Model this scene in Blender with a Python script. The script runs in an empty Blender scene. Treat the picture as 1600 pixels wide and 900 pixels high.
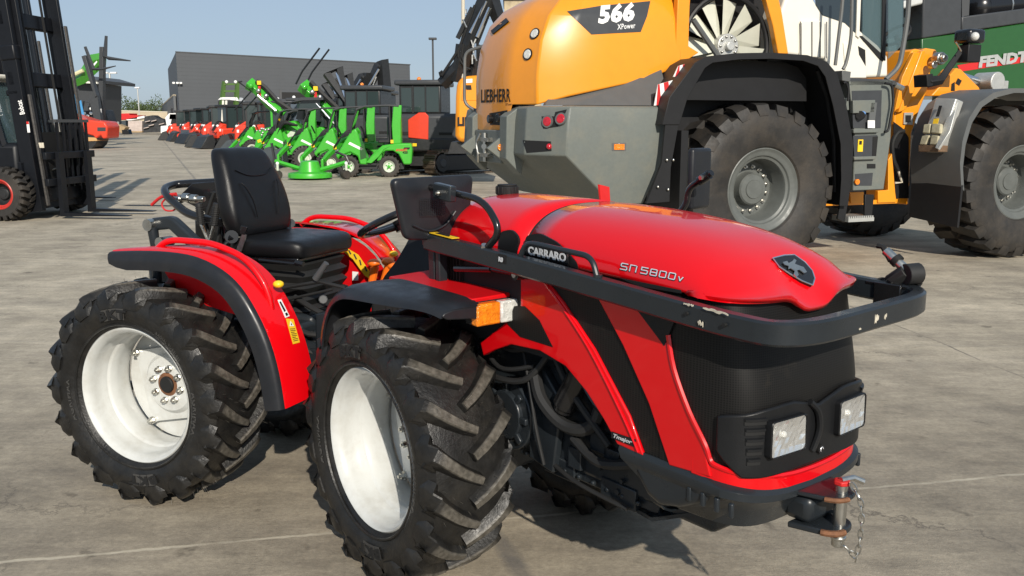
import bpy, bmesh, math, random
from mathutils import Vector, Matrix
R = math.radians
PI = math.pi
random.seed(7)
SC = bpy.context.scene

# ------------------------------------------------------------------ camera
FPX, PITCH, CAMH = 1420.0, 0.18, 1.576
cam_d = bpy.data.cameras.new('camera')
cam_d.sensor_width = 36.0
cam_d.lens = 36.0 * FPX / 1600.0
cam_d.clip_start = 0.05
cam_d.clip_end = 4000.0
cam_o = bpy.data.objects.new('camera', cam_d)
SC.collection.objects.link(cam_o)
cam_o.location = (0, 0, CAMH)
cam_o.rotation_euler = (PI / 2 - PITCH, 0, 0)
SC.camera = cam_o

# ------------------------------------------------------------------ light
SUN_EL = R(29.0)
SUN_AZ = math.atan2(0.235, -0.97)            # clockwise from +Y
to_sun = Vector((math.sin(SUN_AZ) * math.cos(SUN_EL), math.cos(SUN_AZ) * math.cos(SUN_EL), math.sin(SUN_EL)))
world = bpy.data.worlds.new("World")
SC.world = world
world.use_nodes = True
wn = world.node_tree
bg = wn.nodes['Background']
sky = wn.nodes.new('ShaderNodeTexSky')
sky.sky_type = 'NISHITA'
sky.sun_disc = False
sky.sun_elevation = SUN_EL
sky.sun_rotation = SUN_AZ
sky.altitude = 0
sky.air_density = 1.0
sky.dust_density = 0.6
sky.ozone_density = 2.0
tint = wn.nodes.new('ShaderNodeMix'); tint.data_type = 'RGBA'; tint.blend_type = 'MULTIPLY'; tint.inputs[0].default_value = 1.0
tint.inputs[7].default_value = (0.86, 0.92, 1.02, 1)
hsv = wn.nodes.new('ShaderNodeHueSaturation'); hsv.inputs['Saturation'].default_value = 0.62
wn.links.new(sky.outputs[0], hsv.inputs['Color']); wn.links.new(hsv.outputs[0], tint.inputs[6])
haze_mix = wn.nodes.new('ShaderNodeMix'); haze_mix.data_type = 'RGBA'; haze_mix.inputs[0].default_value = 0.55
haze_mix.inputs[7].default_value = (4.1, 5.5, 7.2, 1); wn.links.new(tint.outputs[2], haze_mix.inputs[6]); wn.links.new(haze_mix.outputs[2], bg.inputs[0])
bg.inputs[1].default_value = 0.088
sl = bpy.data.lights.new('sun', 'SUN')
sl.energy = 4.9
sl.angle = R(0.6)
sl.color = (1.0, 0.93, 0.82)
so = bpy.data.objects.new('sun', sl)
SC.collection.objects.link(so)
so.rotation_euler = to_sun.to_track_quat('Z', 'Y').to_euler()
SC.view_settings.view_transform = 'Standard'
SC.view_settings.look = 'None'
SC.view_settings.gamma = 1
SC.view_settings.use_curve_mapping = False
SC.view_settings.exposure = 0.0
SC.cycles.max_bounces = 6
SC.cycles.volume_bounces = 0

# ------------------------------------------------------------------ frames: a place on the ground with a heading
class Fr:
    """local axes: x forward, y left, z up"""
    def __init__(s, ox, oy, heading, oz=0.0):
        s.o = Vector((ox, oy, oz)); s.h = heading
        s.f = Vector((math.cos(heading), math.sin(heading), 0)); s.l = Vector((-math.sin(heading), math.cos(heading), 0))
    def ray(s, u, v):
        d = Vector(((u - 800) / FPX, math.cos(PITCH) - (v - 450) / FPX * math.sin(PITCH), -math.sin(PITCH) - (v - 450) / FPX * math.cos(PITCH)))
        c = Vector((0, 0, CAMH)) - s.o
        return Vector((c.dot(s.f), c.dot(s.l), c.z)), Vector((d.dot(s.f), d.dot(s.l), d.z))
    def at(s, ax, val, u, v):
        """survey: where the photo's point (u, v) meets the real plane ax = val of this frame"""
        o, d = s.ray(u, v); i = 'xyz'.index(ax)
        return o + d * ((val - o[i]) / d[i])
    def ats(s, ax, val, *pts):
        return [s.at(ax, val, *p) for p in pts]
    def ground(s, u, v):
        return s.at('z', 0.0, u, v)
G0 = Fr(0, 0, 0)

# ------------------------------------------------------------------ mesh builder
class MB:
    def __init__(s): s.v = []; s.f = []
    def add(s, vs, fs, M=None):
        n = len(s.v)
        for p in vs:
            p = Vector(p)
            s.v.append(tuple(M @ p) if M else tuple(p))
        for f in fs: s.f.append([i + n for i in f])
        return s
    def box(s, x0, x1, y0, y1, z0, z1, M=None):
        return s.add([(x, y, z) for x in (x0, x1) for y in (y0, y1) for z in (z0, z1)],
                     [(0, 1, 3, 2), (4, 6, 7, 5), (0, 4, 5, 1), (2, 3, 7, 6), (0, 2, 6, 4), (1, 5, 7, 3)], M)
    def prism(s, pts, off, M=None):
        """polygon pts (3d) pushed by off"""
        n = len(pts); off = Vector(off)
        a = [Vector(p) for p in pts]; b = [p + off for p in a]
        nr = Vector((0, 0, 0))
        for i in range(n): nr += a[i].cross(a[(i + 1) % n])
        fs = [tuple(range(n))[::-1], tuple(range(n, 2 * n))] + [(i, (i + 1) % n, n + (i + 1) % n, n + i) for i in range(n)]
        if nr.dot(off) < 0: fs = [f[::-1] for f in fs]
        return s.add(a + b, fs, M)
    def loft(s, rings, closed=True, caps=True, M=None):
        n = len(rings[0]); vs = [p for r in rings for p in r]; fs = []
        for k in range(len(rings) - 1):
            for i in range(n if closed else n - 1):
                j = (i + 1) % n
                fs.append((k * n + i, k * n + j, (k + 1) * n + j, (k + 1) * n + i))
        if caps and closed:
            fs.append(tuple(range(n))[::-1]); fs.append(tuple(range((len(rings) - 1) * n, len(rings) * n)))
        return s.add(vs, fs, M)
    def tube(s, pts, r, n=8, closed=False, M=None, flat=None):
        """round bar through pts; r a number or one per point; flat=(a,b) gives a rectangular section"""
        pts = [Vector(p) for p in pts]; m = len(pts)
        rs = r if isinstance(r, (list, tuple)) else [r] * m
        rings = []; up = None
        for i, p in enumerate(pts):
            if closed: t = pts[(i + 1) % m] - pts[i - 1]
            else: t = pts[min(i + 1, m - 1)] - pts[max(i - 1, 0)]
            t.normalize()
            if up is None:
                up = Vector((0, 0, 1)) if abs(t.z) < 0.9 else Vector((0, 1, 0))
            if flat: up = Vector(flat[2]) if len(flat) > 2 else Vector((0, 0, 1))
            a = t.cross(up); a.normalize(); b = a.cross(t); b.normalize(); up = b
            if flat:
                w, h = flat[0] / 2, flat[1] / 2; e = min(w, h) * 0.3
                rings.append([p + a * x + b * y for x, y in ((-w + e, -h), (w - e, -h), (w, -h + e), (w, h - e), (w - e, h), (-w + e, h), (-w, h - e), (-w, -h + e))])
            else:
                rings.append([p + (a * math.cos(2 * PI * k / n) + b * math.sin(2 * PI * k / n)) * rs[i] for k in range(n)])
        if closed: rings.append(rings[0])
        return s.loft(rings, caps=not closed, M=M)
    def lathe(s, prof, n=32, M=None, closed=False, a0=0, a1=2 * PI):
        """prof [(r, h)] spun round the local Y axis"""
        vs = []; full = abs(a1 - a0 - 2 * PI) < 1e-6; m = len(prof); nn = n if full else n + 1
        for k in range(nn):
            a = a0 + (a1 - a0) * k / n
            vs += [(r * math.cos(a), h, r * math.sin(a)) for r, h in prof]
        fs = []
        for k in range(n):
            k2 = (k + 1) % nn
            for i in range(m if closed else m - 1):
                j = (i + 1) % m
                fs.append((k * m + i, k * m + j, k2 * m + j, k2 * m + i))
        return s.add(vs, fs, M)
    def cyl(s, p, q, r, n=12, r2=None):
        return s.tube([p, q], [r, r if r2 is None else r2], n)
    def ball(s, c, r, n=10, sc=(1, 1, 1)):
        vs = []; fs = []
        for i in range(n + 1):
            t = PI * i / n
            for k in range(2 * n):
                a = PI * k / n
                vs.append((c[0] + r * sc[0] * math.sin(t) * math.cos(a), c[1] + r * sc[1] * math.sin(t) * math.sin(a), c[2] + r * sc[2] * math.cos(t)))
        for i in range(n):
            for k in range(2 * n):
                k2 = (k + 1) % (2 * n)
                fs.append((i * 2 * n + k, (i + 1) * 2 * n + k, (i + 1) * 2 * n + k2, i * 2 * n + k2))
        return s.add(vs, fs)

def fillet(pts, r, n=5, closed=False):
    """round the corners of a polyline"""
    pts = [Vector(p) for p in pts]; m = len(pts); out = []
    for i, p in enumerate(pts):
        if not closed and i in (0, m - 1): out.append(p); continue
        a = pts[i - 1]; b = pts[(i + 1) % m]
        rr = r[i] if isinstance(r, (list, tuple)) else r
        if rr <= 0: out.append(p); continue
        d1 = min(rr, (a - p).length * 0.49); d2 = min(rr, (b - p).length * 0.49)
        s = p + (a - p).normalized() * d1; e = p + (b - p).normalized() * d2
        for k in range(n + 1):
            t = k / n
            out.append(s * (1 - t) ** 2 + p * 2 * t * (1 - t) + e * t * t)
    return out

def smooth_line(pts, n=4, closed=False):
    """Catmull-Rom through the points"""
    pts = [Vector(p) for p in pts]; m = len(pts); out = []
    for i in range(m if closed else m - 1):
        if closed: p0, p1, p2, p3 = pts[i - 1], pts[i], pts[(i + 1) % m], pts[(i + 2) % m]
        else: p0, p1, p2, p3 = pts[max(i - 1, 0)], pts[i], pts[i + 1], pts[min(i + 2, m - 1)]
        for k in range(n):
            t = k / n
            out.append(0.5 * ((2 * p1) + (p2 - p0) * t + (2 * p0 - 5 * p1 + 4 * p2 - p3) * t * t + (3 * p1 - p0 - 3 * p2 + p3) * t ** 3))
    if not closed: out.append(pts[-1])
    return out

def obj(name, mb, mat, parent=None, bevel=0.0, seg=2, ang=35, sub=0, fix=False, smooth=True, solid=0.0, solid_off=-1):
    me = bpy.data.meshes.new(name)
    me.from_pydata(mb.v, [], mb.f)
    if fix or True:
        bm = bmesh.new(); bm.from_mesh(me)
        bmesh.ops.remove_doubles(bm, verts=bm.verts, dist=1e-5)
        bmesh.ops.recalc_face_normals(bm, faces=bm.faces)
        bm.to_mesh(me); bm.free()
    me.validate()
    if smooth:
        me.polygons.foreach_set('use_smooth', [True] * len(me.polygons))
        if not sub: me.set_sharp_from_angle(angle=R(ang))
    mats = mat if isinstance(mat, (list, tuple)) else [mat]
    for m in mats: me.materials.append(m)
    o = bpy.data.objects.new(name, me)
    SC.collection.objects.link(o)
    if parent: o.parent = parent
    if solid:
        md = o.modifiers.new('solid', 'SOLIDIFY'); md.thickness = solid; md.offset = solid_off
    if sub:
        md = o.modifiers.new('sub', 'SUBSURF'); md.levels = sub; md.render_levels = sub
    if bevel:
        md = o.modifiers.new('bev', 'BEVEL'); md.width = bevel; md.segments = seg; md.limit_method = 'ANGLE'; md.angle_limit = R(ang)
        md.harden_normals = False
    return o

def thing(name, label, cat, fr=None, group=None, loc=None, rz=0):
    o = bpy.data.objects.new(name, None)
    o.empty_display_size = 0.2
    SC.collection.objects.link(o)
    if fr is not None: o.location = fr.o; o.rotation_euler = (0, 0, fr.h)
    elif loc is not None: o.location = loc; o.rotation_euler = (0, 0, rz)
    o['label'] = label; o['category'] = cat
    if group: o['group'] = group
    return o

def tag(o, label=None, cat=None, group=None, kind=None):
    if label: o['label'] = label
    if cat: o['category'] = cat
    if group: o['group'] = group
    if kind: o['kind'] = kind
    return o

def part(name, parent, M=None):
    """a part that is only a joint for its own pieces"""
    o = bpy.data.objects.new(name, None); SC.collection.objects.link(o); o.parent = parent
    if M is not None: o.matrix_local = M
    return o

def dup(root, label=None, group=None, fr=None, loc=None, rz=None):
    def cp(o, par):
        c = o.copy(); SC.collection.objects.link(c); c.parent = par
        for ch in list(o.children): cp(ch, c)
        return c
    r = cp(root, root.parent)
    if label: r['label'] = label
    if group: r['group'] = group
    if fr is not None: r.location = fr.o; r.rotation_euler = (0, 0, fr.h)
    if loc is not None: r.location = loc
    if rz is not None: r.rotation_euler = (0, 0, rz)
    return r

def text_mb(txt, height, depth=0.002, bold=0.0, shear=0.0, spacing=1.0, xs=1.0, res=3):
    """lettering lying in the XY plane, left-bottom at the origin, raised by depth; returns MB and width"""
    c = bpy.data.curves.new('t', 'FONT'); c.body = txt; c.size = 1.0; c.offset = bold; c.shear = shear; c.space_character = spacing
    c.extrude = 0.0; c.resolution_u = res
    o = bpy.data.objects.new('t', c); SC.collection.objects.link(o)
    bpy.context.view_layer.update()
    me = o.to_mesh()
    k = height / 0.7
    vs = [Vector((v.co.x * k * xs, v.co.y * k, 0)) for v in me.vertices]; fs = [list(p.vertices) for p in me.polygons]
    o.to_mesh_clear(); bpy.data.objects.remove(o); bpy.data.curves.remove(c)
    mb = MB(); n = len(vs)
    x0 = min(v.x for v in vs); w = max(v.x for v in vs) - x0
    for v in vs: v.x -= x0
    ec = {}
    for f in fs:
        for i in range(len(f)):
            e = (f[i], f[(i + 1) % len(f)]); ec[e] = 1
    side = [e for e in ec if (e[1], e[0]) not in ec]
    mb.add([v + Vector((0, 0, depth)) for v in vs] + vs, [f for f in fs] + [(e[0] , e[0] + n, e[1] + n, e[1]) for e in side])
    return mb, w

def plate(mb, o, xd, yd, off=0.0):
    """move a flat XY builder to origin o with directions xd, yd"""
    x = Vector(xd).normalized(); z = x.cross(Vector(yd)).normalized(); y = z.cross(x)
    o = Vector(o) + z * off
    out = MB(); out.v = [tuple(o + x * p[0] + y * p[1] + z * p[2]) for p in mb.v]; out.f = [list(f) for f in mb.f]
    return out

def write(name, txt, o, xd, yd, height, mat, parent, bold=0.0, shear=0.0, xs=1.0, width=None, off=0.0015, depth=0.001, spacing=1.0, curve=None):
    mb, w = text_mb(txt, height, depth, bold, shear, spacing, xs)
    if width:
        k = width / w
        mb.v = [(p[0] * k, p[1], p[2]) for p in mb.v]
    mb = plate(mb, o, xd, yd, off)
    if curve: mb.v = [tuple(curve(Vector(p))) for p in mb.v]
    return obj(name, mb, mat, parent, smooth=False)

# ------------------------------------------------------------------ materials
def mat(name, col, rough=0.5, metal=0.0, coat=0.0, var=0.0, vs=8.0, bump=0.0, bs=60.0, dirt=None, da=0.5, ds=6.0, rvar=0.0, trans=0.0, emit=None, es=1.0, alpha=1.0, spec=0.5, ior=1.45):
    m = bpy.data.materials.new(name); m.use_nodes = True
    nt = m.node_tree; b = nt.nodes['Principled BSDF']; L = nt.links.new
    c = (*col, 1.0)
    b.inputs['Base Color'].default_value = c
    b.inputs['Roughness'].default_value = rough
    b.inputs['Metallic'].default_value = metal
    b.inputs['Coat Weight'].default_value = coat
    b.inputs['Coat Roughness'].default_value = 0.04
    b.inputs['Specular IOR Level'].default_value = spec
    b.inputs['IOR'].default_value = ior
    b.inputs['Transmission Weight'].default_value = trans
    b.inputs['Alpha'].default_value = alpha
    if emit: b.inputs['Emission Color'].default_value = (*emit, 1); b.inputs['Emission Strength'].default_value = es
    tc = nt.nodes.new('ShaderNodeTexCoord')
    def noise(scale, detail=5, rgh=0.6):
        n = nt.nodes.new('ShaderNodeTexNoise'); n.inputs['Scale'].default_value = scale; n.inputs['Detail'].default_value = detail; n.inputs['Roughness'].default_value = rgh
        L(tc.outputs['Object'], n.inputs['Vector']); return n
    src = None
    if var:
        n = noise(vs); r = nt.nodes.new('ShaderNodeValToRGB')
        r.color_ramp.elements[0].position = 0.3; r.color_ramp.elements[1].position = 0.7
        r.color_ramp.elements[0].color = tuple(x * (1 - var) for x in col) + (1,)
        r.color_ramp.elements[1].color = tuple(min(1, x * (1 + var)) for x in col) + (1,)
        L(n.outputs['Fac'], r.inputs['Fac']); L(r.outputs['Color'], b.inputs['Base Color']); src = r.outputs['Color']
    if dirt:
        n = noise(ds, 8, 0.7); r = nt.nodes.new('ShaderNodeValToRGB')
        r.color_ramp.elements[0].position = 0.45; r.color_ramp.elements[1].position = 0.75
        r.color_ramp.elements[0].color = (0, 0, 0, 1); r.color_ramp.elements[1].color = (da, da, da, 1)
        L(n.outputs['Fac'], r.inputs['Fac'])
        mx = nt.nodes.new('ShaderNodeMix'); mx.data_type = 'RGBA'
        L(r.outputs['Color'], mx.inputs[0])
        if src: L(src, mx.inputs[6])
        else: mx.inputs[6].default_value = c
        mx.inputs[7].default_value = (*dirt, 1)
        L(mx.outputs[2], b.inputs['Base Color'])
    if rvar:
        n = noise(vs * 1.7 + 3, 6); mr = nt.nodes.new('ShaderNodeMapRange')
        mr.inputs['From Min'].default_value = 0.3; mr.inputs['From Max'].default_value = 0.7
        mr.inputs['To Min'].default_value = max(0, rough - rvar); mr.inputs['To Max'].default_value = min(1, rough + rvar)
        L(n.outputs['Fac'], mr.inputs['Value']); L(mr.outputs['Result'], b.inputs['Roughness'])
    if bump:
        n = noise(bs, 4); bp = nt.nodes.new('ShaderNodeBump'); bp.inputs['Strength'].default_value = bump; bp.inputs['Distance'].default_value = 0.01
        L(n.outputs['Fac'], bp.inputs['Height']); L(bp.outputs['Normal'], b.inputs['Normal'])
    return m

def mesh_mat(name, col, hole, pitch, rough=0.5):
    """punched sheet: rows of small round holes"""
    m = bpy.data.materials.new(name); m.use_nodes = True
    nt = m.node_tree; b = nt.nodes['Principled BSDF']; L = nt.links.new
    tc = nt.nodes.new('ShaderNodeTexCoord'); mp = nt.nodes.new('ShaderNodeMapping'); L(tc.outputs['Object'], mp.inputs['Vector'])
    k = 2 * PI / pitch
    ws = []
    for d in ((0.55, 0.83, 1.0), (0.55, 0.83, -1.0)):
        w = nt.nodes.new('ShaderNodeVectorMath'); w.operation = 'DOT_PRODUCT'; w.inputs[1].default_value = tuple(x * k * 0.7 for x in d); L(mp.outputs['Vector'], w.inputs[0])
        s = nt.nodes.new('ShaderNodeMath'); s.operation = 'SINE'; L(w.outputs['Value'], s.inputs[0]); ws.append(s)
    p = nt.nodes.new('ShaderNodeMath'); p.operation = 'MULTIPLY'; L(ws[0].outputs[0], p.inputs[0]); L(ws[1].outputs[0], p.inputs[1])
    r = nt.nodes.new('ShaderNodeValToRGB'); r.color_ramp.elements[0].position = 0.05; r.color_ramp.elements[1].position = 0.4
    r.color_ramp.elements[0].color = (*col, 1); r.color_ramp.elements[1].color = (*hole, 1)
    L(p.outputs[0], r.inputs['Fac'])
    n = nt.nodes.new('ShaderNodeTexNoise'); n.inputs['Scale'].default_value = 5; n.inputs['Detail'].default_value = 8; n.inputs['Roughness'].default_value = 0.75; L(tc.outputs['Object'], n.inputs['Vector'])
    r2 = nt.nodes.new('ShaderNodeValToRGB'); r2.color_ramp.elements[0].position = 0.55; r2.color_ramp.elements[1].position = 0.85
    r2.color_ramp.elements[0].color = (0, 0, 0, 1); r2.color_ramp.elements[1].color = (.22, .22, .22, 1); L(n.outputs['Fac'], r2.inputs['Fac'])
    mx = nt.nodes.new('ShaderNodeMix'); mx.data_type = 'RGBA'; L(r2.outputs['Color'], mx.inputs[0]); L(r.outputs['Color'], mx.inputs[6]); mx.inputs[7].default_value = (.16, .13, .09, 1)
    L(mx.outputs[2], b.inputs['Base Color'])
    b.inputs['Roughness'].default_value = rough; b.inputs['Specular IOR Level'].default_value = 0.22
    return m

DUST = (0.26, 0.22, 0.17)
M = {}
M['red'] = mat('red_paint', (0.66, 0.0015, 0.0050), 0.30, coat=0.75, spec=0.22)
M['redmatte'] = mat('red_enamel', (0.56, 0.004, 0.007), 0.45, coat=0.15, var=0.06, spec=0.25)
M['dgrey'] = mat('dark_grey_enamel', (0.017, 0.021, 0.025), 0.32, coat=0.15, var=0.12, rvar=0.1, spec=0.4)
M['plastic'] = mat('black_plastic', (0.009, 0.0095, 0.0105), 0.42, spec=0.35, var=0.15, rvar=0.1, bump=0.08, bs=250)
M['fender'] = mat('fender_plastic', (0.014, 0.0155, 0.019), 0.36, spec=0.4, var=0.1, rvar=0.1, dirt=DUST, da=0.03, ds=9)
M['seat'] = mat('seat_vinyl', (0.006, 0.006, 0.0068), 0.36, spec=0.4, var=0.15, rvar=0.08, bump=0.12, bs=300)
M['rubberpart'] = mat('rubber', (0.016, 0.016, 0.016), 0.6, var=0.2)
M['tyre'] = mat('tyre_rubber', (0.017, 0.016, 0.0155), 0.50, var=0.25, vs=14, rvar=0.12, bump=0.15, bs=90, dirt=(0.10, 0.085, 0.065), da=0.35, ds=10)
M['lug'] = mat('lug_rubber', (0.022, 0.021, 0.020), 0.5, var=0.3, vs=25, rvar=0.15, bump=0.35, bs=60, dirt=(0.17, 0.145, 0.11), da=0.55, ds=14)
M['lugtop'] = mat('lug_top', (0.085, 0.076, 0.06), 0.85, var=0.35, vs=40, bump=0.6, bs=120)
M['white'] = mat('white_enamel', (0.56, 0.57, 0.55), 0.30, coat=0.4, var=0.02, dirt=(0.30, 0.27, 0.21), da=0.5, ds=7)
M['steel'] = mat('zinc_steel', (0.55, 0.54, 0.50), 0.32, metal=1, var=0.15, rvar=0.1)
M['chrome'] = mat('chrome', (0.75, 0.76, 0.78), 0.12, metal=1)
M['rust'] = mat('rust', (0.17, 0.075, 0.035), 0.8, var=0.35, vs=40, bump=0.3)
M['worn'] = mat('worn_paint', (0.55, 0.50, 0.40), 0.7, var=0.3, vs=60)
M['yellow'] = mat('yellow_plastic', (0.85, 0.55, 0.02), 0.35, coat=0.3)
M['amber'] = mat('amber_lens', (0.95, 0.22, 0.01), 0.12, coat=0.8, var=0.35, vs=60, bump=0.5, bs=160)
M['clearlens'] = mat('clear_lens', (0.62, 0.62, 0.58), 0.10, coat=0.9, var=0.25, vs=50, bump=0.5, bs=160)
M['glass'] = mat('glass', (0.02, 0.02, 0.02), 0.03, alpha=0.07, spec=0.8)
M['reflector'] = mat('reflector', (0.92, 0.92, 0.90), 0.16, metal=0.75)
M['orangeknob'] = mat('orange_plastic', (0.85, 0.16, 0.01), 0.4, coat=0.3)
M['green'] = mat('light_green_paint', (0.05, 0.40, 0.028), 0.35, coat=0.5, var=0.05)
M['greencap'] = mat('green_cap', (0.02, 0.30, 0.06), 0.4)
M['silverletter'] = mat('silver_letter', (0.75, 0.77, 0.8), 0.3, metal=0.4)
M['black'] = mat('black_matte', (0.008, 0.008, 0.008), 0.7)
M['blackgloss'] = mat('black_gloss', (0.008, 0.008, 0.009), 0.25, coat=0.4)
M['grille'] = mesh_mat('punched_grille', (0.0115, 0.011, 0.0105), (0.003, 0.003, 0.003), 0.0085, 0.45)
M['ptower'] = mat('grey_plastic', (0.06, 0.062, 0.065), 0.5)
M['label'] = mat('yellow_label', (0.80, 0.50, 0.02), 0.5)
M['whiteletter'] = mat('white_letter', (0.8, 0.8, 0.78), 0.5)
M['redletter'] = mat('red_letter', (0.55, 0.02, 0.02), 0.5)

M['lorange'] = mat('machine_yellow', (0.80, 0.29, 0.012), 0.33, coat=0.5, var=0.03)
M['lgrey'] = mat('machine_grey', (0.135, 0.148, 0.135), 0.50, var=0.05, vs=30, rvar=0.08, dirt=(0.30, 0.25, 0.16), da=0.22, ds=4)
M['fgrey'] = mat('mudguard_grey', (0.10, 0.105, 0.105), 0.45, var=0.06, dirt=(0.2, 0.17, 0.13), da=0.15, ds=3)
M['ablack'] = mat('matt_black_sheet', (0.014, 0.014, 0.015), 0.5, var=0.1, spec=.35)
M['cream'] = mat('cream_white_paint', (0.74, 0.71, 0.62), 0.35, coat=0.3, var=0.02)
M['rimgrey'] = mat('rim_grey', (0.105, 0.112, 0.105), 0.42, var=0.1, rvar=0.1)
M['bigtyre'] = mat('loader_tyre_rubber', (0.024, 0.022, 0.020), 0.60, var=0.3, vs=5, rvar=0.1, bump=0.2, bs=40, dirt=(0.10, 0.078, 0.055), da=0.42, ds=3)
M['dglass'] = mat('dark_glass', (0.02, 0.028, 0.032), 0.05, coat=0.6, spec=0.9)
M['tglass'] = mat('tinted_glass', (0.10, 0.16, 0.17), 0.03, alpha=0.45, spec=0.9, coat=.5)
M['alu'] = mat('aluminium', (0.55, 0.55, 0.52), 0.42, metal=.55, var=0.12, bump=0.3, bs=80)
M['redlens'] = mat('red_lens', (0.45, 0.01, 0.02), 0.12, coat=0.8, var=0.3, vs=50)
M['fan'] = mat('fan_plastic', (0.62, 0.62, 0.52), 0.45, var=0.05)
M['dkgreen'] = mat('dark_green_paint', (0.018, 0.085, 0.018), 0.3, coat=0.5, var=0.05)
M['orangered'] = mat('orange_red_paint', (0.66, 0.05, 0.02), 0.38, coat=0.3, var=0.05)
M['bucket'] = mat('bucket_grey', (0.05, 0.062, 0.07), 0.45, var=0.15, vs=4, rvar=0.1)
M['machblack'] = mat('machine_black', (0.020, 0.021, 0.022), 0.42, var=0.15, rvar=0.1)
M['charcoal'] = mat('charcoal_paint', (0.045, 0.048, 0.052), 0.42, var=0.1)
# ================================================================== ground and roads
def ground_mat():
    m = bpy.data.materials.new('brushed_concrete'); m.use_nodes = True
    nt = m.node_tree; b = nt.nodes['Principled BSDF']; L = nt.links.new; N = nt.nodes.new
    tc = N('ShaderNodeTexCoord')
    def noise(scale, det=6, rg=0.6, sc=(1, 1, 1), rot=0.0):
        mp = N('ShaderNodeMapping'); mp.inputs['Scale'].default_value = sc; mp.inputs['Rotation'].default_value = (0, 0, rot)
        L(tc.outputs['Object'], mp.inputs['Vector'])
        n = N('ShaderNodeTexNoise'); n.inputs['Scale'].default_value = scale; n.inputs['Detail'].default_value = det; n.inputs['Roughness'].default_value = rg
        L(mp.outputs['Vector'], n.inputs['Vector']); return n.outputs['Fac']
    def ramp(fac, p0, c0, p1, c1):
        r = N('ShaderNodeValToRGB'); r.color_ramp.elements[0].position = p0; r.color_ramp.elements[1].position = p1
        r.color_ramp.elements[0].color = (*c0, 1); r.color_ramp.elements[1].color = (*c1, 1); L(fac, r.inputs['Fac']); return r.outputs['Color']
    def mix(f, a, c, mode='MIX'):
        x = N('ShaderNodeMix'); x.data_type = 'RGBA'; x.blend_type = mode
        if hasattr(f, 'links'): L(f, x.inputs[0])
        else: x.inputs[0].default_value = f
        for s, i in ((a, 6), (c, 7)):
            if hasattr(s, 'links'): L(s, x.inputs[i])
            else: x.inputs[i].default_value = (*s, 1)
        return x.outputs[2]
    def math_(op, a, c=None, cl=False):
        x = N('ShaderNodeMath'); x.operation = op; x.use_clamp = cl
        for s, i in ((a, 0), (c, 1)):
            if s is None: continue
            if hasattr(s, 'links'): L(s, x.inputs[i])
            else: x.inputs[i].default_value = s
        return x.outputs[0]
    base = ramp(noise(0.40, 7, 0.7), 0.34, (0.300, 0.272, 0.228), 0.66, (0.490, 0.450, 0.385))
    mott = ramp(noise(2.3, 10, 0.78), 0.34, (0.70, 0.70, 0.70), 0.62, (1.12, 1.12, 1.11))
    c = mix(1.0, base, mott, 'MULTIPLY')
    # broom marks and long tyre scuffs
    st = ramp(noise(1.0, 9, 0.78, (3.0, 11, 1), R(-10)), 0.34, (0.76, 0.76, 0.77), 0.62, (1.10, 1.10, 1.09))
    c = mix(0.6, c, st, 'MULTIPLY')
    st2 = ramp(noise(1.0, 9, 0.8, (0.6, 2.6, 1), R(24)), 0.42, (0.74, 0.74, 0.75), 0.56, (1.05, 1.05, 1.04))
    c = mix(0.75, c, st2, 'MULTIPLY')
    fine = ramp(noise(38, 8, 0.85), 0.32, (0.70, 0.70, 0.70), 0.68, (1.25, 1.25, 1.25))
    c = mix(0.85, c, fine, 'MULTIPLY')
    # oil spots and dark scuffs, pale chalky scratches
    oil = ramp(noise(5.5, 4, 0.5), 0.66, (1, 1, 1), 0.72, (0.40, 0.39, 0.38))
    c = mix(0.7, c, oil, 'MULTIPLY')
    sc = ramp(noise(1.0, 10, 0.85, (1.2, 7, 1), R(55)), 0.62, (1, 1, 1), 0.70, (0.62, 0.61, 0.60))
    c = mix(0.8, c, sc, 'MULTIPLY')
    pale = ramp(noise(1.0, 10, 0.85, (2, 9, 1), R(-35)), 0.64, (0, 0, 0), 0.74, (0.75, 0.75, 0.75))
    c = mix(pale, c, (0.56, 0.52, 0.45))
    vor = N('ShaderNodeTexVoronoi'); vor.feature = 'DISTANCE_TO_EDGE'; vor.inputs['Scale'].default_value = 0.42
    wv = N('ShaderNodeTexNoise'); wv.inputs['Scale'].default_value = 1.6; wv.inputs['Detail'].default_value = 8; wv.inputs['Roughness'].default_value = 0.7; L(tc.outputs['Object'], wv.inputs['Vector'])
    vs_ = N('ShaderNodeVectorMath'); vs_.operation = 'SCALE'; vs_.inputs['Scale'].default_value = 0.9; L(wv.outputs['Color'], vs_.inputs[0])
    va = N('ShaderNodeVectorMath'); va.operation = 'ADD'; L(tc.outputs['Object'], va.inputs[0]); L(vs_.outputs[0], va.inputs[1]); L(va.outputs[0], vor.inputs['Vector'])
    crack = ramp(vor.outputs['Distance'], 0.0, (0.75, 0.75, 0.75), 0.006, (0, 0, 0))
    crack = mix(1.0, crack, ramp(noise(0.9, 3, 0.5), 0.5, (0, 0, 0), 0.62, (1, 1, 1)), 'MULTIPLY')
    c = mix(crack, c, (0.10, 0.09, 0.08))
    # the concrete is darker under the tractor, paler in the yard beyond it
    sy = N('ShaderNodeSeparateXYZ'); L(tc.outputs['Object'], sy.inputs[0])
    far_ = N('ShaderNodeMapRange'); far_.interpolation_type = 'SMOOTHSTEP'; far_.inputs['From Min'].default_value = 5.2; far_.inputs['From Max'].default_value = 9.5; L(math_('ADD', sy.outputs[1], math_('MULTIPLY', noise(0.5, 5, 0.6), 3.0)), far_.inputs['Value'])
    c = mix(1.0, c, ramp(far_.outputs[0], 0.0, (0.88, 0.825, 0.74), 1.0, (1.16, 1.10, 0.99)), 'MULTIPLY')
    # saw cuts between the slabs: straight lines found from the photograph
    sep = N('ShaderNodeSeparateXYZ'); L(tc.outputs['Object'], sep.inputs[0])
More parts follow.
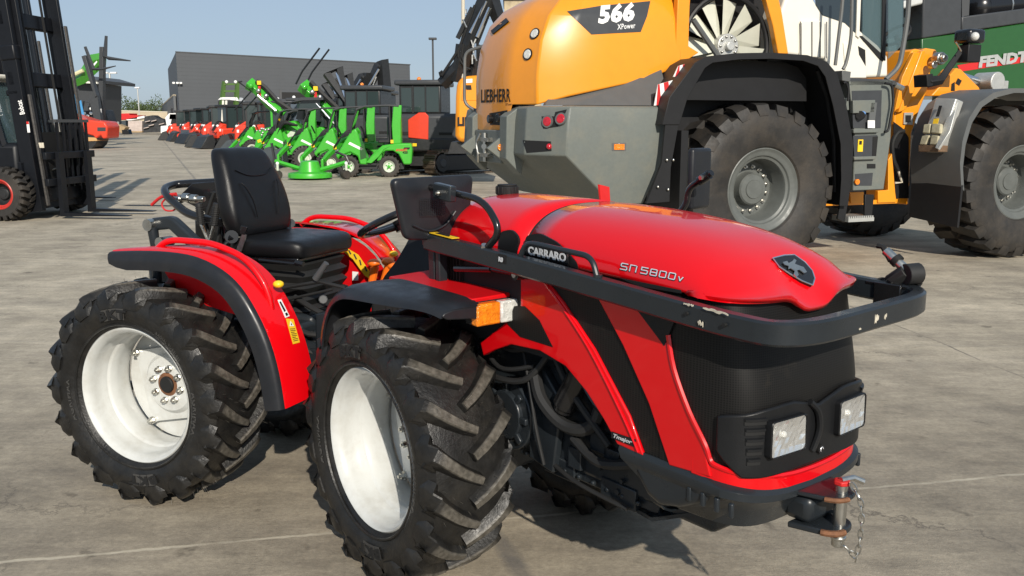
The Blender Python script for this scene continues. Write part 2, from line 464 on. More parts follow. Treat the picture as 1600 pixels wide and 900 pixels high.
    wob = math_('MULTIPLY', math_('SUBTRACT', noise(1.3, 5, 0.7), 0.5), 0.10)
    hmap = None
    cuts = [((0, 878), (1600, 741), 0.013, (0.55, 0.49, 0.38)), ((1410, 512), (1600, 590), 0.012, (0.10, 0.09, 0.08)),
            ((0, 526), (150, 474), 0.012, (0.42, 0.36, 0.28)), ((0, 411), (170, 411), 0.016, (0.36, 0.33, 0.28)), ((255, 220), (305, 280), 0.05, (0.14, 0.13, 0.12)),
            ((1400, 540), (1600, 541), 0.010, (0.38, 0.34, 0.28))]
    for a, d, w, col in cuts:
        p, q = G0.ground(*a), G0.ground(*d); t = (q - p).normalized(); n = Vector((-t.y, t.x))
        dist = math_('ABSOLUTE', math_('ADD', math_('SUBTRACT', math_('ADD', math_('MULTIPLY', sep.outputs[0], n.x), math_('MULTIPLY', sep.outputs[1], n.y)), n.x * p.x + n.y * p.y), wob))
        k = math_('SUBTRACT', 1.0, math_('DIVIDE', dist, w), True)
        k = math_('MULTIPLY', math_('MULTIPLY', k, 1.6, True), ramp(noise(4, 4, 0.6), 0.35, (0.15,) * 3, 0.6, (0.8,) * 3))
        c = mix(k, c, col)
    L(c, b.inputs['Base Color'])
    rr = N('ShaderNodeMapRange'); rr.inputs['To Min'].default_value = 0.62; rr.inputs['To Max'].default_value = 0.95; L(noise(1.7, 6, 0.7), rr.inputs['Value']); L(rr.outputs[0], b.inputs['Roughness'])
    bp = N('ShaderNodeBump'); bp.inputs['Strength'].default_value = 0.5; bp.inputs['Distance'].default_value = 0.006
    L(math_('ADD', noise(90, 5, 0.75), math_('MULTIPLY', noise(1.0, 6, 0.75, (6, 26, 1), R(-14)), 0.6)), bp.inputs['Height']); L(bp.outputs['Normal'], b.inputs['Normal'])
    return m
g = MB()
ring = [0.0, 6, 20, 60, 200, 700, 2200]
g.add([(-2500, -600, 0), (2500, -600, 0), (2500, 2600, 0), (-2500, 2600, 0)], [(0, 1, 2, 3)])
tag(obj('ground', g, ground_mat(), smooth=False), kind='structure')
# ================================================================== the red articulated tractor
FF = Fr(-0.0323, 3.3389, -0.9038)         # front half, origin under the front axle
RRF = Fr(-1.3325, 4.1395, -0.3891)        # rear half, turned on the middle joint
def frame_matrix(fr): return Matrix.Translation(fr.o) @ Matrix.Rotation(fr.h, 4, 'Z')
T_REAR = frame_matrix(FF).inverted() @ frame_matrix(RRF)
TR = thing('compact_tractor', 'glossy red compact articulated tractor with white wheel rims standing on the concrete in front', 'tractor', FF)
def F_(name, mb, m, par=None, **k): return obj(name, mb, m, par or TR, **k)
def B_(name, mb, m, par=None, **k):
    o = obj(name, mb, m, par or TR, **k)
    if par is None: o.matrix_local = T_REAR
    return o

def tyre_mat(name, r_in, r_out):
    m = mat(name, (0.0105, 0.0102, 0.0098), 0.42, var=0.3, vs=14, rvar=0.14, bump=0.25, bs=80, dirt=(0.06, 0.052, 0.04), da=0.3, ds=9)
    nt = m.node_tree; b = nt.nodes['Principled BSDF']; L = nt.links.new
    src = b.inputs['Base Color'].links[0].from_socket
    tc = nt.nodes.new('ShaderNodeTexCoord'); sp = nt.nodes.new('ShaderNodeSeparateXYZ'); L(tc.outputs['Object'], sp.inputs[0])
    cx = nt.nodes.new('ShaderNodeCombineXYZ'); L(sp.outputs[0], cx.inputs[0]); L(sp.outputs[2], cx.inputs[1])
    ln = nt.nodes.new('ShaderNodeVectorMath'); ln.operation = 'LENGTH'; L(cx.outputs[0], ln.inputs[0])
    mr = nt.nodes.new('ShaderNodeMapRange'); mr.inputs['From Min'].default_value = r_in; mr.inputs['From Max'].default_value = r_out; L(ln.outputs['Value'], mr.inputs['Value'])
    nz = nt.nodes.new('ShaderNodeTexNoise'); nz.inputs['Scale'].default_value = 55; nz.inputs['Detail'].default_value = 6; L(tc.outputs['Object'], nz.inputs['Vector'])
    rp = nt.nodes.new('ShaderNodeValToRGB'); rp.color_ramp.elements[0].position = 0.35; rp.color_ramp.elements[0].color = (0.055, 0.050, 0.041, 1); rp.color_ramp.elements[1].position = 0.7; rp.color_ramp.elements[1].color = (0.125, 0.113, 0.095, 1)
    L(nz.outputs['Fac'], rp.inputs['Fac'])
    mx = nt.nodes.new('ShaderNodeMix'); mx.data_type = 'RGBA'; L(mr.outputs[0], mx.inputs[0]); L(src, mx.inputs[6]); L(rp.outputs['Color'], mx.inputs[7]); L(mx.outputs[2], b.inputs['Base Color'])
    return m
M['agtyre'] = tyre_mat('lugged_tyre_rubber', 0.4605, 0.4655)
M['sidewrite'] = mat('raised_rubber', (0.055, 0.053, 0.050), 0.5)

def ag_tyre(s, n=18):
    """lugged farm tyre round the local Y axis; s: +1 when the outside is +y"""
    mb = MB()
    prof = [(.272, .112), (.29, .132), (.315, .150), (.345, .162), (.375, .164), (.402, .154), (.424, .136), (.434, .10), (.438, .05), (.438, 0)]
    prof = prof + [(r, -h) for r, h in prof[-2::-1]]
    mb.lathe([(r, s * h) for r, h in prof], 72)
    mb.lathe([(.300, s * .147), (.303, s * .153), (.308, s * .153), (.311, s * .1495)], 72)
    def pt(r, h, a): return Vector((r * math.sin(a), h, r * math.cos(a)))
    for side in (1, -1):
        for k in range(n):
            a0 = 2 * PI * (k + (0.5 if side < 0 else 0)) / n
            path = [(-.012, .4700, .436, .25, .013, .022), (.028, .4705, .436, .205, .0145, .026), (.070, .4700, .434, .145, .0165, .029), (.108, .4680, .430, .078, .0185, .032), (.136, .4630, .420, .022, .0225, .040), (.1495, .4560, .412, -.004, .0255, .046)]
            rings = []
            for i, (h, rt, rb, da, wt, wb) in enumerate(path):
                j0, j1 = max(i - 1, 0), min(i + 1, len(path) - 1)
                dh = path[j1][0] - path[j0][0]; dc = (path[j1][3] - path[j0][3]) * .455
                l = math.hypot(dh, dc); px, pc = -dc / l, dh / l            # across the lug
                q = []
                for w, r in ((-wb, rb), (-wt, rt - .004), (-wt * .8, rt), (wt * .8, rt), (wt, rt - .004), (wb, rb)):
                    if w > 0 : w = w * 0.9
                    q.append(pt(r, side * (h + px * w), a0 + da + pc * w / .455))
                rings.append(q)
            # the foot of the lug runs down the sidewall
            for (h, r, wt, wb, da) in ((.1585, .436, .034, .062, -.012), (.1685, .406, .044, .066, -.02), (.170, .376, .034, .052, -.02)):
                q = []
                for w, hh in ((-wb, h - .016), (-wt, h - .002), (-wt * .8, h), (wt * .8, h), (wt, h - .002), (wb, h - .016)):
                    q.append(pt(r, side * hh, a0 + da + w / .455))
                rings.append(q)
            if side * s < 0 and False: continue
            mb.loft(rings, closed=True)
    # moulding hairs
    rnd = random.Random(3)
    for k in range(150):
        a = rnd.random() * 2 * PI; h = (rnd.random() * 2 - 1) * .16
        r = .47 if abs(h) < .14 else .40
        p = pt(r - .01, h, a); q = pt(r + .010 + rnd.random() * .006, h * 1.05 + rnd.uniform(-.004, .004), a + rnd.uniform(-.01, .01))
        mb.cyl(p, q, .0006, 3, .0004)
    return mb

def ring_text(txt, par, s, a_mid, r, height, out_h, mat_, bold=0.02, xs=1.0, flip=False):
    """letters set round the sidewall; a measured clockwise from the top as seen from outside"""
    mb, w = text_mb(txt, height, 0.003, bold, 0, 1.15, xs, 2)
    v = []
    for x, y, z in mb.v:
        a = a_mid + (x - w / 2) / (r + height / 2) * (1 if not flip else -1)
        rr = r + (y if not flip else height - y)
        # outside seen from -y (s=-1): clockwise on screen = towards +x
        v.append((rr * math.sin(a) * (1 if s < 0 else -1), s * (out_h + z), rr * math.cos(a)))
    mb.v = v
    return obj('lettering', mb, mat_, par, smooth=False)

CL = 33
def ag_wheel(parent_matrix, x, y, s, spin=0.0):
    w = part('wheel', TR, parent_matrix @ Matrix.Translation((x, y, 0.468)))
    rs = Matrix.Rotation(spin, 4, 'Y')
    t = ag_tyre(s); t.v = [tuple(rs @ Vector(p)) for p in t.v]
    obj('tyre', t, M['agtyre'], w, ang=28)
    if s < 0:
        for a in (R(-8), R(172)):            # pale pads with the maker's dark letters
            for k in (-1, 0, 1):
                pd = MB(); q = []
                for da, rr in ((-.052, .327), (.052, .327), (.052, .374), (-.052, .374)):
                    aa = a + k * .112 + da; q.append((rr * math.sin(aa), s * (.1615 if rr < .35 else .1645), rr * math.cos(aa)))
                pd.prism(q, (0, s * .001, 0)); obj('letter_pad', pd, M['sidewrite'], w, smooth=False)
            ring_text('BKT', w, s, a, .334, .034, .1675, M['black'], 0.05, 1.55)
        ring_text('AGRIMAX', w, s, R(95), .328, .024, .158, M['sidewrite'], 0.01, 1.1)
        ring_text('AGRIMAX', w, s, R(262), .328, .024, .158, M['sidewrite'], 0.01, 1.1)
        ring_text('RADIAL TUBELESS', w, s, R(43), .325, .012, .156, M['sidewrite'], 0.0)
    r = MB()
    prof = [(.2855, .108), (.290, .118), (.2895, .129), (.283, .134), (.276, .131), (.270, .120), (.262, .112), (.262, .09), (.259, .080), (.258, .040), (.246, .026), (.240, .020), (.240, -.02), (.242, -.07), (.246, -.086), (.256, -.098), (.262, -.108), (.283, -.126), (.2855, -.11),
            (.268, -.09), (.252, -.06), (.250, -.05), (.250, .03), (.258, .045), (.260, .07), (.268, .10)]
    r.lathe([(a, s * h) for a, h in prof], 72, closed=True)
    obj('rim', r, M['white'], w, ang=50)
    r = MB(); r.lathe([(.250, s * -.112), (.20, s * -.118), (.12, s * -.120), (.10, s * -.120), (.10, s * -.112), (.20, s * -.110), (.25, s * -.104)], 48, closed=True); obj('rim_back', r, M['white'], w, ang=50)
    d = MB(); n = 96; rings = []
    def rad(a):
        b_ = (a - R(CL)) % (PI / 2) - PI / 4
        return min(.240, .160 / math.cos(b_) * (1 + .06 * math.cos(4 * b_) * 0) if abs(b_) < R(38) else .160 / math.cos(R(38)) + (abs(b_) - R(38)) / R(7) * .036)
    for rr, h, th in ((1.0, -.086, 1), (1.0, -.080, 1), (.80, -.078, 0), (.62, -.062, 0), (.44, -.058, 0), (.0, -.058, 0)):
        q = []
        for k in range(n):
            a = 2 * PI * k / n
            r0 = rad(a) if rr > .9 else (.135 if rr > .7 else .118 if rr > .5 else .085) if rr > 0 else .002
            q.append((r0 * math.sin(a), s * h, r0 * math.cos(a)))
        rings.append(q)
    d.loft(rings)
    obj('wheel_disc', d, M['white'], w, ang=30)
    hb = MB(); hb.lathe([(.0, s * -.045), (.032, s * -.045), (.036, s * -.05), (.036, s * -.06)], 24); obj('hub_cap', hb, M['black'], w)
    ru = MB(); ru.lathe([(.036, s * -.0565), (.050, s * -.0566), (.052, s * -.0575)], 24); obj('rust_ring', ru, M['rust'], w)
    for k in range(8):
        a = 2 * PI * (k + .3) / 8; c = Vector((.074 * math.sin(a), s * -.058, .074 * math.cos(a)))
        b = MB(); b.tube([c, c + Vector((0, s * .005, 0))], .0155, 12); b.tube([c + Vector((0, s * .005, 0)), c + Vector((0, s * .021, 0))], [.0125, .0115], 6); b.tube([c + Vector((0, s * .02, 0)), c + Vector((0, s * .028, 0))], .006, 8)
        obj('wheel_nut', b, M['steel'], w)
    for k in range(4):
        a = R(CL) + PI / 2 * k; c = Vector((.217 * math.sin(a), s * -.079, .217 * math.cos(a)))
        b = MB(); b.tube([c, c + Vector((0, s * .006, 0))], .017, 12); b.tube([c + Vector((0, s * .006, 0)), c + Vector((0, s * .02, 0))], .0125, 6); b.tube([c + Vector((0, s * .02, 0)), c + Vector((0, s * .03, 0))], .0065, 8)
        lug = MB(); obj('clamp_bolt', b, M['steel'], w)
    return w
I4 = Matrix.Identity(4)
ag_wheel(I4, 0, -.452, -1, 0.10)
ag_wheel(I4, 0, .452, 1, 0.2)
ag_wheel(T_REAR, 0, -.452, -1, -0.03)
ag_wheel(T_REAR, 0, .452, 1, 0.3)
# axles
for nm, mk in (('front_axle', F_), ('rear_axle', B_)):
    a = MB(); a.cyl((0, -.376, .468), (0, .376, .468), .062, 16); a.cyl((0, -.374, .468), (0, -.31, .468), .10, 20); a.cyl((0, .31, .468), (0, .374, .468), .10, 20)
    a.box(-.16, .18, -.15, .15, .33, .66)
    mk(nm, a, M['dgrey'], bevel=.02)

# ---------------- body of the front half
# engine block and chassis, seen behind the front wheel
e = MB()
e.box(-.45, 1.02, -.10, .10, .44, .92); e.box(.12, .95, -.17, .17, .475, .86)
e.box(.98, 1.15, -.16, .16, .46, .82)
F_('engine', e, M['dgrey'], bevel=.015)
e = MB(); e.box(.30, .95, -.16, .16, .445, .485); e.box(.45, .60, -.178, -.15, .435, .50); e.box(.72, .87, -.178, -.15, .43, .50)
for i in range(9): e.cyl((.36 + i * .065, -.165, .465), (.36 + i * .065, -.182, .465), .009, 6)
F_('oil_pan', e, M['dgrey'], bevel=.008)
e = MB(); e.cyl((.30, -.14, .60), (.30, -.215, .60), .125, 28); e.cyl((.30, -.21, .60), (.30, -.232, .60), .085, 24)
for k in range(8): e.box(-.012, .012, -.008, .008, .06, .115, Matrix.Translation((.30, -.222, .60)) @ Matrix.Rotation(k * PI / 4, 4, 'Y'))
F_('gear_housing', e, M['dgrey'], bevel=.005)
e = MB(); e.prism([(.40, -.20, .47), (.52, -.20, .45), (.56, -.20, .70), (.46, -.20, .80), (.38, -.20, .74)], (0, .03, 0)); F_('side_bracket', e, M['dgrey'], bevel=.006)
e = MB(); e.cyl((.58, -.20, .70), (.66, -.20, .83), .042, 18); e.cyl((.57, -.20, .68), (.58, -.20, .70), .034, 18); F_('oil_filter', e, M['blackgloss'], bevel=.004)
for pts, r, mt in (
    ([(.10, -.22, .80), (.25, -.26, .74), (.42, -.24, .75), (.50, -.20, .85)], .011, 'rubberpart'), ([(.12, -.20, .84), (.3, -.25, .77), (.45, -.22, .80)], .008, 'rubberpart'),
    ([(.44, -.21, .78), (.50, -.23, .70), (.60, -.22, .64), (.70, -.2, .66), (.74, -.18, .78)], .021, 'rubberpart'), ([(.62, -.20, .60), (.75, -.21, .56), (.9, -.2, .60)], .016, 'rubberpart'),
    ([(.36, -.2, .86), (.44, -.23, .72), (.47, -.23, .60), (.50, -.22, .48)], .006, 'rubberpart'), ([(.66, -.19, .80), (.76, -.21, .74), (.86, -.19, .72)], .024, 'blackgloss'), ([(.42, -.18, .50), (.62, -.2, .46), (.85, -.19, .44)], .007, 'rubberpart'),
    ([(.52, -.2, .86), (.62, -.215, .76), (.78, -.2, .62)], .012, 'rubberpart'), ([(.2, -.2, .88), (.34, -.23, .84), (.52, -.2, .90)], .015, 'rubberpart')):
    h = MB(); h.tube(smooth_line(pts, 6), r, 8); F_('hose', h, M[mt])
rnd = random.Random(5)
h = MB()
for i in range(26): h.cyl((.36 + rnd.random() * .62, -.165, .47 + rnd.random() * .36), (.36 + rnd.random() * .62, -.18, .47 + rnd.random() * .36), .006, 6) if False else None
for i in range(22):
    x, z = .58 + rnd.random() * .38, .47 + rnd.random() * .34
    h = MB(); h.cyl((x, -.165, z), (x, -.184, z), .008 + rnd.random() * .006, 6); F_('engine_bolt', h, M['dgrey'])
for i in range(7):
    x, z = .58 + rnd.random() * .3, .48 + rnd.random() * .28
    h = MB(); h.box(x, x + .05 + rnd.random() * .05, -.19, -.165, z, z + .03 + rnd.random() * .04); F_('engine_fitting', h, M['dgrey'], bevel=.003)

# ---------------- nose: plan curve of the radiator grille
NW, NC = .287, 1.06
def nose_a(z): return .275 - max(0.0, z - .90) * .22
def nose_x(y, z, k=0.0):
    """front surface of the grille: a squarish superellipse in plan; k pushes it outward"""
    w = NW + k; q = min(abs(y) / w, 1.0)
    return NC + (nose_a(z) + k) * max(0.0, 1 - q ** 4.6) ** (1 / 4.6)
def nose_strip(name, ztop, zbot, ylist, m, k=0.0, th=.008, ns=1, xrear=None, **kw):
    rings = []
    for y in ylist:
        zt, zb = ztop(y), zbot(y); q = []
        for i in range(ns + 1):
            z = zb + (zt - zb) * i / ns; q.append(Vector((nose_x(y * (NW + k) / NW, z, k), y * (NW + k) / NW, z)))
        for i in range(ns, -1, -1):
            z = zb + (zt - zb) * i / ns; q.append(Vector((nose_x(y * (NW + k - th) / NW, z, k - th), y * (NW + k - th) / NW, z)))
        rings.append(q)
    mb = MB(); mb.loft(rings)
    return F_(name, mb, m, **kw)
YS = [-NW * math.cos(t * PI / 2 / 16) ** (2 / 4.6) if t < 16 else 0.0 for t in range(17)]
YS = [-NW] + [-NW * (1 - .0002 * 4 ** i) for i in range(4)] + [y for y in YS if y > -NW * .98]; YS = YS + [-y for y in YS[-2::-1]]
nose_strip('grille', lambda y: 1.138, lambda y: .640, YS, M['grille'], 0.0, .010, 10, ang=60)
g = MB()                                     # grille shoulders run straight back
# red apron: bottom strip under the grille
nose_strip('front_apron', lambda y: .678 + .045 * (abs(y) / NW) ** 2, lambda y: .640 + .040 * (abs(y) / NW) ** 2, [y for y in YS if nose_x(y, .66) >= NC + .10], M['red'], .0065, .012, 1, bevel=.004)

def side_panel(name, pts, m, y=-.287, th=.012, s=1, **kw):
    ps = [Vector((p[0], y * s, p[2])) for p in pts]
    mb = MB(); mb.prism(ps, (0, th * s * (1 if y < 0 else -1), 0))
    return F_(name, mb, m, **kw)
def sp(*pts, y=-.287): return FF.ats('y', y, *pts)
# right and left flanks
archp = sp((815, 436), (850, 432), (880, 470), (930, 545), (985, 650), (1007, 712), (966, 694), (945, 655), (918, 612), (885, 572), (845, 548), (800, 538), (775, 546), (757, 556), (752, 535), (790, 505), (815, 495))
meshp = sp((852, 440), (932, 462), (975, 540), (1015, 630), (1046, 727), (1010, 714), (985, 650), (930, 545), (880, 470))
triv = sp((806, 478), (822, 478), (845, 500), (866, 542), (815, 526), (795, 506))
redp = sp((930, 455), (1000, 485), (1038, 512), (1052, 580), (1075, 640), (1100, 690), (1112, 745), (1047, 727), (1015, 630), (975, 540))
darkp = sp((998, 484), (1060, 492), (1040, 540))
for s in (1, -1):
    side_panel('side_panel', archp, M['red'], -.292, .016, s, bevel=.004)
    side_panel('side_grille', meshp, M['grille'], -.284, .010, s)
    side_panel('side_grille', triv, M['grille'], -.2935 if s > 0 else -.2935, .012, s)
    side_panel('front_pillar', redp, M['red'], -.292, .016, s, bevel=.004)
    side_panel('corner_panel', darkp, M['plastic'], -.2935, .006, s)
# raised fold along the arch
fold = sp((850, 436), (880, 478), (925, 548), (975, 648), (1000, 706))
for s in (1, -1):
    f = MB(); f.tube([Vector((p.x, -s * .293, p.z)) for p in smooth_line(fold, 4)], .0045, 6); F_('panel_edge', f, M['red'])
rim_ = sp((1041, 522), (1050, 575), (1073, 640), (1098, 692))
# pillar edge beads beside the grille run into the apron
for s in (1, -1):
    pts = [Vector((p.x + .01, -s * .290, p.z)) for p in rim_]
    b_ = pts[-1]
    tail = [Vector((nose_x(y, .71, .006), -s * abs(y) , z)) for y, z in ((-.2865, .735), (-.283, .722), (-.262, .712), (-.20, .698), (-.1, .684), (0, .679))]
    f = MB(); f.tube(smooth_line(pts + tail, 4), .007, 6); F_('grille_surround', f, M['red'])

# ---------------- bonnet
def lip_z(y):
    y = abs(y - .01)
    t = [(0, 1.106), (.03, 1.107), (.05, 1.111), (.068, 1.120), (.085, 1.132), (.105, 1.141), (.13, 1.146), (.22, 1.150), (.30, 1.153)]
    for a, b in zip(t, t[1:]):
        if y <= b[0]: return a[1] + (b[1] - a[1]) * (y - a[0]) / (b[0] - a[0])
    return 1.152
def bonnet_ring(xs, zt, w, zb, dx=0.0, n=28, p=2.7, lip=0.0):
    """section from the right lower edge over the top to the left lower edge, swept back at its ends like the nose"""
    q = []
    n = 44
    for i in range(n + 1):
        t = -1 + 2 * i / n
        y = w * math.sin(t * PI / 2) if abs(t) < 1 else w * t
        k = min(1.0, abs(y) / w)
        z = zb + (zt - zb) * max(0.0, 1 - k ** p) ** (1 / 2.1)
        if lip: z = z * (1 - lip) + lip * lip_z(y)
        x = xs - dx * (1 - max(0.0, 1 - k ** 4.0) ** (1 / 3.2))
        q.append(Vector((x, y, z)))
    return q
BON = [(.488, 1.322, .288, 1.168, .0), (.58, 1.322, .290, 1.166, .0), (.70, 1.319, .291, 1.162, .0), (.82, 1.312, .291, 1.158, .0), (.93, 1.301, .291, 1.156, .02), (1.02, 1.287, .291, 1.154, .04), (1.10, 1.267, .291, 1.153, .055), (1.165, 1.242, .291, 1.152, .075), (1.22, 1.213, .291, 1.151, .10), (1.262, 1.182, .291, 1.150, .13, 28, 2.9, .25), (1.292, 1.154, .291, 1.149, .155, 28, 3.1, .55), (1.310, 1.130, .291, 1.149, .170, 28, 3.3, .85), (1.318, 1.112, .291, 1.149, .178, 28, 3.4, 1.0), (1.314, 1.104, .288, 1.146, .178, 28, 3.4, 1.0)]
mb = MB(); rings = [bonnet_ring(*s_) for s_ in BON]
rings[-1] = [p - Vector((0, 0, .010)) for p in rings[-1]]
mb.loft(rings, closed=False, caps=False)
HOOD = mb
F_('bonnet', mb, M['red'], solid=.010, ang=40)
COWL = [(.00, 1.300, .262, 1.150), (.02, 1.318, .275, 1.150), (.08, 1.325, .282, 1.150), (.20, 1.326, .286, 1.150), (.35, 1.325, .288, 1.160), (.474, 1.322, .288, 1.168)]
mb = MB(); rings = [bonnet_ring(*s_) for s_ in COWL]
mb.loft(rings, closed=False, caps=False); mb.add(rings[0], [tuple(range(len(rings[0])))])
F_('rear_cowl', mb, M['red'], solid=.01, ang=60)
s_ = MB(); rg = bonnet_ring(.481, 1.317, .283, 1.17); s_.tube(rg, .005, 5); F_('seam_seal', s_, M['black'])
# dark lower inserts beside the rail
for s in (1, -1):
    pa = [Vector((p.x, -s * .2895, p.z)) for p in fillet(sp((778, 395), (782, 362), (800, 358), (812, 372), (808, 400)), .02)]
    m_ = MB(); m_.prism(pa, (0, s * .008, 0)); F_('cowl_insert', m_, M['plastic'])
    pb = [Vector((p.x, -s * .2925, p.z)) for p in fillet(sp((820, 403), (823, 368), (845, 364), (872, 378), (905, 412), (905, 425)), .02)]
    m_ = MB(); m_.prism(pb, (0, s * .006, 0)); F_('bonnet_insert', m_, M['plastic'])
    pc = [Vector((p.x, -s * .2925, p.z)) for p in sp((970, 434), (1066, 453), (1066, 458), (1000, 447))]
    m_ = MB(); m_.prism(pc, (0, s * .006, 0)); F_('bonnet_slot', m_, M['black'])
# under bonnet body that closes the side between bonnet and flank panels
c_ = MB(); c_.box(.0, 1.10, -.272, .272, .86, 1.165); F_('inner_cowl', c_, M['black'])
c_ = MB(); c_.prism([(-.02, -.185, 1.15), (.62, -.185, 1.15), (.62, -.185, .90), (-.02, -.185, .90)], (0, .37, 0)); F_('lower_cowl', c_, M['red'], bevel=.01)
# fuel cap
c_ = MB(); c_.cyl((.03, -.005, 1.318), (.03, -.005, 1.350), .040, 24); c_.cyl((.03, -.005, 1.350), (.03, -.005, 1.356), .036, 24)
for k in range(14):
    a = 2 * PI * k / 14; c_.box(-.004, .004, .036, .043, 1.322, 1.348, Matrix.Translation((.03, -.005, 0)) @ Matrix.Rotation(a, 4, 'Z'))
F_('fuel_cap', c_, M['black'], bevel=.002)
# red flag reflector standing on the bonnet's far side
c_ = MB(); c_.prism([(.30, .20, 1.30), (.305, .185, 1.362), (.315, .225, 1.352), (.312, .235, 1.29)], (.006, .002, 0)); F_('red_reflector', c_, M['redletter'])

# survey helper: where the photo's point meets a built surface
from mathutils.bvhtree import BVHTree
class Surf:
    def __init__(s, fr, *mbs):
        v, f = [], []
        for m in mbs: f += [[i + len(v) for i in q] for q in m.f]; v += m.v
        s.t = BVHTree.FromPolygons([Vector(p) for p in v], f); s.fr = fr
    def at(s, u, v):
        o, d = s.fr.ray(u, v); h = s.t.ray_cast(o, d.normalized(), 100)
        return h[0], (h[1] if h[0] is None or h[1].dot(d) < 0 else -h[1])
HS = Surf(FF, HOOD)
def at_bonnet(u, v): return HS.at(u, v)[0]
# ---------------- badges on the bonnet
def wrap_text(txt, S, par, u0, v0, u1, v1, hpx, m, bold=.02, shear=0.0, lift=.003, mk=None, up=None, name='lettering'):
    """lettering laid on a built surface between two surveyed points"""
    mb, w = text_mb(txt, 1.0, 0.0, bold, shear, 1.05, 1.0, 2)
    ux, uy = (up if up else (0, -1))
    out = MB(); ok = True; P = []
    for x, y, z in mb.v:
        p, n = S.at(u0 + (u1 - u0) * x / w + ux * hpx * y, v0 + (v1 - v0) * x / w + uy * hpx * y)
        if p is None: ok = False; break
        P.append(tuple(p + n * (lift if z > -1 else 0)))
    if not ok: print('text off surface', txt); return None
    out.v = P; out.f = mb.f
    return obj(name, out, m, par, smooth=False)
def decal(S, par, uv, m, name='sticker', off=.003, th=.002, mtx=None):
    P = []; N = Vector((0, 0, 0))
    for u, v in uv:
        p, n = S.at(u, v)
        if p is None: print('decal off surface', name, u, v); return None
        P.append(p + n * off); N += n
    q = MB(); q.prism(P, N.normalized() * th); o = obj(name, q, m, par)
    if mtx is not None: o.matrix_local = mtx
    return o
from mathutils.geometry import delaunay_2d_cdt
def decal_fine(S, par, uv, m, name='sticker', off=.003, step=4.0):
    """a thin sheet that follows a curved surface"""
    us, vs = [p[0] for p in uv], [p[1] for p in uv]; pts = []
    n = len(uv)
    for i in range(n):
        a, b = Vector(uv[i]), Vector(uv[(i + 1) % n]); k = max(1, int((b - a).length / step))
        for j in range(k): pts.append(a.lerp(b, j / k))
    nb = len(pts); edges = [(i, (i + 1) % nb) for i in range(nb)]
    u = min(us) + step * .5
    while u < max(us):
        v = min(vs) + step * .5
        while v < max(vs): pts.append(Vector((u, v))); v += step
        u += step
    r = delaunay_2d_cdt(pts, edges, [], 1, 1e-4)
    out = MB()
    for q in r[0]:
        p, nn = S.at(q.x, q.y)
        if p is None: p = Vector((0, 0, 0)) if not out.v else Vector(out.v[-1]); nn = Vector((0, 0, 0))
        out.v.append(tuple(p + nn * off))
    out.f = [list(f) for f in r[2]]
    return obj(name, out, m, par, smooth=True, ang=30)
def on_bonnet(pts, lift=.001):
    out = []
    for u, v in pts:
        p = at_bonnet(u, v)
        if p is None: p = FF.at('y', -.285, u, v)
        out.append(p)
    return out
def surf_text(name, txt, u0, v0, u1, v1, hpx, m, bold=.02, shear=.3, lift=.0022, gy=None, nm='lettering'):
    """lettering wrapped on the bonnet between two surveyed points"""
    mb, w = text_mb(txt, 1.0, 0.0, bold, shear, 1.05, 1.0, 2)
    out = MB(); out.f = mb.f
    P0 = at_bonnet(u0, v0) or FF.at('y', gy, u0, v0); P1 = at_bonnet(u1, v1) or FF.at('y', gy, u1, v1)
    T0 = at_bonnet(u0, v0 - hpx) or FF.at('y', gy, u0, v0 - hpx)
    n = (P1 - P0).cross(T0 - P0).normalized()
    if n.y > 0: n = -n
    for x, y, z in mb.v:
        u = u0 + (u1 - u0) * x / w + 0; v = v0 + (v1 - v0) * x / w - hpx * y
        p = at_bonnet(u, v) or FF.at('y', gy, u, v)
        out.v.append(tuple(p + n * lift + n * (.0012 if z >= 0 else 0)))
    return F_(nm, out, m, smooth=False)
# the model name in thin squared letters, drawn stroke by stroke
GLY = {'S': [[(.9, 1), (.1, 1), (0, .9), (0, .6), (.1, .5), (.8, .5), (.9, .4), (.9, .1), (.8, 0), (0, 0)]], 'n': [[(0, 0), (0, 1), (.8, 1), (.9, .9), (.9, 0)]], '5': [[(.9, 1), (0, 1), (0, .55), (.8, .55), (.9, .45), (.9, .1), (.8, 0), (0, 0)]],
       '8': [[(.1, 1), (.8, 1), (.9, .9), (.9, .1), (.8, 0), (.1, 0), (0, .1), (0, .9), (.1, 1)], [(0, .5), (.9, .5)]], '0': [[(.1, 1), (.8, 1), (.9, .9), (.9, .1), (.8, 0), (.1, 0), (0, .1), (0, .9), (.1, 1)]], 'v': [[(0, .62), (.3, 0), (.65, .62)]]}
def stroke_text(S, par, items, u0, v0, du, dv, hpx, th, m, lift, name):
    q = MB()
    for ch, x0, wd in items:
        for line in GLY[ch]:
            for (xa, ya), (xb, yb) in zip(line, line[1:]):
                A = Vector((x0 + xa * wd + ya * .22, ya)); B = Vector((x0 + xb * wd + yb * .22, yb)); d = (B - A)
                sx = 1.0; d.normalize(); n = Vector((-d.y, d.x)) * th; A = A - d * th * .9; B = B + d * th * .9
                P = []
                for k in (A + n, B + n, B - n, A - n):
                    p, nn = S.at(u0 + du * k.x, v0 + dv * k.x - hpx * k.y)
                    if p is None: p = FF.at('y', -.2895, u0 + du * k.x, v0 + dv * k.x - hpx * k.y); nn = Vector((0, -1, 0))
                    P.append(p + nn * lift)
                q.add(P, [(0, 1, 2, 3)])
    return obj(name, q, m, par, smooth=False)
ITEMS = [('S', 0, 1.0), ('n', 1.35, 1.0), ('5', 3.0, 1.0), ('8', 4.35, 1.0), ('0', 5.7, 1.0), ('0', 7.05, 1.0), ('v', 8.5, .9)]
stroke_text(HS, TR, ITEMS, 969.5, 421, 10.6, 2.12, 9.5, .135, M['black'], .0012, 'lettering')
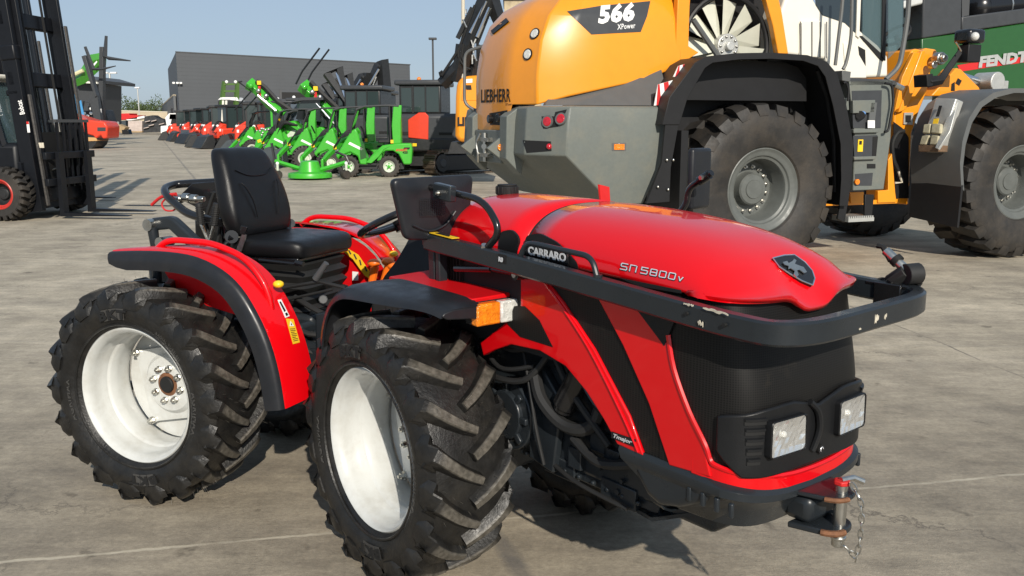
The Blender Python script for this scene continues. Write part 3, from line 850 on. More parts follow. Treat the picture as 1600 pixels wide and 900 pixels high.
stroke_text(HS, TR, ITEMS, 970, 420.4, 10.6, 2.12, 9.5, .075, M['silverletter'], .0022, 'lettering')
# badge plate with the maker's name
pb = [FF.at('y', -.3,  u, v) for u, v in ((820, 375), (886, 394), (888, 417), (822, 401))]
m_ = MB(); m_.prism(pb, (0, .004, 0)); F_('name_plate', m_, M['blackgloss'])
o_ = FF.at('y', -.3005, 826, 396.5); x_ = FF.at('y', -.3005, 885, 409); y_ = FF.at('y', -.3005, 826, 384)
write('lettering', 'CARRARO', o_, x_ - o_, y_ - o_, (y_ - o_).length * .95, M['silverletter'], TR, bold=.035, width=(x_ - o_).length, off=.002)
# shield crest on the nose
sh = [(1205, 406), (1222, 402), (1238, 401), (1256, 411), (1267, 425), (1270, 438), (1266, 449), (1250, 442), (1232, 430), (1216, 418)]
cen = Vector((0, 0, 0)); P = on_bonnet(sh); 
for p in P: cen += p / len(P)
nn = Vector((0, 0, 0))
for i in range(len(P)): nn += (P[i] - cen).cross(P[(i + 1) % len(P)] - cen)
nn.normalize()
if nn.z < 0: nn = -nn
P = [p - nn * (p - cen).dot(nn) + nn * .007 for p in P]
m_ = MB(); m_.prism(P, nn * -.014); F_('crest_plate', m_, M['blackgloss'])
m_ = MB(); m_.tube(P, .0022, 6, closed=True); F_('crest_rim', m_, M['chrome'])
hs = [(1218, 410), (1226, 408), (1229, 412), (1236, 408), (1239, 404), (1243, 407), (1240, 413), (1247, 416), (1256, 419), (1262, 428), (1257, 430), (1249, 424), (1244, 425), (1247, 433), (1243, 438), (1238, 432), (1240, 426), (1233, 421), (1228, 423), (1229, 417), (1222, 415)]
Q = []
for u, v in hs:
    o, d = FF.ray(u, v); t = (cen + nn * .007 - o).dot(nn) / d.dot(nn); Q.append(o + d * t)
qc = sum(Q, Vector()) / len(Q); Q = [qc + (p - qc) * .86 + nn * .003 for p in Q]
m_ = MB(); m_.prism(Q, nn * .0025); F_('crest_emblem', m_, M['steel'])

# ---------------- guard rail
GP = [(.02, -.342, 1.175), (.60, -.340, 1.148), (1.30, -.336, 1.106), (1.480, -.326, 1.102), (1.447, .355, 1.104), (1.28, .352, 1.108), (.60, .346, 1.148), (.02, .342, 1.175)]
g = MB(); g.tube(fillet(GP, [0, .1, .1, .20, .17, .1, .1, 0], 9), 1, flat=(.040, .058)); F_('guard_rail', g, M['dgrey'], ang=30)
for s in (1, -1):
    g = MB()
    a = FF.at('y', -.342, 811, 406); b = FF.at('y', -.342, 934, 436)
    top = FF.at('y', -.342, 822, 378); tb = FF.at('y', -.342, 925, 401)
    pts = [Vector((a.x, -.342 * s, a.z)), Vector((top.x, -.342 * s, top.z)), Vector((tb.x, -.342 * s, tb.z)), Vector((b.x, -.342 * s, b.z))]
    g.tube(fillet(pts, .04, 6), .0085, 10); g.cyl(pts[-1] + Vector((0, 0, .012)), pts[-1] - Vector((0, 0, .012)), .013, 10)
    F_('rail_handle', g, M['dgrey'])
# worn patches of paint
for u, v, l, h, dy in ((1068, 474, .03, .004, 0), (1098, 481, .075, .005, 1), (1090, 504, .016, .010, 0)):
    p = FF.at('y', -.3615, u, v); q = MB(); rr = random.Random(u)
    n = 9; up = [(p.x + l * i / n, p.y, p.z - .055 * l * i / n + h * (rr.random() * .8)) for i in range(n + 1)]; dn = [(p.x + l * i / n, p.y, p.z - .055 * l * i / n - h * rr.random()) for i in range(n, -1, -1)]
    q.prism(up + dn, (0, .002, 0)); F_('paint_chip', q, M['worn'])
for u, v, l, h in ((1218, 509, .05, .003), (1236, 532, .02, .003), (1357, 497, .016, .012), (1373, 494, .01, .010), (1260, 533, .05, .002), (1330, 512, .008, .003), (1420, 483, .04, .002)):
    p = FF.at('x', 1.4675, u, v); p.x = 1.4665 + (.355 - p.y) / .681 * .033 + .0215 - .0195; q = MB(); rr = random.Random(u); n = 8
    up = [(p.x, p.y + l * i / n, p.z + h * (rr.random())) for i in range(n + 1)]; dn = [(p.x, p.y + l * i / n, p.z - h * rr.random()) for i in range(n, -1, -1)]
    if abs(p.y) < .17: q.prism(up + dn, (-.002, 0, 0)); F_('paint_chip', q, M['worn'])
for (u, v) in ((1072, 490), (1131, 508), (1317, 516)):
    p = FF.at('y', -.3615, u, v)
    if u < 1200: q = MB(); q.cyl((p.x, -.3635, p.z), (p.x, -.35, p.z), .005, 8); F_('bolt_hole', q, M['black'])
# rail mountings at the rear, latch and gas strut
for s in (1, -1):
    q = MB(); q.box(-.02, .14, min(s * -.30, s * -.342), max(s * -.30, s * -.342), 1.155, 1.20); q.box(.0, .035, min(s * -.30, s * -.33), max(s * -.30, s * -.33), .98, 1.16); q.box(.05, .075, min(s * -.30, s * -.335), max(s * -.30, s * -.335), 1.0, 1.16)
    F_('rail_bracket', q, M['dgrey'], bevel=.004)
    q = MB(); q.cyl((.16, s * -.325, 1.095), (.36, s * -.325, 1.118), .011, 10); q.cyl((.36, s * -.325, 1.118), (.50, s * -.325, 1.118), .0075, 10); q.cyl((.49, s * -.335, 1.118), (.49, s * -.315, 1.118), .018, 14)
    F_('gas_strut', q, M['blackgloss'])
    q = MB(); q.cyl((.49, s * -.339, 1.118), (.49, s * -.334, 1.118), .010, 12); q.cyl((.06, s * -.345, 1.02), (.06, s * -.325, 1.02), .014, 10); F_('strut_bolt', q, M['steel'])
q = MB(); q.prism(FF.ats('y', -.3615, (778, 396), (791, 399), (791, 413), (780, 410)), (0, .002, 0)); F_('warning_plate', q, M['black'])
write('lettering', 'R0', FF.at('y', -.365, 779.5, 408), Vector((1, 0, -.05)), Vector((0, 0, 1)), .014, M['silverletter'], TR, bold=.03, off=.001)
yl = [Vector((x, y, z)) for x, y, z in ((.055, -.36, 1.2065), (.19, -.36, 1.2000), (.19, -.330, 1.2000), (.055, -.330, 1.2065))]
q = MB(); q.prism(yl, (0, 0, .002)); F_('yellow_label', q, M['label'])
q = MB(); q.prism([(.08, -.352, 1.208), (.16, -.352, 1.2045), (.15, -.340, 1.205), (.09, -.338, 1.208)], (0, 0, .002)); F_('label_mark', q, M['black'])

# ---------------- mirrors on bent arms
def mirror(s, arm, shell, yaxis):
    a = MB(); a.tube(fillet(arm, .045, 6), .0125, 12); F_('mirror_arm', a, M['blackgloss'])
    return a
A1 = [Vector((.345, -.342, 1.175)), FF.at('y', -.342, 783, 362), FF.at('y', -.342, 757, 313), Vector((.175, -.345, 1.350)), Vector((.01, -.350, 1.364))]
a = MB(); a.tube(fillet(A1, [0, .05, .07, .04, 0], 8), .0115, 12); F_('mirror_arm', a, M['blackgloss'])
a = MB(); a.ball(A1[-1] + Vector((-.006, 0, 0)), .023, 8); F_('arm_knob', a, M['rubberpart'])
a = MB(); bp_ = FF.at('y', -.352, 700, 300); a.box(-.05, .05, -.028, .0, -.026, .026, Matrix.Translation(bp_ + Vector((0, .0, 0))) @ Matrix.Rotation(R(5), 4, 'Y')); F_('mirror_clamp', a, M['dgrey'], bevel=.005)
a = MB(); a.cyl(bp_ + Vector((-.005, -.024, -.002)), bp_ + Vector((-.005, -.037, -.002)), .010, 6); a.cyl(bp_ + Vector((-.005, -.030, -.002)), bp_ + Vector((-.005, -.045, -.002)), .005, 8); F_('clamp_bolt', a, M['steel'])
a = MB(); a.cyl(Vector((.345, -.342, 1.168)), Vector((.355, -.342, 1.195)), .016, 12); F_('arm_collar', a, M['steel'])
# shell of the right mirror: plane x = const, seen from its back
def shell(corners, deep, nm='mirror_shell', mm='fender'):
    """rounded pan lofted from the rim inward"""
    rim_pts = fillet(corners, .028, 6, closed=True)
    c = Vector((0, 0, 0))
    for p in rim_pts: c += p / len(rim_pts)
    rings = []
    for k, dd in ((.97, -.012), (.99, -.006), (1.0, .004), (.99, .012), (.96, .017), (.92, .019), (.55, .022), (.2, .022)):
        rings.append([c + (p - c) * k + deep * (dd / deep.length) for p in rim_pts])
    m_ = MB(); m_.loft(rings); return F_(nm, m_, M[mm], ang=50), c
MC = [FF.at('x', .03, 608, 279), FF.at('x', .03, 737, 272), FF.at('x', .03, 727, 374), FF.at('x', .03, 630, 375)]
DEEP = Vector((1, 0, 0))
shell(MC, DEEP)
gg = [FF.at('x', .062, u, v) for u, v in ((655, 310), (700, 315), (690, 330), (655, 330))]
m_ = MB()
for i in range(9):
    p = FF.at('x', .064, 656, 311 + i * 3.2); q_ = FF.at('x', .064, 696, 312 + i * 3.0); m_.tube([p, q_], .0011, 4)
for i in range(12):
    p = FF.at('x', .064, 657 + i * 3.5, 311); q_ = FF.at('x', .064, 657 + i * 3.3, 337); m_.tube([p, q_], .0010, 4)
F_('shell_grid', m_, M['fender'])
m_ = MB(); m_.tube(smooth_line([FF.at('x', .058, u, v) for u, v in ((645, 352), (670, 361), (695, 352), (712, 330))], 4), .0035, 6); F_('shell_rib', m_, M['fender'])
m_ = MB(); lc = FF.at('y', .50, 1092, 279); m_.box(-.014, .014, -.062, .062, -.108, .108, Matrix.Translation(lc) @ Matrix.Rotation(R(8), 4, 'Z') @ Matrix.Rotation(R(0), 4, 'Y')); F_('mirror_shell', m_, M['fender'], bevel=.012, seg=3)
A2 = [Vector((.42, .352, 1.165)), FF.at('y', .40, 1073, 320), FF.at('y', .40, 1075, 295), FF.at('y', .40, 1112, 270)]
a = MB(); a.tube(fillet(A2, .03, 6), .0115, 12); F_('mirror_arm', a, M['blackgloss'])
a = MB(); e_ = A2[-1]; d_ = (A2[-1] - A2[-2]).normalized(); a.cyl(e_ - d_ * .06, e_ - d_ * .012, .017, 12); F_('mirror_clamp', a, M['blackgloss'])
a = MB(); a.cyl(e_ - d_ * .03 + Vector((0, -.012, 0)), e_ - d_ * .03 + Vector((0, -.028, -.002)), .008, 6); F_('clamp_bolt', a, M['steel'])

# ---------------- headlights in their black frame
zt_pts = [(-.286, .845), (-.27, .862), (-.20, .878), (-.12, .884), (-.07, .878), (-.03, .862), (0, .855)]
zb_pts = [(-.286, .80), (-.27, .735), (-.25, .700), (-.20, .697), (0, .697)]
def interp(t, y):
    y = -abs(y)
    for a, b in zip(t, t[1:]):
        if a[0] <= y <= b[0]: return a[1] + (b[1] - a[1]) * (y - a[0]) / (b[0] - a[0])
    return t[0][1] if y < t[0][0] else t[-1][1]
FY = [y for y in YS if nose_x(y, .8) >= NC + .17]
nose_strip('headlight_frame', lambda y: interp(zt_pts, y), lambda y: interp(zb_pts, y), FY, M['plastic'], .016, .012, 1, bevel=.005)
for s in (-1, 1):
    # bezel, reflector bowl, lens
    cy, cz, w, h = s * .142, .800, .132, .090
    xf = nose_x(cy, cz, .016); slope = math.atan2(nose_x(abs(cy) + .04, cz, .016) - nose_x(abs(cy) - .04, cz, .016), .08) * s
    Mx = Matrix.Translation((xf + .001, cy, cz)) @ Matrix.Rotation(-slope * .75, 4, 'Z')
    def rect(x, w_, h_, r=.012): return [Mx @ Vector((x, p.x, p.y)) for p in fillet([(-w_ / 2, -h_ / 2, 0), (w_ / 2, -h_ / 2, 0), (w_ / 2 * .96, h_ / 2, 0), (-w_ / 2 * 1.0, h_ / 2, 0)], r, 4, closed=True)]
    m_ = MB(); m_.loft([rect(-.03, w + .010, h + .010), rect(.011, w + .008, h + .008), rect(.014, w + .003, h + .003), rect(.011, w, h), rect(.0, w, h)], caps=False); F_('headlight_bezel', m_, M['plastic'])
    hlamp = MB(); nx_, ny_ = 12, 7; rg_ = random.Random(8)
    def hp(i, j):
        a, b = -1 + 2 * i / nx_, -1 + 2 * j / ny_; e = (i in (0, nx_) or j in (0, ny_))
        return Mx @ Vector((.0105 - (0 if e else .005 * (1 - a * a) * (1 - b * b) + .003 + rg_.uniform(-.002, .002)), a * w / 2, b * h / 2))
    gv = [hp(i, j) for j in range(ny_ + 1) for i in range(nx_ + 1)]
    hlamp.add(gv, [(j * (nx_ + 1) + i, j * (nx_ + 1) + i + 1, (j + 1) * (nx_ + 1) + i + 1, (j + 1) * (nx_ + 1) + i) for j in range(ny_) for i in range(nx_)])
    o = F_('headlight', hlamp, M['reflector'], smooth=False)
    b_ = MB(); b_.ball(Mx @ Vector((.002, -.012, .004)), .010, 8); obj('bulb', b_, M['clearlens'], o)
    ln = MB(); ln.loft([rect(.012, w, h), rect(.0145, w * .97, h * .97), rect(.0155, w * .5, h * .5)], caps=True); obj('lens', ln, M['glass'], o)
    # louvres outboard
    for i in range(5):
        z = .845 - i * .026; y0, y1 = .212 + i * .003, .262 - i * .002
        rings = []
        for k in range(5):
            y = y0 + (y1 - y0) * k / 4
            xx = nose_x(y, z, .0175); rings.append([Vector((xx + .0015, s * y, z - .005)), Vector((xx + .0015, s * y, z + .005)), Vector((xx - .012, s * y, z + .006)), Vector((xx - .012, s * y, z - .004))])
        m_ = MB(); m_.loft(rings); F_('louvre', m_, M['black'])
        rings = [[p + Vector((.003, 0, .010)) for p in r_] for r_ in rings]
        m_ = MB(); m_.loft([[r_[0], r_[1] - Vector((0, 0, .004)), r_[2], r_[3]] for r_ in rings]); F_('louvre_blade', m_, M['plastic'])
# central ridge of the frame and lock
m_ = MB(); m_.tube(smooth_line([(nose_x(-.02, .86, .018), -.05, .87), (nose_x(0, .82, .024), -.02, .84), (nose_x(0, .80, .026), -.012, .79), (nose_x(-.03, .74, .02), -.03, .735)], 5), .009, 8); F_('frame_rib', m_, M['plastic'])
m_ = MB(); m_.cyl((nose_x(.005, .725, .014), .005, .732), (nose_x(.005, .725, .026), .005, .732), .013, 16); F_('lock', m_, M['black'])
m_ = MB(); m_.tube([(nose_x(.005, .725, .027), .005 + .006 * math.cos(a * .5), .732 + .006 * math.sin(a * .5)) for a in range(9)], .0012, 4); F_('lock_mark', m_, M['silverletter'])
# dark slot sticker on the grille's side

# ---------------- front casting and hitch
def bump_ring(x0, z, k):  # plan outline at height z
    return None
rings = []
ys = [-.286, -.283, -.272, -.25, -.21, -.15, -.08, 0]; ys = ys + [-y for y in ys[-2::-1]]
ys2 = [y for y in YS if nose_x(y, .65) > NC + .02]
def casting(zs, nm):
    rg = []
    for z, k, xr in zs:
        up = lambda y: z + .036 * (abs(y) / NW) ** 2 * max(0.0, (z - .53) / .11)
        q = [Vector((xr, -.286 - k * .5, up(NW)))] + [Vector((nose_x(y, .65, k), y * (1 + k * 1.5), up(y))) for y in ys2] + [Vector((xr, .286 + k * .5, up(NW)))]
        rg.append(q)
    m_ = MB(); m_.loft(rg, closed=True, caps=True); return F_(nm, m_, M['dgrey'], bevel=.008, ang=40)
casting([(.530, -.06, 1.08), (.540, -.035, 1.02), (.585, -.012, .98), (.612, .008, .93), (.618, .016, .92), (.634, .016, .91), (.646, .004, .91)], 'front_casting')
for s in (1, -1):
    pts = sp((966, 697), (1010, 714), (1060, 731), (1108, 747), (1105, 786), (1060, 795), (1028, 793), (1008, 775), (985, 730), y=-.288)
    m_ = MB(); m_.prism([Vector((p.x, -s * .288, p.z)) for p in pts], (0, s * .10, 0)); F_('casting_cheek', m_, M['dgrey'], bevel=.024, seg=4)
    for i in range(4):
        x = 1.16 + i * .045; m_ = MB(); m_.box(x, x + .014, min(s * -.292, s * -.28), max(s * -.292, s * -.28), .60, .64); F_('casting_rib', m_, M['dgrey'], bevel=.004)
m_ = MB(); m_.prism([(.85, -.16, .425), (.94, -.18, .43), (1.10, -.16, .50), (1.10, .16, .50), (.94, .18, .43), (.85, .16, .425)], (0, 0, .012)); F_('skid_plate', m_, M['dgrey'])
# clevis
for z, t, l, rs_ in ((.622, .013, .115, 1), (.528, .017, .110, 1)):
    pl = fillet([(1.33, -.085, z), (1.33 + l, -.05, z), (1.33 + l + .015, 0, z), (1.33 + l, .05, z), (1.33, .085, z)], .03, 4)
    m_ = MB(); m_.prism(pl, (0, 0, t)); F_('hitch_plate', m_, M['dgrey'], bevel=.004)
    pe = [p + Vector((.002, 0, 0)) for p in pl if p.x > 1.345]
    m_ = MB(); m_.tube([Vector((p.x, p.y, z + t * .55)) for p in pe if p.y < .0 and p.y > -.06], t * .5, 6); F_('rusty_edge', m_, M['rust'])
m_ = MB(); m_.box(1.30, 1.385, -.07, .07, .545, .62); F_('hitch_block', m_, M['dgrey'], bevel=.02)
m_ = MB(); m_.cyl((1.425, .005, .485), (1.425, .005, .66), .0165, 16); m_.cyl((1.425, .005, .505), (1.425, .005, .515), .020, 16); F_('hitch_pin', m_, M['steel'], bevel=.003)
m_ = MB(); m_.cyl((1.425, .005, .655), (1.425, .005, .668), .022, 6); F_('pin_head', m_, M['redletter'], bevel=.003)
m_ = MB(); m_.tube([(1.425, .0, .668), (1.435, .04, .668), (1.45, .065, .655)], .008, 8); F_('pin_handle', m_, M['steel'])
def chain(par, pts, nm='chain', r=.0022, L=.016, w=.0065):
    m_ = MB(); pts = [Vector(p) for p in pts]
    ln = [0]
    for a, b in zip(pts, pts[1:]): ln.append(ln[-1] + (b - a).length)
    n = int(ln[-1] / (L * 1.35))
    def at(d):
        for i in range(len(pts) - 1):
            if ln[i] <= d <= ln[i + 1]: return pts[i].lerp(pts[i + 1], (d - ln[i]) / (ln[i + 1] - ln[i])), (pts[i + 1] - pts[i]).normalized()
        return pts[-1], (pts[-1] - pts[-2]).normalized()
    for k in range(n):
        c, t = at((k + .5) * L * 1.35); a = t.orthogonal().normalized()
        a = Matrix.Rotation(R(20) + (k % 2) * PI / 2, 3, t) @ a
        m_.tube([c + t * (L * .95 * math.cos(q) ) * .95 + a * w * math.sin(q) for q in [2 * PI * j / 10 for j in range(10)]], r, 5, closed=True)
    return F_(nm, m_, M['steel'], par)
chain(TR, smooth_line([(1.455, .0, .668), (1.478, .01, .62), (1.482, .015, .55), (1.479, .012, .49), (1.474, .012, .455)], 5))
chain(TR, smooth_line([(1.474, .012, .47), (1.455, -.012, .50), (1.445, -.02, .515)], 5))

# 'T major' badge on the right flank
q = MB(); q.prism(sp((956, 674), (994, 687), (991, 698), (956, 684), y=-.2925), (0, -.002, 0)); F_('flank_badge', q, M['black'])
o_ = sp((959, 683), y=-.295)[0]; x_ = sp((988, 694), y=-.295)[0]
write('lettering', 'Tmajor', o_, x_ - o_, Vector((.05, 0, 1)), .011, M['silverletter'], TR, bold=.02, shear=.3, width=(x_ - o_).length, off=.001)
# ---------------- front mudguards with lamp boxes
for s in (1, -1):
    def yy(y): return s * y
    zt = 1.040
    m_ = MB(); m_.prism([(-.16, yy(-.20), zt), (.385, yy(-.19), zt), (.385, yy(-.420), zt - .004), (.10, yy(-.420), zt), (-.12, yy(-.420), zt)], (0, 0, -.016)); F_('mudguard_top', m_, M['redmatte'], bevel=.004)
    m_ = MB(); m_.box(-.14, .37, min(yy(-.20), yy(-.225)), max(yy(-.20), yy(-.225)), .90, zt - .018); F_('mudguard_stay', m_, M['redmatte'])
    # black apron: lofted arch, rounded over its outer edge
    prof = [(.425, 1.022), (.36, 1.036), (.22, 1.040), (.06, 1.042), (-.06, 1.040), (-.14, 1.022), (-.205, .985), (-.25, .935), (-.285, .87), (-.305, .80), (-.315, .74)]
    rings = []
    pp = smooth_line([(x, 0, z) for x, z in prof], 3)
    for i, p in enumerate(pp):
        a, b = pp[max(i - 1, 0)], pp[min(i + 1, len(pp) - 1)]; t = (b - a).normalized(); nrm = Vector((-t.z, 0, t.x))  # outward?
        if nrm.z < 0 or (abs(nrm.z) < .2 and nrm.x > 0): nrm = -nrm
        e = min(1, i / 4)   # the front end narrows
        q = []
        for y, d in ((-.415, .0), (-.50, .001), (-.565, -.002), (-.600, -.012), (-.617, -.028), (-.622, -.048), (-.614, -.048), (-.607, -.030), (-.592, -.018), (-.56, -.009), (-.50, -.006), (-.415, -.007)):
            yk = -.415 + (y + .415) * (1 - .30 * max(0.0, (p.x - .05) / .375) ** 2); q.append(Vector((p.x, yy(yk), p.z)) + nrm * d * (1 - .45 * max(0.0, min(1.0, (p.x + .05) / .35))))
        rings.append(q)
    m_ = MB(); m_.loft(rings); F_('mudguard_apron', m_, M['fender'], ang=60)
    # front lip
    lip = [Vector((.425, yy(y), z)) for y, z in ((-.43, 1.020), (-.52, 1.021), (-.550, 1.014), (-.560, 1.004), (-.54, .992), (-.43, .980))]
    m_ = MB(); m_.prism(lip, (-.008, 0, 0)); F_('mudguard_lip', m_, M['fender'], bevel=.004)
    # lamp box
    lx = .392
    m_ = MB(); m_.box(lx - .03, lx, min(yy(-.19), yy(-.43)), max(yy(-.19), yy(-.43)), .955, 1.025); F_('lamp_box', m_, M['black'], bevel=.004)
    m_ = MB(); m_.box(lx, lx + .034, min(yy(-.338), yy(-.431)), max(yy(-.338), yy(-.431)), .954, 1.024); F_('indicator_lamp', m_, M['amber'], bevel=.006)
    m_ = MB(); m_.box(lx, lx + .034, min(yy(-.188), yy(-.3365)), max(yy(-.188), yy(-.3365)), .954, 1.024); F_('side_lamp', m_, M['clearlens'], bevel=.006)

# ---------------- rear mudguards
RP = [RRF.at('y', -.60, u, v) for u, v in ((172, 393), (215, 392), (262, 394), (305, 402), (345, 422), (375, 450), (400, 490), (420, 535), (434, 585), (443, 640))]
rp = [(p.x, p.z) for p in RP]; ARCH = []
for s in (1, -1):
    pp = smooth_line([(x, 0, z) for x, z in rp], 3)
    red, blk, inner = [], [], []
    for i, p in enumerate(pp):
        a, b = pp[max(i - 1, 0)], pp[min(i + 1, len(pp) - 1)]; t = (b - a).normalized(); nrm = Vector((-t.z, 0, t.x))
        if nrm.x < 0 and nrm.z < 0.2: nrm = -nrm
        if nrm.z < 0 and nrm.x < 0.3: nrm = -nrm
        base = Vector((p.x, 0, p.z))
        fe = i / (len(pp) - 1)
        yi = -.50 + .10 * min(1, fe * 4)                     # tapers at the tail
        yi = -.555 + (.555 - .395) * min(1.0, fe / .25)
        red.append([base + Vector((0, s * y, 0)) + nrm * d for y, d in ((-.592, -.004), (-.585, .003), (yi, .006), (yi, -.002), (-.585, -.006))])
        tp = min(1.0, .62 + fe * 6)
        blk.append([base + Vector((0, s * y, 0)) + nrm * d * tp for y, d in ((-.590, .0), (-.604, -.004), (-.614, -.016), (-.618, -.045), (-.616, -.075), (-.606, -.075), (-.606, -.04), (-.600, -.018), (-.585, -.008))])
    m_ = MB(); m_.loft(red); ARCH.append(m_); B_('rear_mudguard', m_, M['red'], ang=50)
    m_ = MB(); m_.loft(blk); B_('mudguard_lip', m_, M['fender'], ang=60)
    # inner wall under the arch
    wall = [Vector((p.x - .01, s * -.40, p.z - .012)) for p in pp[3::2]] + [Vector((.60, s * -.40, .50)), Vector((.42, s * -.40, .80)), Vector((.1, s * -.40, .86)), Vector((.02, s * -.40, .98))]
    m_ = MB(); m_.prism(wall, (0, s * .012, 0)); B_('mudguard_wall', m_, M['redmatte'])
    # grab rail on the arch
    gp = [RRF.at('y', -.50, u, v) for u, v in ((243, 391), (262, 374), (330, 379), (382, 401), (410, 436), (423, 468), (425, 493))]
    gp = [Vector((p.x, s * -.50, p.z)) for p in gp]
    m_ = MB(); m_.tube(fillet(gp, .06, 6), .0125, 12); B_('grab_rail', m_, M['red'])
    # little step plate between the axles
    m_ = MB(); m_.box(.62, .98, min(s * -.42, s * -.14), max(s * -.42, s * -.14), .468, .486); B_('step_plate', m_, M['dgrey'], bevel=.003)
    m_ = MB(); c_ = RRF.at('y', -.45, 435, 444); c_.y = s * -.45; m_.ball(c_, .021, 8, (1.05, 1.0, .72)); B_('marker_lamp', m_, M['yellow'])
    # stickers
AS = Surf(RRF, *ARCH)
def arch_sticker(uv, m=None):
    return [AS.at(u, v)[0] for u, v in uv]
def arch_sheet(name, uv, m, off, step=4.0):
    o = decal_fine(AS, TR, uv, m, name, off, step); o.matrix_local = T_REAR; return o
arch_sheet('warning_sticker', [(446, 498), (458, 499), (468, 535), (457, 538)], M['label'], .002)
def q_(a, b, A=((446, 498), (458, 499), (468, 535), (457, 538))):
    t = [A[0][i] * (1 - a) * (1 - b) + A[1][i] * a * (1 - b) + A[2][i] * a * b + A[3][i] * (1 - a) * b for i in (0, 1)]; return tuple(t)
arch_sheet('warning_triangle', [q_(.2, .30), q_(.8, .30), q_(.5, .08)], M['whiteletter'], .003)
arch_sheet('warning_triangle', [q_(.4, .26), q_(.6, .26), q_(.5, .15)], M['black'], .0036, 2.0)
for i in range(8): arch_sheet('print_line', [q_(.15, .40 + i * .068), q_(.85 - .2 * (i % 3 == 2), .40 + i * .068), q_(.85 - .2 * (i % 3 == 2), .425 + i * .068), q_(.15, .425 + i * .068)], M['black'], .003)
arch_sheet('white_sticker', [(433, 469), (439, 468), (452, 494), (445, 497)], M['whiteletter'], .002)
arch_sheet('sticker_print', [(435.5, 472), (438, 471.5), (446, 486), (443.5, 488)], M['black'], .003); arch_sheet('sticker_print', [(444.5, 490), (447.5, 488.5), (450, 492.5), (446.5, 494.5)], M['black'], .003)

# ---------------- seat
def cushion(rings, nm, m='seat', mk=B_):
    m_ = MB(); m_.loft(rings); return mk(nm, m_, M[m], sub=1, ang=70)
def rrect(w, t, r, n=4): return fillet([(-w / 2, -t / 2, 0), (w / 2, -t / 2, 0), (w / 2, t / 2, 0), (-w / 2, t / 2, 0)], r, n, closed=True)
rings = []
for z, w, t, x in ((1.085, .30, .05, .225), (1.095, .36, .085, .225), (1.15, .415, .100, .216), (1.21, .42, .105, .204), (1.28, .405, .105, .188), (1.34, .375, .100, .170), (1.40, .345, .093, .146), (1.44, .320, .084, .130), (1.462, .290, .062, .118), (1.468, .24, .032, .110)):
    rings.append([Vector((x + p.y, p.x - .005, z)) for p in rrect(w, t, t * .46)])
cushion(rings, 'backrest')
m_ = MB(); m_.tube(smooth_line([(.206, -.13, 1.375), (.216, -.07, 1.352), (.219, 0, 1.346), (.216, .07, 1.352), (.206, .12, 1.375)], 4), .003, 6)
m_.tube(smooth_line([(.268, -.075, 1.17), (.262, -.09, 1.24), (.246, -.115, 1.30), (.232, -.13, 1.32)], 4), .003, 6); m_.tube(smooth_line([(.268, .075, 1.17), (.262, .09, 1.24), (.246, .110, 1.30), (.232, .12, 1.32)], 4), .003, 6)
B_('seat_seam', m_, M['seat'])
rings = []
for x, w, zt in ((.215, .40, 1.075), (.225, .43, 1.09), (.28, .45, 1.098), (.36, .455, 1.096), (.44, .45, 1.094), (.51, .44, 1.096), (.555, .425, 1.092), (.580, .39, 1.078), (.588, .35, 1.06)):
    zb = 1.018; t = zt - zb
    rings.append([Vector((x, p.x - .005, zb + t / 2 + p.y)) for p in rrect(w, t, t * .42)])
cushion(rings, 'seat_cushion')
m_ = MB(); m_.box(.24, .56, -.20, .19, .998, 1.022); B_('seat_pan', m_, M['blackgloss'], bevel=.008)
rings = []
for i, (z, k) in enumerate(((1.0, .85), (.985, 1), (.955, .90), (.935, 1.04), (.905, .92), (.885, 1.05), (.855, .93), (.835, 1.05), (.805, .92), (.785, 1.02), (.76, .92))):
    rings.append([Vector((.41 + p.y * k, p.x * k, z)) for p in fillet([(-.175, -.155, 0), (.175, -.155, 0), (.175, .155, 0), (-.175, .155, 0)], .05, 4, closed=True)])
m_ = MB(); m_.loft(rings); B_('seat_bellows', m_, M['rubberpart'], ang=60)
m_ = MB(); m_.tube([RRF.at('y', -.25, 405, 406), RRF.at('y', -.25, 468, 413)], .007, 8); m_.cyl(RRF.at('y', -.25, 462, 410), RRF.at('y', -.25, 474, 413), .011, 10); B_('seat_lever', m_, M['blackgloss'])
m_ = MB(); m_.tube([RRF.at('y', -.25, 493, 436), RRF.at('y', -.25, 510, 411)], [.015, .012], 12); B_('seat_handle', m_, M['ptower'])
m_ = MB(); m_.cyl(RRF.at('y', -.23, 505, 468) , RRF.at('y', -.20, 505, 468), .02, 8); B_('height_knob', m_, M['ptower'], bevel=.004)
m_ = MB(); m_.tube([RRF.at('y', -.24, 428, 452), RRF.at('y', -.24, 500, 440), RRF.at('y', -.24, 540, 450)], .008, 8); m_.tube([RRF.at('y', -.24, 440, 470), RRF.at('y', -.24, 520, 452)], .006, 8); B_('hose', m_, M['rubberpart'])
m_ = MB(); m_.cyl(RRF.at('y', .23, 454, 349), RRF.at('y', .26, 454, 349), .022, 12); B_('seat_pivot', m_, M['dgrey'])
m_ = MB(); m_.prism([RRF.at('y', -.245, u, v) for u, v in ((378, 366), (385, 367), (377, 393), (368, 393))], (0, .006, 0)); B_('belt_strap', m_, M['steel'])
m_ = MB(); m_.prism([RRF.at('y', -.248, u, v) for u, v in ((376, 352), (386, 355), (382, 367), (374, 366))], (0, .010, 0)); B_('belt_buckle', m_, M['blackgloss'], bevel=.002)
m_ = MB(); m_.cyl(RRF.at('y', -.25, 362, 370), RRF.at('y', -.21, 362, 370), .028, 14); m_.tube([RRF.at('y', -.25, 362, 370), RRF.at('y', -.25, 352, 382), RRF.at('y', -.25, 362, 392)], .012, 8); B_('belt_reel', m_, M['blackgloss'])

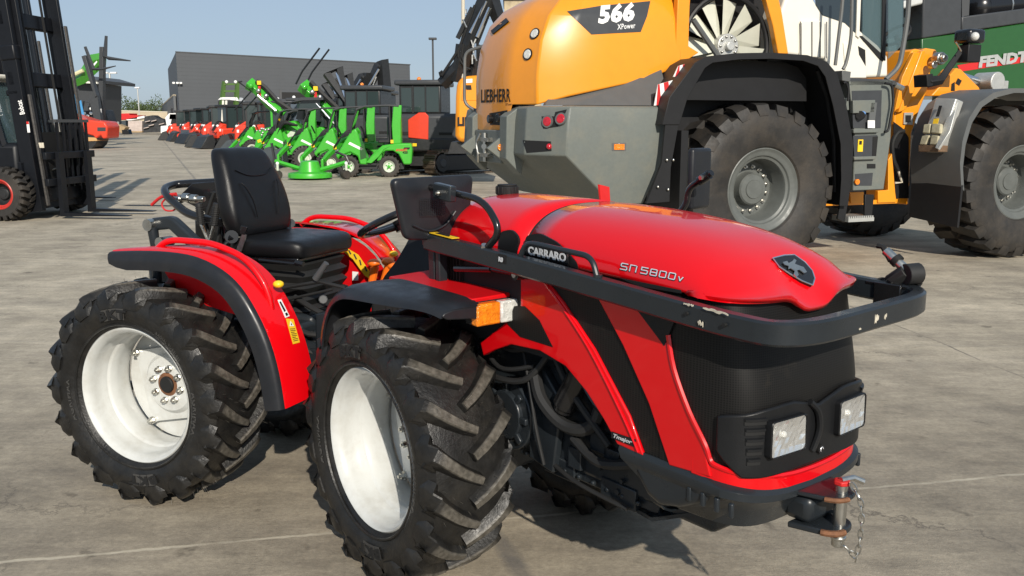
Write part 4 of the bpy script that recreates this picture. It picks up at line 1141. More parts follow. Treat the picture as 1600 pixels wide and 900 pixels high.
# ---------------- frame below the seat and joint
m_ = MB(); m_.box(-.22, .62, -.20, .20, .40, .78); m_.box(.5, .95, -.13, .13, .42, .70); m_.box(.25, .62, -.28, .28, .70, .76); m_.box(-.30, .0, -.16, .16, .60, .95)
B_('transmission', m_, M['dgrey'], bevel=.02)
m_ = MB(); m_.prism([RRF.at('y', -.30, u, v) for u, v in ((492, 490), (530, 485), (532, 560), (498, 600), (492, 560))], (0, .10, 0)); B_('side_tank', m_, M['dgrey'], bevel=.01)
m_ = MB(); m_.cyl((1.069, 0, .42), (1.069, 0, .74), .085, 24); m_.cyl((1.069, 0, .52), (1.069, 0, .60), .115, 24); B_('centre_joint', m_, M['dgrey'], bevel=.01)
m_ = MB(); m_.tube([(.55, -.24, .66), (1.25, -.22, .62)], .028, 12); m_.tube([(.5, -.24, .66), (.62, -.24, .66)], .036, 12); B_('steering_ram', m_, M['dgrey'])
m_ = MB(); c_ = RRF.at('y', .0, 537, 462); m_.cyl(c_ + Vector((0, 0, -.03)), c_ + Vector((0, 0, .012)), .032, 20); B_('green_cap', m_, M['greencap'], bevel=.004)
m_ = MB(); m_.cyl(c_ + Vector((0, 0, -.07)), c_ + Vector((0, 0, -.03)), .034, 20); B_('white_reservoir', m_, M['white'])
m_ = MB()
for pts in ([(.5, -.26, .80), (.65, -.27, .72), (.85, -.2, .74)], [(.45, -.27, .74), (.62, -.28, .66), (.8, -.22, .60)], [(.55, -.22, .86), (.72, -.24, .80), (.9, -.18, .78)], [(.6, -.2, .72), (.7, -.25, .62), (.75, -.24, .5)]):
    m_.tube(smooth_line(pts, 5), .012, 8)
B_('hose', m_, M['rubberpart'])
m_ = MB(); m_.box(.55, .62, -.30, -.25, .56, .74); m_.box(.64, .70, -.28, -.24, .52, .66); B_('valve_block', m_, M['dgrey'], bevel=.006)

# levers with orange knobs by the left mudguard
for (u0, v0, u1, v1) in ((578, 408, 590, 440), (600, 406, 605, 440), (608, 412, 612, 445)):
    m_ = MB(); m_.tube([RRF.at('y', .25, (u0 + u1) / 2 - 3, v1 + 2), RRF.at('y', .25, u0 + 8, v0 + 8)], [.018, .020], 10); m_.ball(RRF.at('y', .25, u0 + 6, v0 + 3), .026, 8, (1.2, 1, .75)); B_('orange_lever', m_, M['orangeknob'])
m_ = MB(); m_.prism([RRF.at('y', .36, u, v) for u, v in ((538, 385), (560, 398), (583, 432), (585, 440), (570, 430), (552, 405), (538, 394))], (0, -.003, 0)); B_('yellow_scale', m_, M['label'])
m_ = MB()
for a, b in (((545, 391), (548, 397)), ((553, 397), (557, 405)), ((562, 406), (564, 414)), ((570, 416), (573, 424)), ((577, 428), (580, 434))): m_.tube([RRF.at('y', .355, *a), RRF.at('y', .355, *b)], .004, 4)
B_('scale_marks', m_, M['black'])
m_ = MB(); m_.prism([RRF.at('y', .36, u, v) for u, v in ((551, 424), (560, 425), (560, 438), (551, 438))], (0, -.003, 0)); B_('white_sticker', m_, M['whiteletter'])

# ---------------- controls on the front half
# steering column tower (stands on the rear half)
tw = []
for z, x0, x1, w in ((.90, .93, 1.30, .17), (.945, .935, 1.30, .17), (.965, .945, 1.29, .165), (1.03, .99, 1.26, .14), (1.09, 1.02, 1.24, .12), (1.14, 1.04, 1.22, .10)):
    tw.append([Vector((x0, -w, z)), Vector((x1, -w, z)), Vector((x1, w, z)), Vector((x0, w, z))])
m_ = MB(); m_.loft(tw); B_('column_tower', m_, M['plastic'], bevel=.012)
m_ = MB(); m_.box(-.03, .0, -.24, .24, .95, 1.27); m_.box(-.20, -.02, -.20, .20, .93, 1.16); F_('dash_panel', m_, M['plastic'], bevel=.02)
m_ = MB(); m_.box(.86, 1.22, -.14, .14, .60, .93); B_('console', m_, M['black'], bevel=.02)
m_ = MB(); m_.cyl((1.06, 0, 1.06), (.965, 0, 1.17), .030, 16); B_('steering_column', m_, M['plastic'])
ax = Vector((-.42, 0, .90)).normalized(); cc = Vector((.94, 0, 1.185)); u_ = Vector((0, 1, 0)); v_ = ax.cross(u_)
m_ = MB(); m_.tube([cc + (u_ * math.cos(a) + v_ * math.sin(a)) * .18 for a in [2 * PI * k / 40 for k in range(40)]], .0155, 10, closed=True)
for a in (R(-30), R(90), R(210)): m_.tube([cc - ax * .03, cc + (u_ * math.cos(a) + v_ * math.sin(a)) * .10 - ax * .018, cc + (u_ * math.cos(a) + v_ * math.sin(a)) * .178], [.016, .013, .010], 8)
m_.cyl(cc - ax * .05, cc - ax * .005, .042, 18); B_('steering_wheel', m_, M['blackgloss'])
m_ = MB(); m_.tube(smooth_line([(-.02, -.27, 1.18), (-.05, -.29, 1.1), (.0, -.3, 1.0), (.03, -.29, .93)], 5), .006, 6); m_.tube(smooth_line([(.0, -.26, 1.15), (-.03, -.28, 1.05), (.02, -.27, .95)], 5), .005, 6); F_('cable', m_, M['rubberpart'])
m_ = MB(); m_.box(.03, .13, -.275, -.262, .93, 1.15)
for i in range(6): m_.box(.03 + i * .018, .037 + i * .018, -.285, -.27, .95, 1.14)
F_('side_vent', m_, M['black'])

# ---------------- folding light bar on the left of the guard: beacon arm with silver tube
p0 = Vector((1.34, .352, 1.125))
m_ = MB(); m_.box(1.29, 1.37, .325, .345, 1.05, 1.135); m_.box(1.26, 1.40, .33, .38, 1.124, 1.134); F_('beacon_bracket', m_, M['blackgloss'], bevel=.003)
q1, q2, q3 = FF.at('y', .36, 1395, 440), FF.at('y', .36, 1418, 424), FF.at('y', .36, 1438, 428)
m_ = MB(); m_.tube([p0, q1, q2], [.022, .026, .024], 10); m_.cyl(FF.at('y', .345, 1414, 429), FF.at('y', .385, 1436, 427), .030, 16); F_('beacon_joint', m_, M['rubberpart'], bevel=.003)
m_ = MB(); m_.tube([q2, FF.at('y', .36, 1384, 392)], .0135, 12); F_('beacon_tube', m_, M['steel'])
m_ = MB(); m_.tube([FF.at('y', .36, 1404, 410), FF.at('y', .36, 1398, 404)], .019, 12); m_.tube([FF.at('y', .355, 1392, 408), FF.at('y', .355, 1380, 386), FF.at('y', .355, 1371, 384)], .008, 6); F_('beacon_clip', m_, M['black'])
m_ = MB(); m_.tube(smooth_line([FF.at('y', .38, 1440, 430), FF.at('y', .38, 1438, 445), FF.at('y', .37, 1418, 444), FF.at('y', .36, 1400, 440), FF.at('y', .36, 1378, 435), FF.at('y', .35, 1366, 440)], 5), .0035, 6); F_('cable', m_, M['rubberpart'])

# ---------------- rear: roll bar folded back, levers, couplings, lift arms
m_ = MB()
lp = [RRF.at('y', .16, 345, 284), RRF.at('y', .10, 275, 288), RRF.at('y', 0, 256, 294), RRF.at('y', -.06, 260, 306), RRF.at('y', -.12, 292, 334), RRF.at('y', -.16, 346, 348)]
m_.tube(fillet(lp, [0, .04, .05, .05, .06, 0], 6), .019, 12); B_('roll_bar', m_, M['blackgloss'])
m_ = MB(); m_.prism([RRF.at('y', .05, u, v) for u, v in ((300, 286), (345, 283), (352, 350), (330, 352), (318, 330), (282, 312), (283, 303))], (0, .02, 0)); B_('roll_bar_plate', m_, M['blackgloss'], bevel=.004)
m_ = MB(); m_.prism([RRF.at('y', .0, u, v) for u, v in ((303, 340), (345, 345), (352, 395), (305, 392))], (0, .10, 0)); B_('rear_console', m_, M['blackgloss'], bevel=.01)
for (u, v) in ((287, 311), (299, 309), (311, 311)):
    m_ = MB(); c_ = RRF.at('y', -.05, u, v); m_.cyl(c_ + Vector((-.045, 0, 0)), c_ + Vector((.03, 0, 0)), .013, 12); m_.cyl(c_ + Vector((-.045, 0, 0)), c_ + Vector((-.01, 0, 0)), .020, 12); B_('hydraulic_coupling', m_, M['steel'], bevel=.002)
m_ = MB(); m_.tube(smooth_line([RRF.at('y', -.06, 237, 320), RRF.at('y', -.06, 250, 309), RRF.at('y', -.06, 262, 305), RRF.at('y', -.06, 275, 303)], 5), .0075, 8)
m_.tube(smooth_line([RRF.at('y', -.06, 262, 307), RRF.at('y', -.06, 253, 318), RRF.at('y', -.06, 258, 328), RRF.at('y', -.06, 270, 329), RRF.at('y', -.06, 278, 322)], 5), .004, 6); B_('red_cap_strap', m_, M['redletter'])
for (a, b, c) in (((311, 318), (314, 350), (327, 380)), ((339, 318), (334, 352), (327, 382))):
    P_ = [RRF.at('y', -.18, *p) for p in (a, b, c)]
    m_ = MB(); m_.tube([P_[0], P_[1]], .015, 10)
    for i in range(9): c_ = P_[0].lerp(P_[1], .15 + i * .1); m_.ball(c_, .019, 5, (1, 1, .35))
    B_('lever_grip', m_, M['rubberpart'])
    m_ = MB(); m_.tube([P_[1], P_[2]], .007, 8); B_('lever_rod', m_, M['steel'])
for s in (1, -1):
    q = [RRF.at('y', -.30, u, v) for u, v in ((243, 350), (270, 347), (310, 385))]; q = [Vector((p.x, s * -.30, p.z)) for p in q]
    m_ = MB(); m_.tube(fillet(q + [Vector((.25, s * -.30, 1.0))], .02, 4), 1, flat=(.045, .055)); B_('lift_arm', m_, M['dgrey'], bevel=.004)
    m_ = MB(); m_.tube([q[0] + Vector((0, s * -.02, 0)), q[0] + Vector((.01, s * -.02, -.10)), q[0] + Vector((.0, s * -.02, -.62))], [.024, .02, .02], 12); B_('lift_rod', m_, M['dgrey'])
    m_ = MB(); m_.cyl(q[0] + Vector((0, s * -.05, 0)), q[0] + Vector((0, s * .03, 0)), .026, 12); m_.cyl(q[0] + Vector((.05, s * -.04, -.075)), q[0] + Vector((.05, s * .03, -.075)), .024, 12); B_('lift_pin', m_, M['steel'])
    m_ = MB(); m_.tube([(.0, s * -.24, .44), (-.55, s * -.28, .36)], .022, 8); B_('lower_link', m_, M['dgrey'])
m_ = MB()
for pts in ([(349, 300), (352, 320), (346, 345), (340, 380)], [(352, 318), (358, 340), (352, 372)], [(335, 300), (328, 320), (322, 345), (330, 380)], [(356, 330), (362, 350), (364, 372)]):
    m_.tube(smooth_line([RRF.at('y', -.10, *p) for p in pts], 5), .008, 8)
B_('hose', m_, M['rubberpart'])
m_ = MB(); m_.tube([RRF.at('y', -.12, 346, 292), RRF.at('y', -.12, 356, 298)], .012, 8); B_('valve', m_, M['steel'])
# ================================================================== the big wheel loader behind
LL = Fr(2.066, 10.67, .375)
WL = thing('wheel_loader', 'huge orange and grey wheel loader with white cab standing behind the red tractor', 'wheel loader', LL)
def L_(name, mb, m, par=None, **k): return obj(name, mb, m, par or WL, **k)
def lp(y, *uv): return LL.ats('y', y, *uv)
def block_tyre(s, R_=.89, half=.34, n=24, rim=.42, depth=.068):
    mb = MB()
    prof = [(rim - .01, half * .78), (rim + .03, half * .92), (rim + .12, half * 1.02), (R_ - .20, half * 1.03), (R_ - .11, half * .99), (R_ - .075, half * .93), (R_ - depth - .003, half * .80), (R_ - depth + .004, half * .4), (R_ - depth + .006, 0)]
    prof = prof + [(r, -h) for r, h in prof[-2::-1]]
    mb.lathe([(r, s * h) for r, h in prof], 72)
    def pt(r, h, a): return Vector((r * math.sin(a), h, r * math.cos(a)))
    for side in (1, -1):
        for k in range(n):
            a0 = 2 * PI * (k + (0.5 if side < 0 else 0)) / n
            path = [(.015, R_, .060, .10), (.10, R_, .066, .085), (.19, R_ - .002, .066, .055), (.26, R_ - .006, .070, .02), (.315, R_ - .018, .074, .0)]
            rings = []
            for h, rt, w, da in path:
                h = h * half / .34; w *= R_ / .89
                rings.append([pt(r, side * h, a0 + da + q / R_) for q, r in ((-w * 1.08, R_ - depth - .02), (-w, rt - .003), (w, rt - .003), (w * 1.08, R_ - depth - .02))])
            for h, rt, w in ((.340, R_ - .075, .076), (.346, R_ - .13, .060)):
                h = h * half / .34; w *= R_ / .89
                rings.append([pt(rt - (0.0), side * hh, a0 + q / R_) for q, hh in ((-w * 1.1, h - .035), (-w, h), (w, h), (w * 1.1, h - .035))])
            mb.loft(rings)
    return mb
def big_wheel(par, x, y, s, z=.89, spin=0.0, R_=.89, half=.34, n=24, rimr=.42, rm='rimgrey', tm='bigtyre', simple=False):
    w = part('wheel', par, Matrix.Translation((x, y, z)))
    t = block_tyre(s, R_, half, n, rimr); rs = Matrix.Rotation(spin, 4, 'Y'); t.v = [tuple(rs @ Vector(p)) for p in t.v]
    obj('tyre', t, M[tm], w, ang=25)
    k = rimr / .42; q = half / .34
    r = MB(); r.lathe([(a * k, s * h * q) for a, h in ((.435, .262), (.443, .275), (.440, .292), (.425, .298), (.405, .285), (.392, .278), (.372, .276), (.355, .268), (.345, .25), (.322, .24), (.312, .22), (.306, .06), (.29, .03), (.18, .03), (.17, .06), (.165, .12), (.15, .135), (.10, .14), (.095, .15), (0, .15))], 48)
    r.lathe([(a * k, s * h * q) for a, h in ((.43, -.27), (.44, -.29), (.40, -.28), (.31, -.2), (.30, 0))], 32)
    obj('rim', r, M[rm], w, ang=30)
    if not simple:
        b = MB()
        for i in range(16):
            a = 2 * PI * (i + .5) / 16; c = Vector((.235 * k * math.sin(a), s * .03 * q, .235 * k * math.cos(a))); b.tube([c, c + Vector((0, s * .02, 0))], .020, 12); b.tube([c + Vector((0, s * .02, 0)), c + Vector((0, s * .05, 0))], .012, 6)
            o = obj('wheel_nut', b, M['steel'], w); b = MB()
    return w
big_wheel(WL, 0.01, -1.08, -1, spin=.05, half=.36, n=22); big_wheel(WL, 3.60, -1.12, -1, spin=.12, half=.36, n=22); big_wheel(WL, 0, 1.08, 1); big_wheel(WL, 3.60, 1.08, 1)

# counterweight
def plan(z, pts): 
    r = [Vector((x, y, z)) for x, y in pts]; return r + [Vector((p.x, -p.y, p.z)) for p in reversed(r)]
m_ = MB(); m_.loft([plan(.78, [(-1.30, -1.22), (-1.63, -1.22), (-1.78, -.95), (-1.80, -.35)]), plan(1.27, [(-1.08, -1.31), (-2.19, -1.31), (-2.46, -.92), (-2.44, -.38)]), plan(1.60, [(-1.04, -1.31), (-2.17, -1.31), (-2.44, -.92), (-2.42, -.38)]), plan(1.72, [(-1.04, -1.285), (-2.14, -1.285), (-2.42, -.90), (-2.40, -.38)]), plan(1.735, [(-1.06, -1.25), (-2.12, -1.25), (-2.38, -.88), (-2.38, -.38)])])
CWM = m_; L_('counterweight', m_, M['lgrey'], bevel=.012)
CW = Surf(LL, CWM)
for s in (1, -1):                         # rear posts that flank the tow hitch
    m_ = MB(); m_.prism([(-2.36, s * -.42, 1.75), (-2.52, s * -.42, 1.64), (-2.53, s * -.42, 1.22), (-2.36, s * -.42, 1.05), (-2.30, s * -.42, 1.4)], (0, s * -.20, 0)); L_('rear_post', m_, M['lgrey'], bevel=.01)
    m_ = MB(); m_.prism([(-2.42, s * -.44, 1.50), (-2.66, s * -.44, 1.32), (-2.42, s * -.44, 1.14)], (0, s * .05, 0)); L_('gusset', m_, M['lgrey'], bevel=.004)
    m_ = MB(); m_.cyl((-2.52, s * -.44, 1.33), (-2.52, s * -.46, 1.33), .035, 14); L_('reflector', m_, M['amber'])
m_ = MB(); m_.box(-2.50, -2.38, -.40, .40, 1.16, 1.50); L_('hitch_plate', m_, M['lgrey'], bevel=.01)
m_ = MB(); m_.box(-2.56, -2.50, -.16, .16, 1.38, 1.42); m_.box(-2.56, -2.50, -.16, .16, 1.22, 1.26); m_.cyl((-2.53, 0, 1.17), (-2.53, 0, 1.47), .022, 12); m_.cyl((-2.53, -.06, 1.33), (-2.58, -.11, 1.33), .03, 10); L_('tow_pin', m_, M['steel'])
m_ = MB(); m_.tube(smooth_line([(-2.55, .08, 1.46), (-2.58, .12, 1.36), (-2.57, .10, 1.24), (-2.56, .13, 1.16)], 5), .012, 6); L_('chain', m_, M['steel'])
# lamp recess with two round red lamps
decal_fine(CW, WL, [(846, 180), (886, 171), (884, 176), (872, 198), (849, 201)], M['black'], 'lamp_recess', .003, 3)
for (u, v) in ((856, 190), (877, 186)):
    p, n = CW.at(u, v); m_ = MB(); m_.cyl(p - n * .01, p + n * .018, .062, 18, .058); L_('lamp_housing', m_, M['fgrey']); m_ = MB(); m_.cyl(p + n * .012, p + n * .024, .050, 18, .040); L_('tail_lamp', m_, M['redlens'], bevel=.005)
decal_fine(CW, WL, [(817, 219), (861, 221), (862, 236), (823, 239)], M['black'], 'rear_slot', .003, 3)
p, n = CW.at(858, 229); m_ = MB(); m_.ball(p, .03, 6); L_('reflector', m_, M['redlens'])
decal(CW, WL, [(959, 225), (975, 225), (975, 234), (959, 234)], M['amber'], 'side_marker', .004, .006)
decal(CW, WL, [(956, 223.5), (978, 223.5), (978, 235.5), (956, 235.5)], M['fgrey'], 'marker_base', .002, .002)
m_ = MB(); m_.prism([(-1.02, -1.22, 1.74), (-2.05, -1.22, 1.74), (-2.25, -.95, 1.74), (-2.2, -.9, 1.80), (-1.3, -.98, 1.98), (-1.0, -1.0, 2.1)], (0, .06, 0))
L_('deck_plate', m_, M['fgrey'], bevel=.004)
m_ = MB(); m_.box(-1.25, 1.3, -.85, .85, .75, 1.85); m_.box(1.2, 2.1, -.6, .6, .7, 1.3); L_('rear_frame', m_, M['ablack'], bevel=.02)
m_ = MB(); m_.box(-.98, -.90, -1.38, -.75, .62, 1.5); L_('mudguard_inner', m_, M['ablack'])

# bonnet: plan points with a lower edge of their own
PB = [(-.76, -.98, 2.15), (-.95, -.99, 2.10), (-1.08, -.99, 2.02), (-1.16, -.99, 2.00), (-1.6, -.99, 1.91), (-2.0, -.98, 1.83), (-2.30, -.86, 1.745), (-2.315, -.80, 1.745), (-2.43, -.55, 1.745), (-2.46, -.45, 1.50), (-2.47, -.2, 1.465), (-2.47, 0, 1.465)]
def brow(k):   # k 0..1 up the body
    z_top = [1.0, 2.0, 2.12, 2.36, 2.60, 2.76, 2.88, 2.96]; ins = [0, 0, .01, .05, .15, .30, .52, .90]; wy = [1, 1, 1.0, .985, .95, .88, .78, .6]
    r = []
    for x, y, zb in PB:
        fz = max(zb, z_top[k]) if k else zb
        if k == 1: fz = max(zb + .02, 2.0)
        if k >= 2: fz = max(zb + .02 * k, z_top[k])
        rear = min(1.0, max(0.0, (-x - .76) / 1.6))
        r.append(Vector((x + ins[k] * rear ** 1.5, y * wy[k], fz)))
    return r + [Vector((p.x, -p.y, p.z)) for p in reversed(r[:-1])]
m_ = MB(); m_.loft([brow(k) for k in range(8)], closed=True); HBM = m_; L_('bonnet', m_, M['lorange'], bevel=.03, seg=3, ang=22)
HB = Surf(LL, HBM)
decal_fine(HB, WL, [(886, 18), (940, 9), (1016, 2), (1011, 25), (1001, 50), (960, 52), (924, 54)], M['charcoal'], 'number_panel', .004)
wrap_text('566', HB, WL, 934, 36, 991, 31, 25, M['whiteletter'], .05, .1, .009)
wrap_text('XPower', HB, WL, 964, 46.5, 992, 44, 8.5, M['whiteletter'], .01, 0, .009)
wrap_text('LIEBHERR', HB, WL, 752, 160, 798, 158.5, 20, M['black'], .02, 0, .004)
wrap_text('XPower', HB, WL, 790, 165, 800.5, 164.6, 4, M['black'], .0, 0, .004)
for (u, v) in ((836, 53), (825, 85)):
    p, n = HB.at(u, v); m_ = MB(); m_.cyl(p - n * .03, p + n * .012, .060, 18, .058); L_('lamp_ring', m_, M['ablack']); m_ = MB(); m_.cyl(p + n * .01, p + n * .018, .048, 18, .04); L_('work_lamp', m_, M['clearlens'])
decal_fine(HB, WL, [(765, 177), (793, 172), (793, 196), (766, 195)], M['black'], 'camera_recess', .003, 3)
for (u, v) in ((769, 186), (783, 184)):
    p, n = HB.at(u, v); m_ = MB(); m_.cyl(p - n * .02, p + n * .05, .045, 14); L_('rear_camera', m_, M['blackgloss'], bevel=.01)
decal(HB, WL, [(768, 49), (792, 29), (796, 34), (771, 54)], M['ablack'], 'top_grille', .003, .01)
m_ = MB(); m_.tube(fillet([(-2.40, .62, 1.70), (-2.52, .70, 1.78), (-2.50, .72, 2.35), (-2.30, .60, 2.42), (-2.25, .3, 2.44)], .08, 5), .018, 8); L_('grab_rail', m_, M['fgrey'])
# engine bay with cooling fan
pil = lp(-.97, (1062, -60), (1083, -60), (1078, 10), (1076, 72), (1092, 82), (1060, 103), (1055, 92))
m_ = MB(); m_.prism(pil, (0, .08, 0)); L_('bay_pillar', m_, M['lorange'], bevel=.008)
bar = lp(-.97, (1192, -20), (1213, -20), (1222, 20), (1232, 84), (1216, 84), (1208, 40))
m_ = MB(); m_.prism(bar, (0, .08, 0)); L_('bay_pillar', m_, M['lorange'], bevel=.008)
m_ = MB(); m_.box(-.74, .50, -.62, .62, 1.85, 3.25); L_('engine_bay', m_, M['ablack'])
m_ = MB(); m_.prism([(-.74, -.96, 3.0), (.3, -.96, 3.0), (.3, -.96, 3.1), (-.74, -.96, 3.1)], (0, .4, 0)); L_('bay_roof', m_, M['lorange'])
fc = LL.at('y', -.80, 1132, 73)
m_ = MB(); m_.tube([(fc.x + .52 * math.cos(a), -.82, fc.z + .52 * math.sin(a)) for a in [2 * PI * k / 40 for k in range(40)]], .028, 8, closed=True); L_('fan_ring', m_, M['ablack'])
for k in range(11):
    a = 2 * PI * k / 11 + .12; Mx = Matrix.Translation(Vector((fc.x, -.78, fc.z))) @ Matrix.Rotation(a, 4, 'Y')
    m_ = MB(); m_.loft([[Mx @ Vector(p) for p in ((-.05, -.02, .11), (.055, .05, .11), (.058, .054, .11), (-.047, -.015, .11))], [Mx @ Vector(p) for p in ((-.115, -.05, .47), (.12, .05, .47), (.122, .056, .47), (-.113, -.045, .47))]]); L_('fan_blade', m_, M['fan'])
m_ = MB(); m_.cyl((fc.x, -.72, fc.z), (fc.x, -.87, fc.z), .13, 24); m_.cyl((fc.x, -.86, fc.z), (fc.x, -.92, fc.z), .05, 16); L_('fan_hub', m_, M['alu'], bevel=.01)
for k in range(10):
    a = 2 * PI * k / 10; m_ = MB(); m_.ball((fc.x + .10 * math.cos(a), -.875, fc.z + .10 * math.sin(a)), .016, 5); L_('hub_bolt', m_, M['steel'])
m_ = MB(); m_.tube([LL.at('y', -.93, 1083, 31), LL.at('y', -.93, 1122, 88)], .030, 8); L_('bay_strut', m_, M['fgrey'])
# striped warning boards
for uv in (((1022, 165), (1028, 132), (1052, 125), (1048, 162)), ((1052, 120), (1060, 103), (1078, 98), (1072, 118))):
    q = lp(-1.27, *uv); m_ = MB(); m_.prism(q, (0, .01, 0)); bo = L_('striped_board', m_, M['whiteletter'])
    a, b, c, d = q
    sm = MB()
    for t0, t1 in ((0.05, .35), (.62, .92)):
        P0 = a.lerp(d, t0); P1 = a.lerp(d, t1); P2 = b.lerp(c, min(1, t1 - .0)); P3 = b.lerp(c, t0 - .0)
        P0, P1 = a.lerp(d, min(1, t0 + .08)), a.lerp(d, min(1, t1 + .08)); P2, P3 = b.lerp(c, max(0, t1 - .25)), b.lerp(c, max(0, t0 - .25) if t0 > .1 else 0)
        sm.prism([P0 + Vector((0, -.004, 0)), P1 + Vector((0, -.004, 0)), P2 + Vector((0, -.004, 0)), P3 + Vector((0, -.004, 0))], (0, .002, 0))
    obj('red_stripe', sm, M['redletter'], bo)
# rear mudguard: arch sheet and lip
outl = lp(-1.45, (1035, 195), (1046, 152), (1066, 125), (1086, 98), (1104, 88), (1150, 83), (1205, 82), (1262, 86), (1292, 96), (1308, 115), (1322, 160), (1334, 225), (1331, 280), (1325, 322))
inn = lp(-1.45, (1062, 195), (1074, 155), (1088, 130), (1102, 106), (1114, 98), (1155, 93), (1205, 92), (1255, 95), (1278, 103), (1290, 120), (1302, 165), (1314, 225), (1315, 280), (1312, 322))
rings = []
for o_, i_ in zip(outl, inn):
    rings.append([o_ + Vector((0, .02, 0)), o_, i_, i_ + Vector((0, .01, 0)), o_.lerp(i_, .3) + Vector((0, .02, 0)), o_.lerp(i_, .3) + Vector((0, .75, 0)), o_ + Vector((0, .75, 0))])
m_ = MB(); m_.loft(rings); L_('rear_mudguard', m_, M['ablack'], bevel=.006)
q = [p + Vector((0, .30, 0)) for p in inn if p.z > 1.85]; q = [Vector((q[0].x - .08, q[0].y, 1.80))] + q + [Vector((q[-1].x + .02, q[-1].y, 1.80))]
m_ = MB(); m_.prism(q, (0, .03, 0)); L_('mudguard_wall', m_, M['ablack'])
q = [p + Vector((0, .73, 0)) for p in inn] + [Vector((1.0, -.72, .6)), Vector((-1.1, -.72, .6))]
m_ = MB(); m_.prism(q, (0, .03, 0)); L_('mudguard_wall', m_, M['black'])
m_ = MB(); m_.prism(lp(-1.44, (1040, 192), (1060, 195), (1048, 262), (1046, 315), (1010, 318), (1034, 255)), (0, .03, 0)); L_('mud_flap', m_, M['ablack'])
for uv in ((1042, 250), (1052, 250), (1028, 292), (1044, 296)):
    p = LL.at('y', -1.46, *uv); m_ = MB(); m_.ball(p, .014, 5); L_('rivet', m_, M['steel'])
m_ = MB(); m_.tube(lp(-1.30, (1277, 110), (1292, 150), (1303, 220), (1304, 300)), .022, 8); L_('mudguard_stay', m_, M['ablack'])
# steps and side cabinet
def slab(name, y, uv, th, m, bevel=.006, par=None):
    q = MB(); q.prism(lp(y, *uv), (0, th, 0)); return L_(name, q, M[m], par, bevel=bevel)
cab_o = slab('step_cabinet', -1.36, ((1327, 126), (1396, 124), (1392, 215), (1381, 296), (1333, 298), (1336, 215)), .55, 'lgrey', .01)
for uv in (((1331, 142), (1378, 141), (1376, 200), (1333, 200)), ((1333, 212), (1371, 211), (1368, 245), (1335, 245)), ((1336, 272), (1364, 270), (1362, 290), (1337, 290))):
    slab('step_recess', -1.364, uv, .004, 'charcoal', 0)
for uv in (((1333, 157), (1368, 156), (1366, 176), (1333, 177)), ((1335, 245), (1369, 244), (1368, 249), (1335, 250)), ((1334, 202), (1374, 201), (1373, 207), (1334, 208))): slab('step_tread', -1.40, uv, .05, 'lgrey')
slab('shadow_gap', -1.368, ((1364, 214), (1372, 213), (1369, 244), (1363, 244)), .003, 'black', 0)
slab('cabinet_latch', -1.40, ((1361, 160), (1371, 160), (1367, 195), (1357, 195)), .03, 'fgrey')
slab('warning_sticker', -1.405, ((1356, 188), (1367, 188), (1367, 200), (1356, 200)), .004, 'whiteletter', 0)
slab('warning_sticker', -1.370, ((1341, 218), (1349, 218), (1348, 237), (1340, 237)), .004, 'yellow', 0)
slab('sticker_print', -1.373, ((1343, 220), (1347, 220), (1346.5, 226), (1342.5, 226)), .002, 'black', 0)
slab('side_slot', -1.366, ((1355, 256), (1368, 256), (1368, 263), (1355, 263)), .004, 'black', 0)
p = LL.at('y', -1.37, 1338, 284); m_ = MB(); m_.cyl(p, p + Vector((0, -.02, 0)), .03, 14); L_('reflector', m_, M['amber'])
p = LL.at('y', -1.36, 1341, 180); m_ = MB(); m_.cyl(p + Vector((-.02, -.05, 0)), p + Vector((.04, 0, 0)), .045, 14); L_('filler_cap', m_, M['black']); 
p = LL.at('y', -1.39, 1347, 177); m_ = MB(); m_.ball(p, .035, 8, (1.2, 1, .7)); L_('blue_cap', m_, mat('blue_cap', (.12, .25, .5), .4))
slab('steel_plate', -1.38, ((1318, 153), (1326, 153), (1327, 172), (1320, 172)), .01, 'lgrey')
# lower orange frame, steps, lower ladder
slab('chassis_rail', -1.0, ((1288, 316), (1400, 311), (1402, 318), (1290, 322)), 2.0, 'lorange')
slab('chassis_bracket', -1.02, ((1372, 298), (1388, 297), (1388, 250), (1394, 240), (1399, 300), (1401, 316), (1372, 317)), .05, 'lorange')
slab('chassis_bracket', -1.02, ((1328, 300), (1350, 300), (1350, 318), (1330, 318)), .05, 'lorange')
for uv in (((1316, 306), (1327, 306), (1320, 348), (1309, 342)), ((1352, 304), (1366, 304), (1362, 348), (1351, 348))): slab('ladder_arm', -1.38, uv, .03, 'ablack')
m_ = MB(); a, b = LL.at('y', -1.38, 1322, 338), LL.at('y', -1.38, 1362, 336); m_.box(a.x, b.x, -1.42, -1.16, a.z - .06, a.z - .02)
for i in range(12): m_.box(a.x + (b.x - a.x) * i / 12, a.x + (b.x - a.x) * (i + .6) / 12, -1.42, -1.16, a.z - .02, a.z)
L_('ladder_step', m_, M['alu'])

# cab
cabp = lp(-.92, (1240, -40), (1216, 30), (1214, 78), (1216, 84), (1290, 92), (1300, 118), (1330, 122), (1388, 120), (1388, 88), (1372, 70), (1345, 48), (1322, 30), (1285, 20), (1272, 0), (1268, -40))
m_ = MB(); m_.prism(cabp, (0, 1.84, 0)); L_('cab_body', m_, M['cream'], bevel=.03, seg=3)
slab('cab_panel', -.945, ((1252, 32), (1282, 32), (1282, 90), (1250, 88)), .03, 'cream', .01)
for u in (1251, 1268, 1281, 1291): slab('panel_groove', -.950, ((u, 34), (u + 1.6, 34), (u + 1.6, 92), (u, 90)), .002, 'ptower', 0)
slab('air_vent', -.925, ((1341, 72), (1352, 78), (1353, 110), (1345, 105)), .004, 'black', 0)
slab('cab_swoop', -.935, ((1318, 66), (1335, 72), (1356, 108), (1354, 122), (1322, 122)), .02, 'cream', .01)
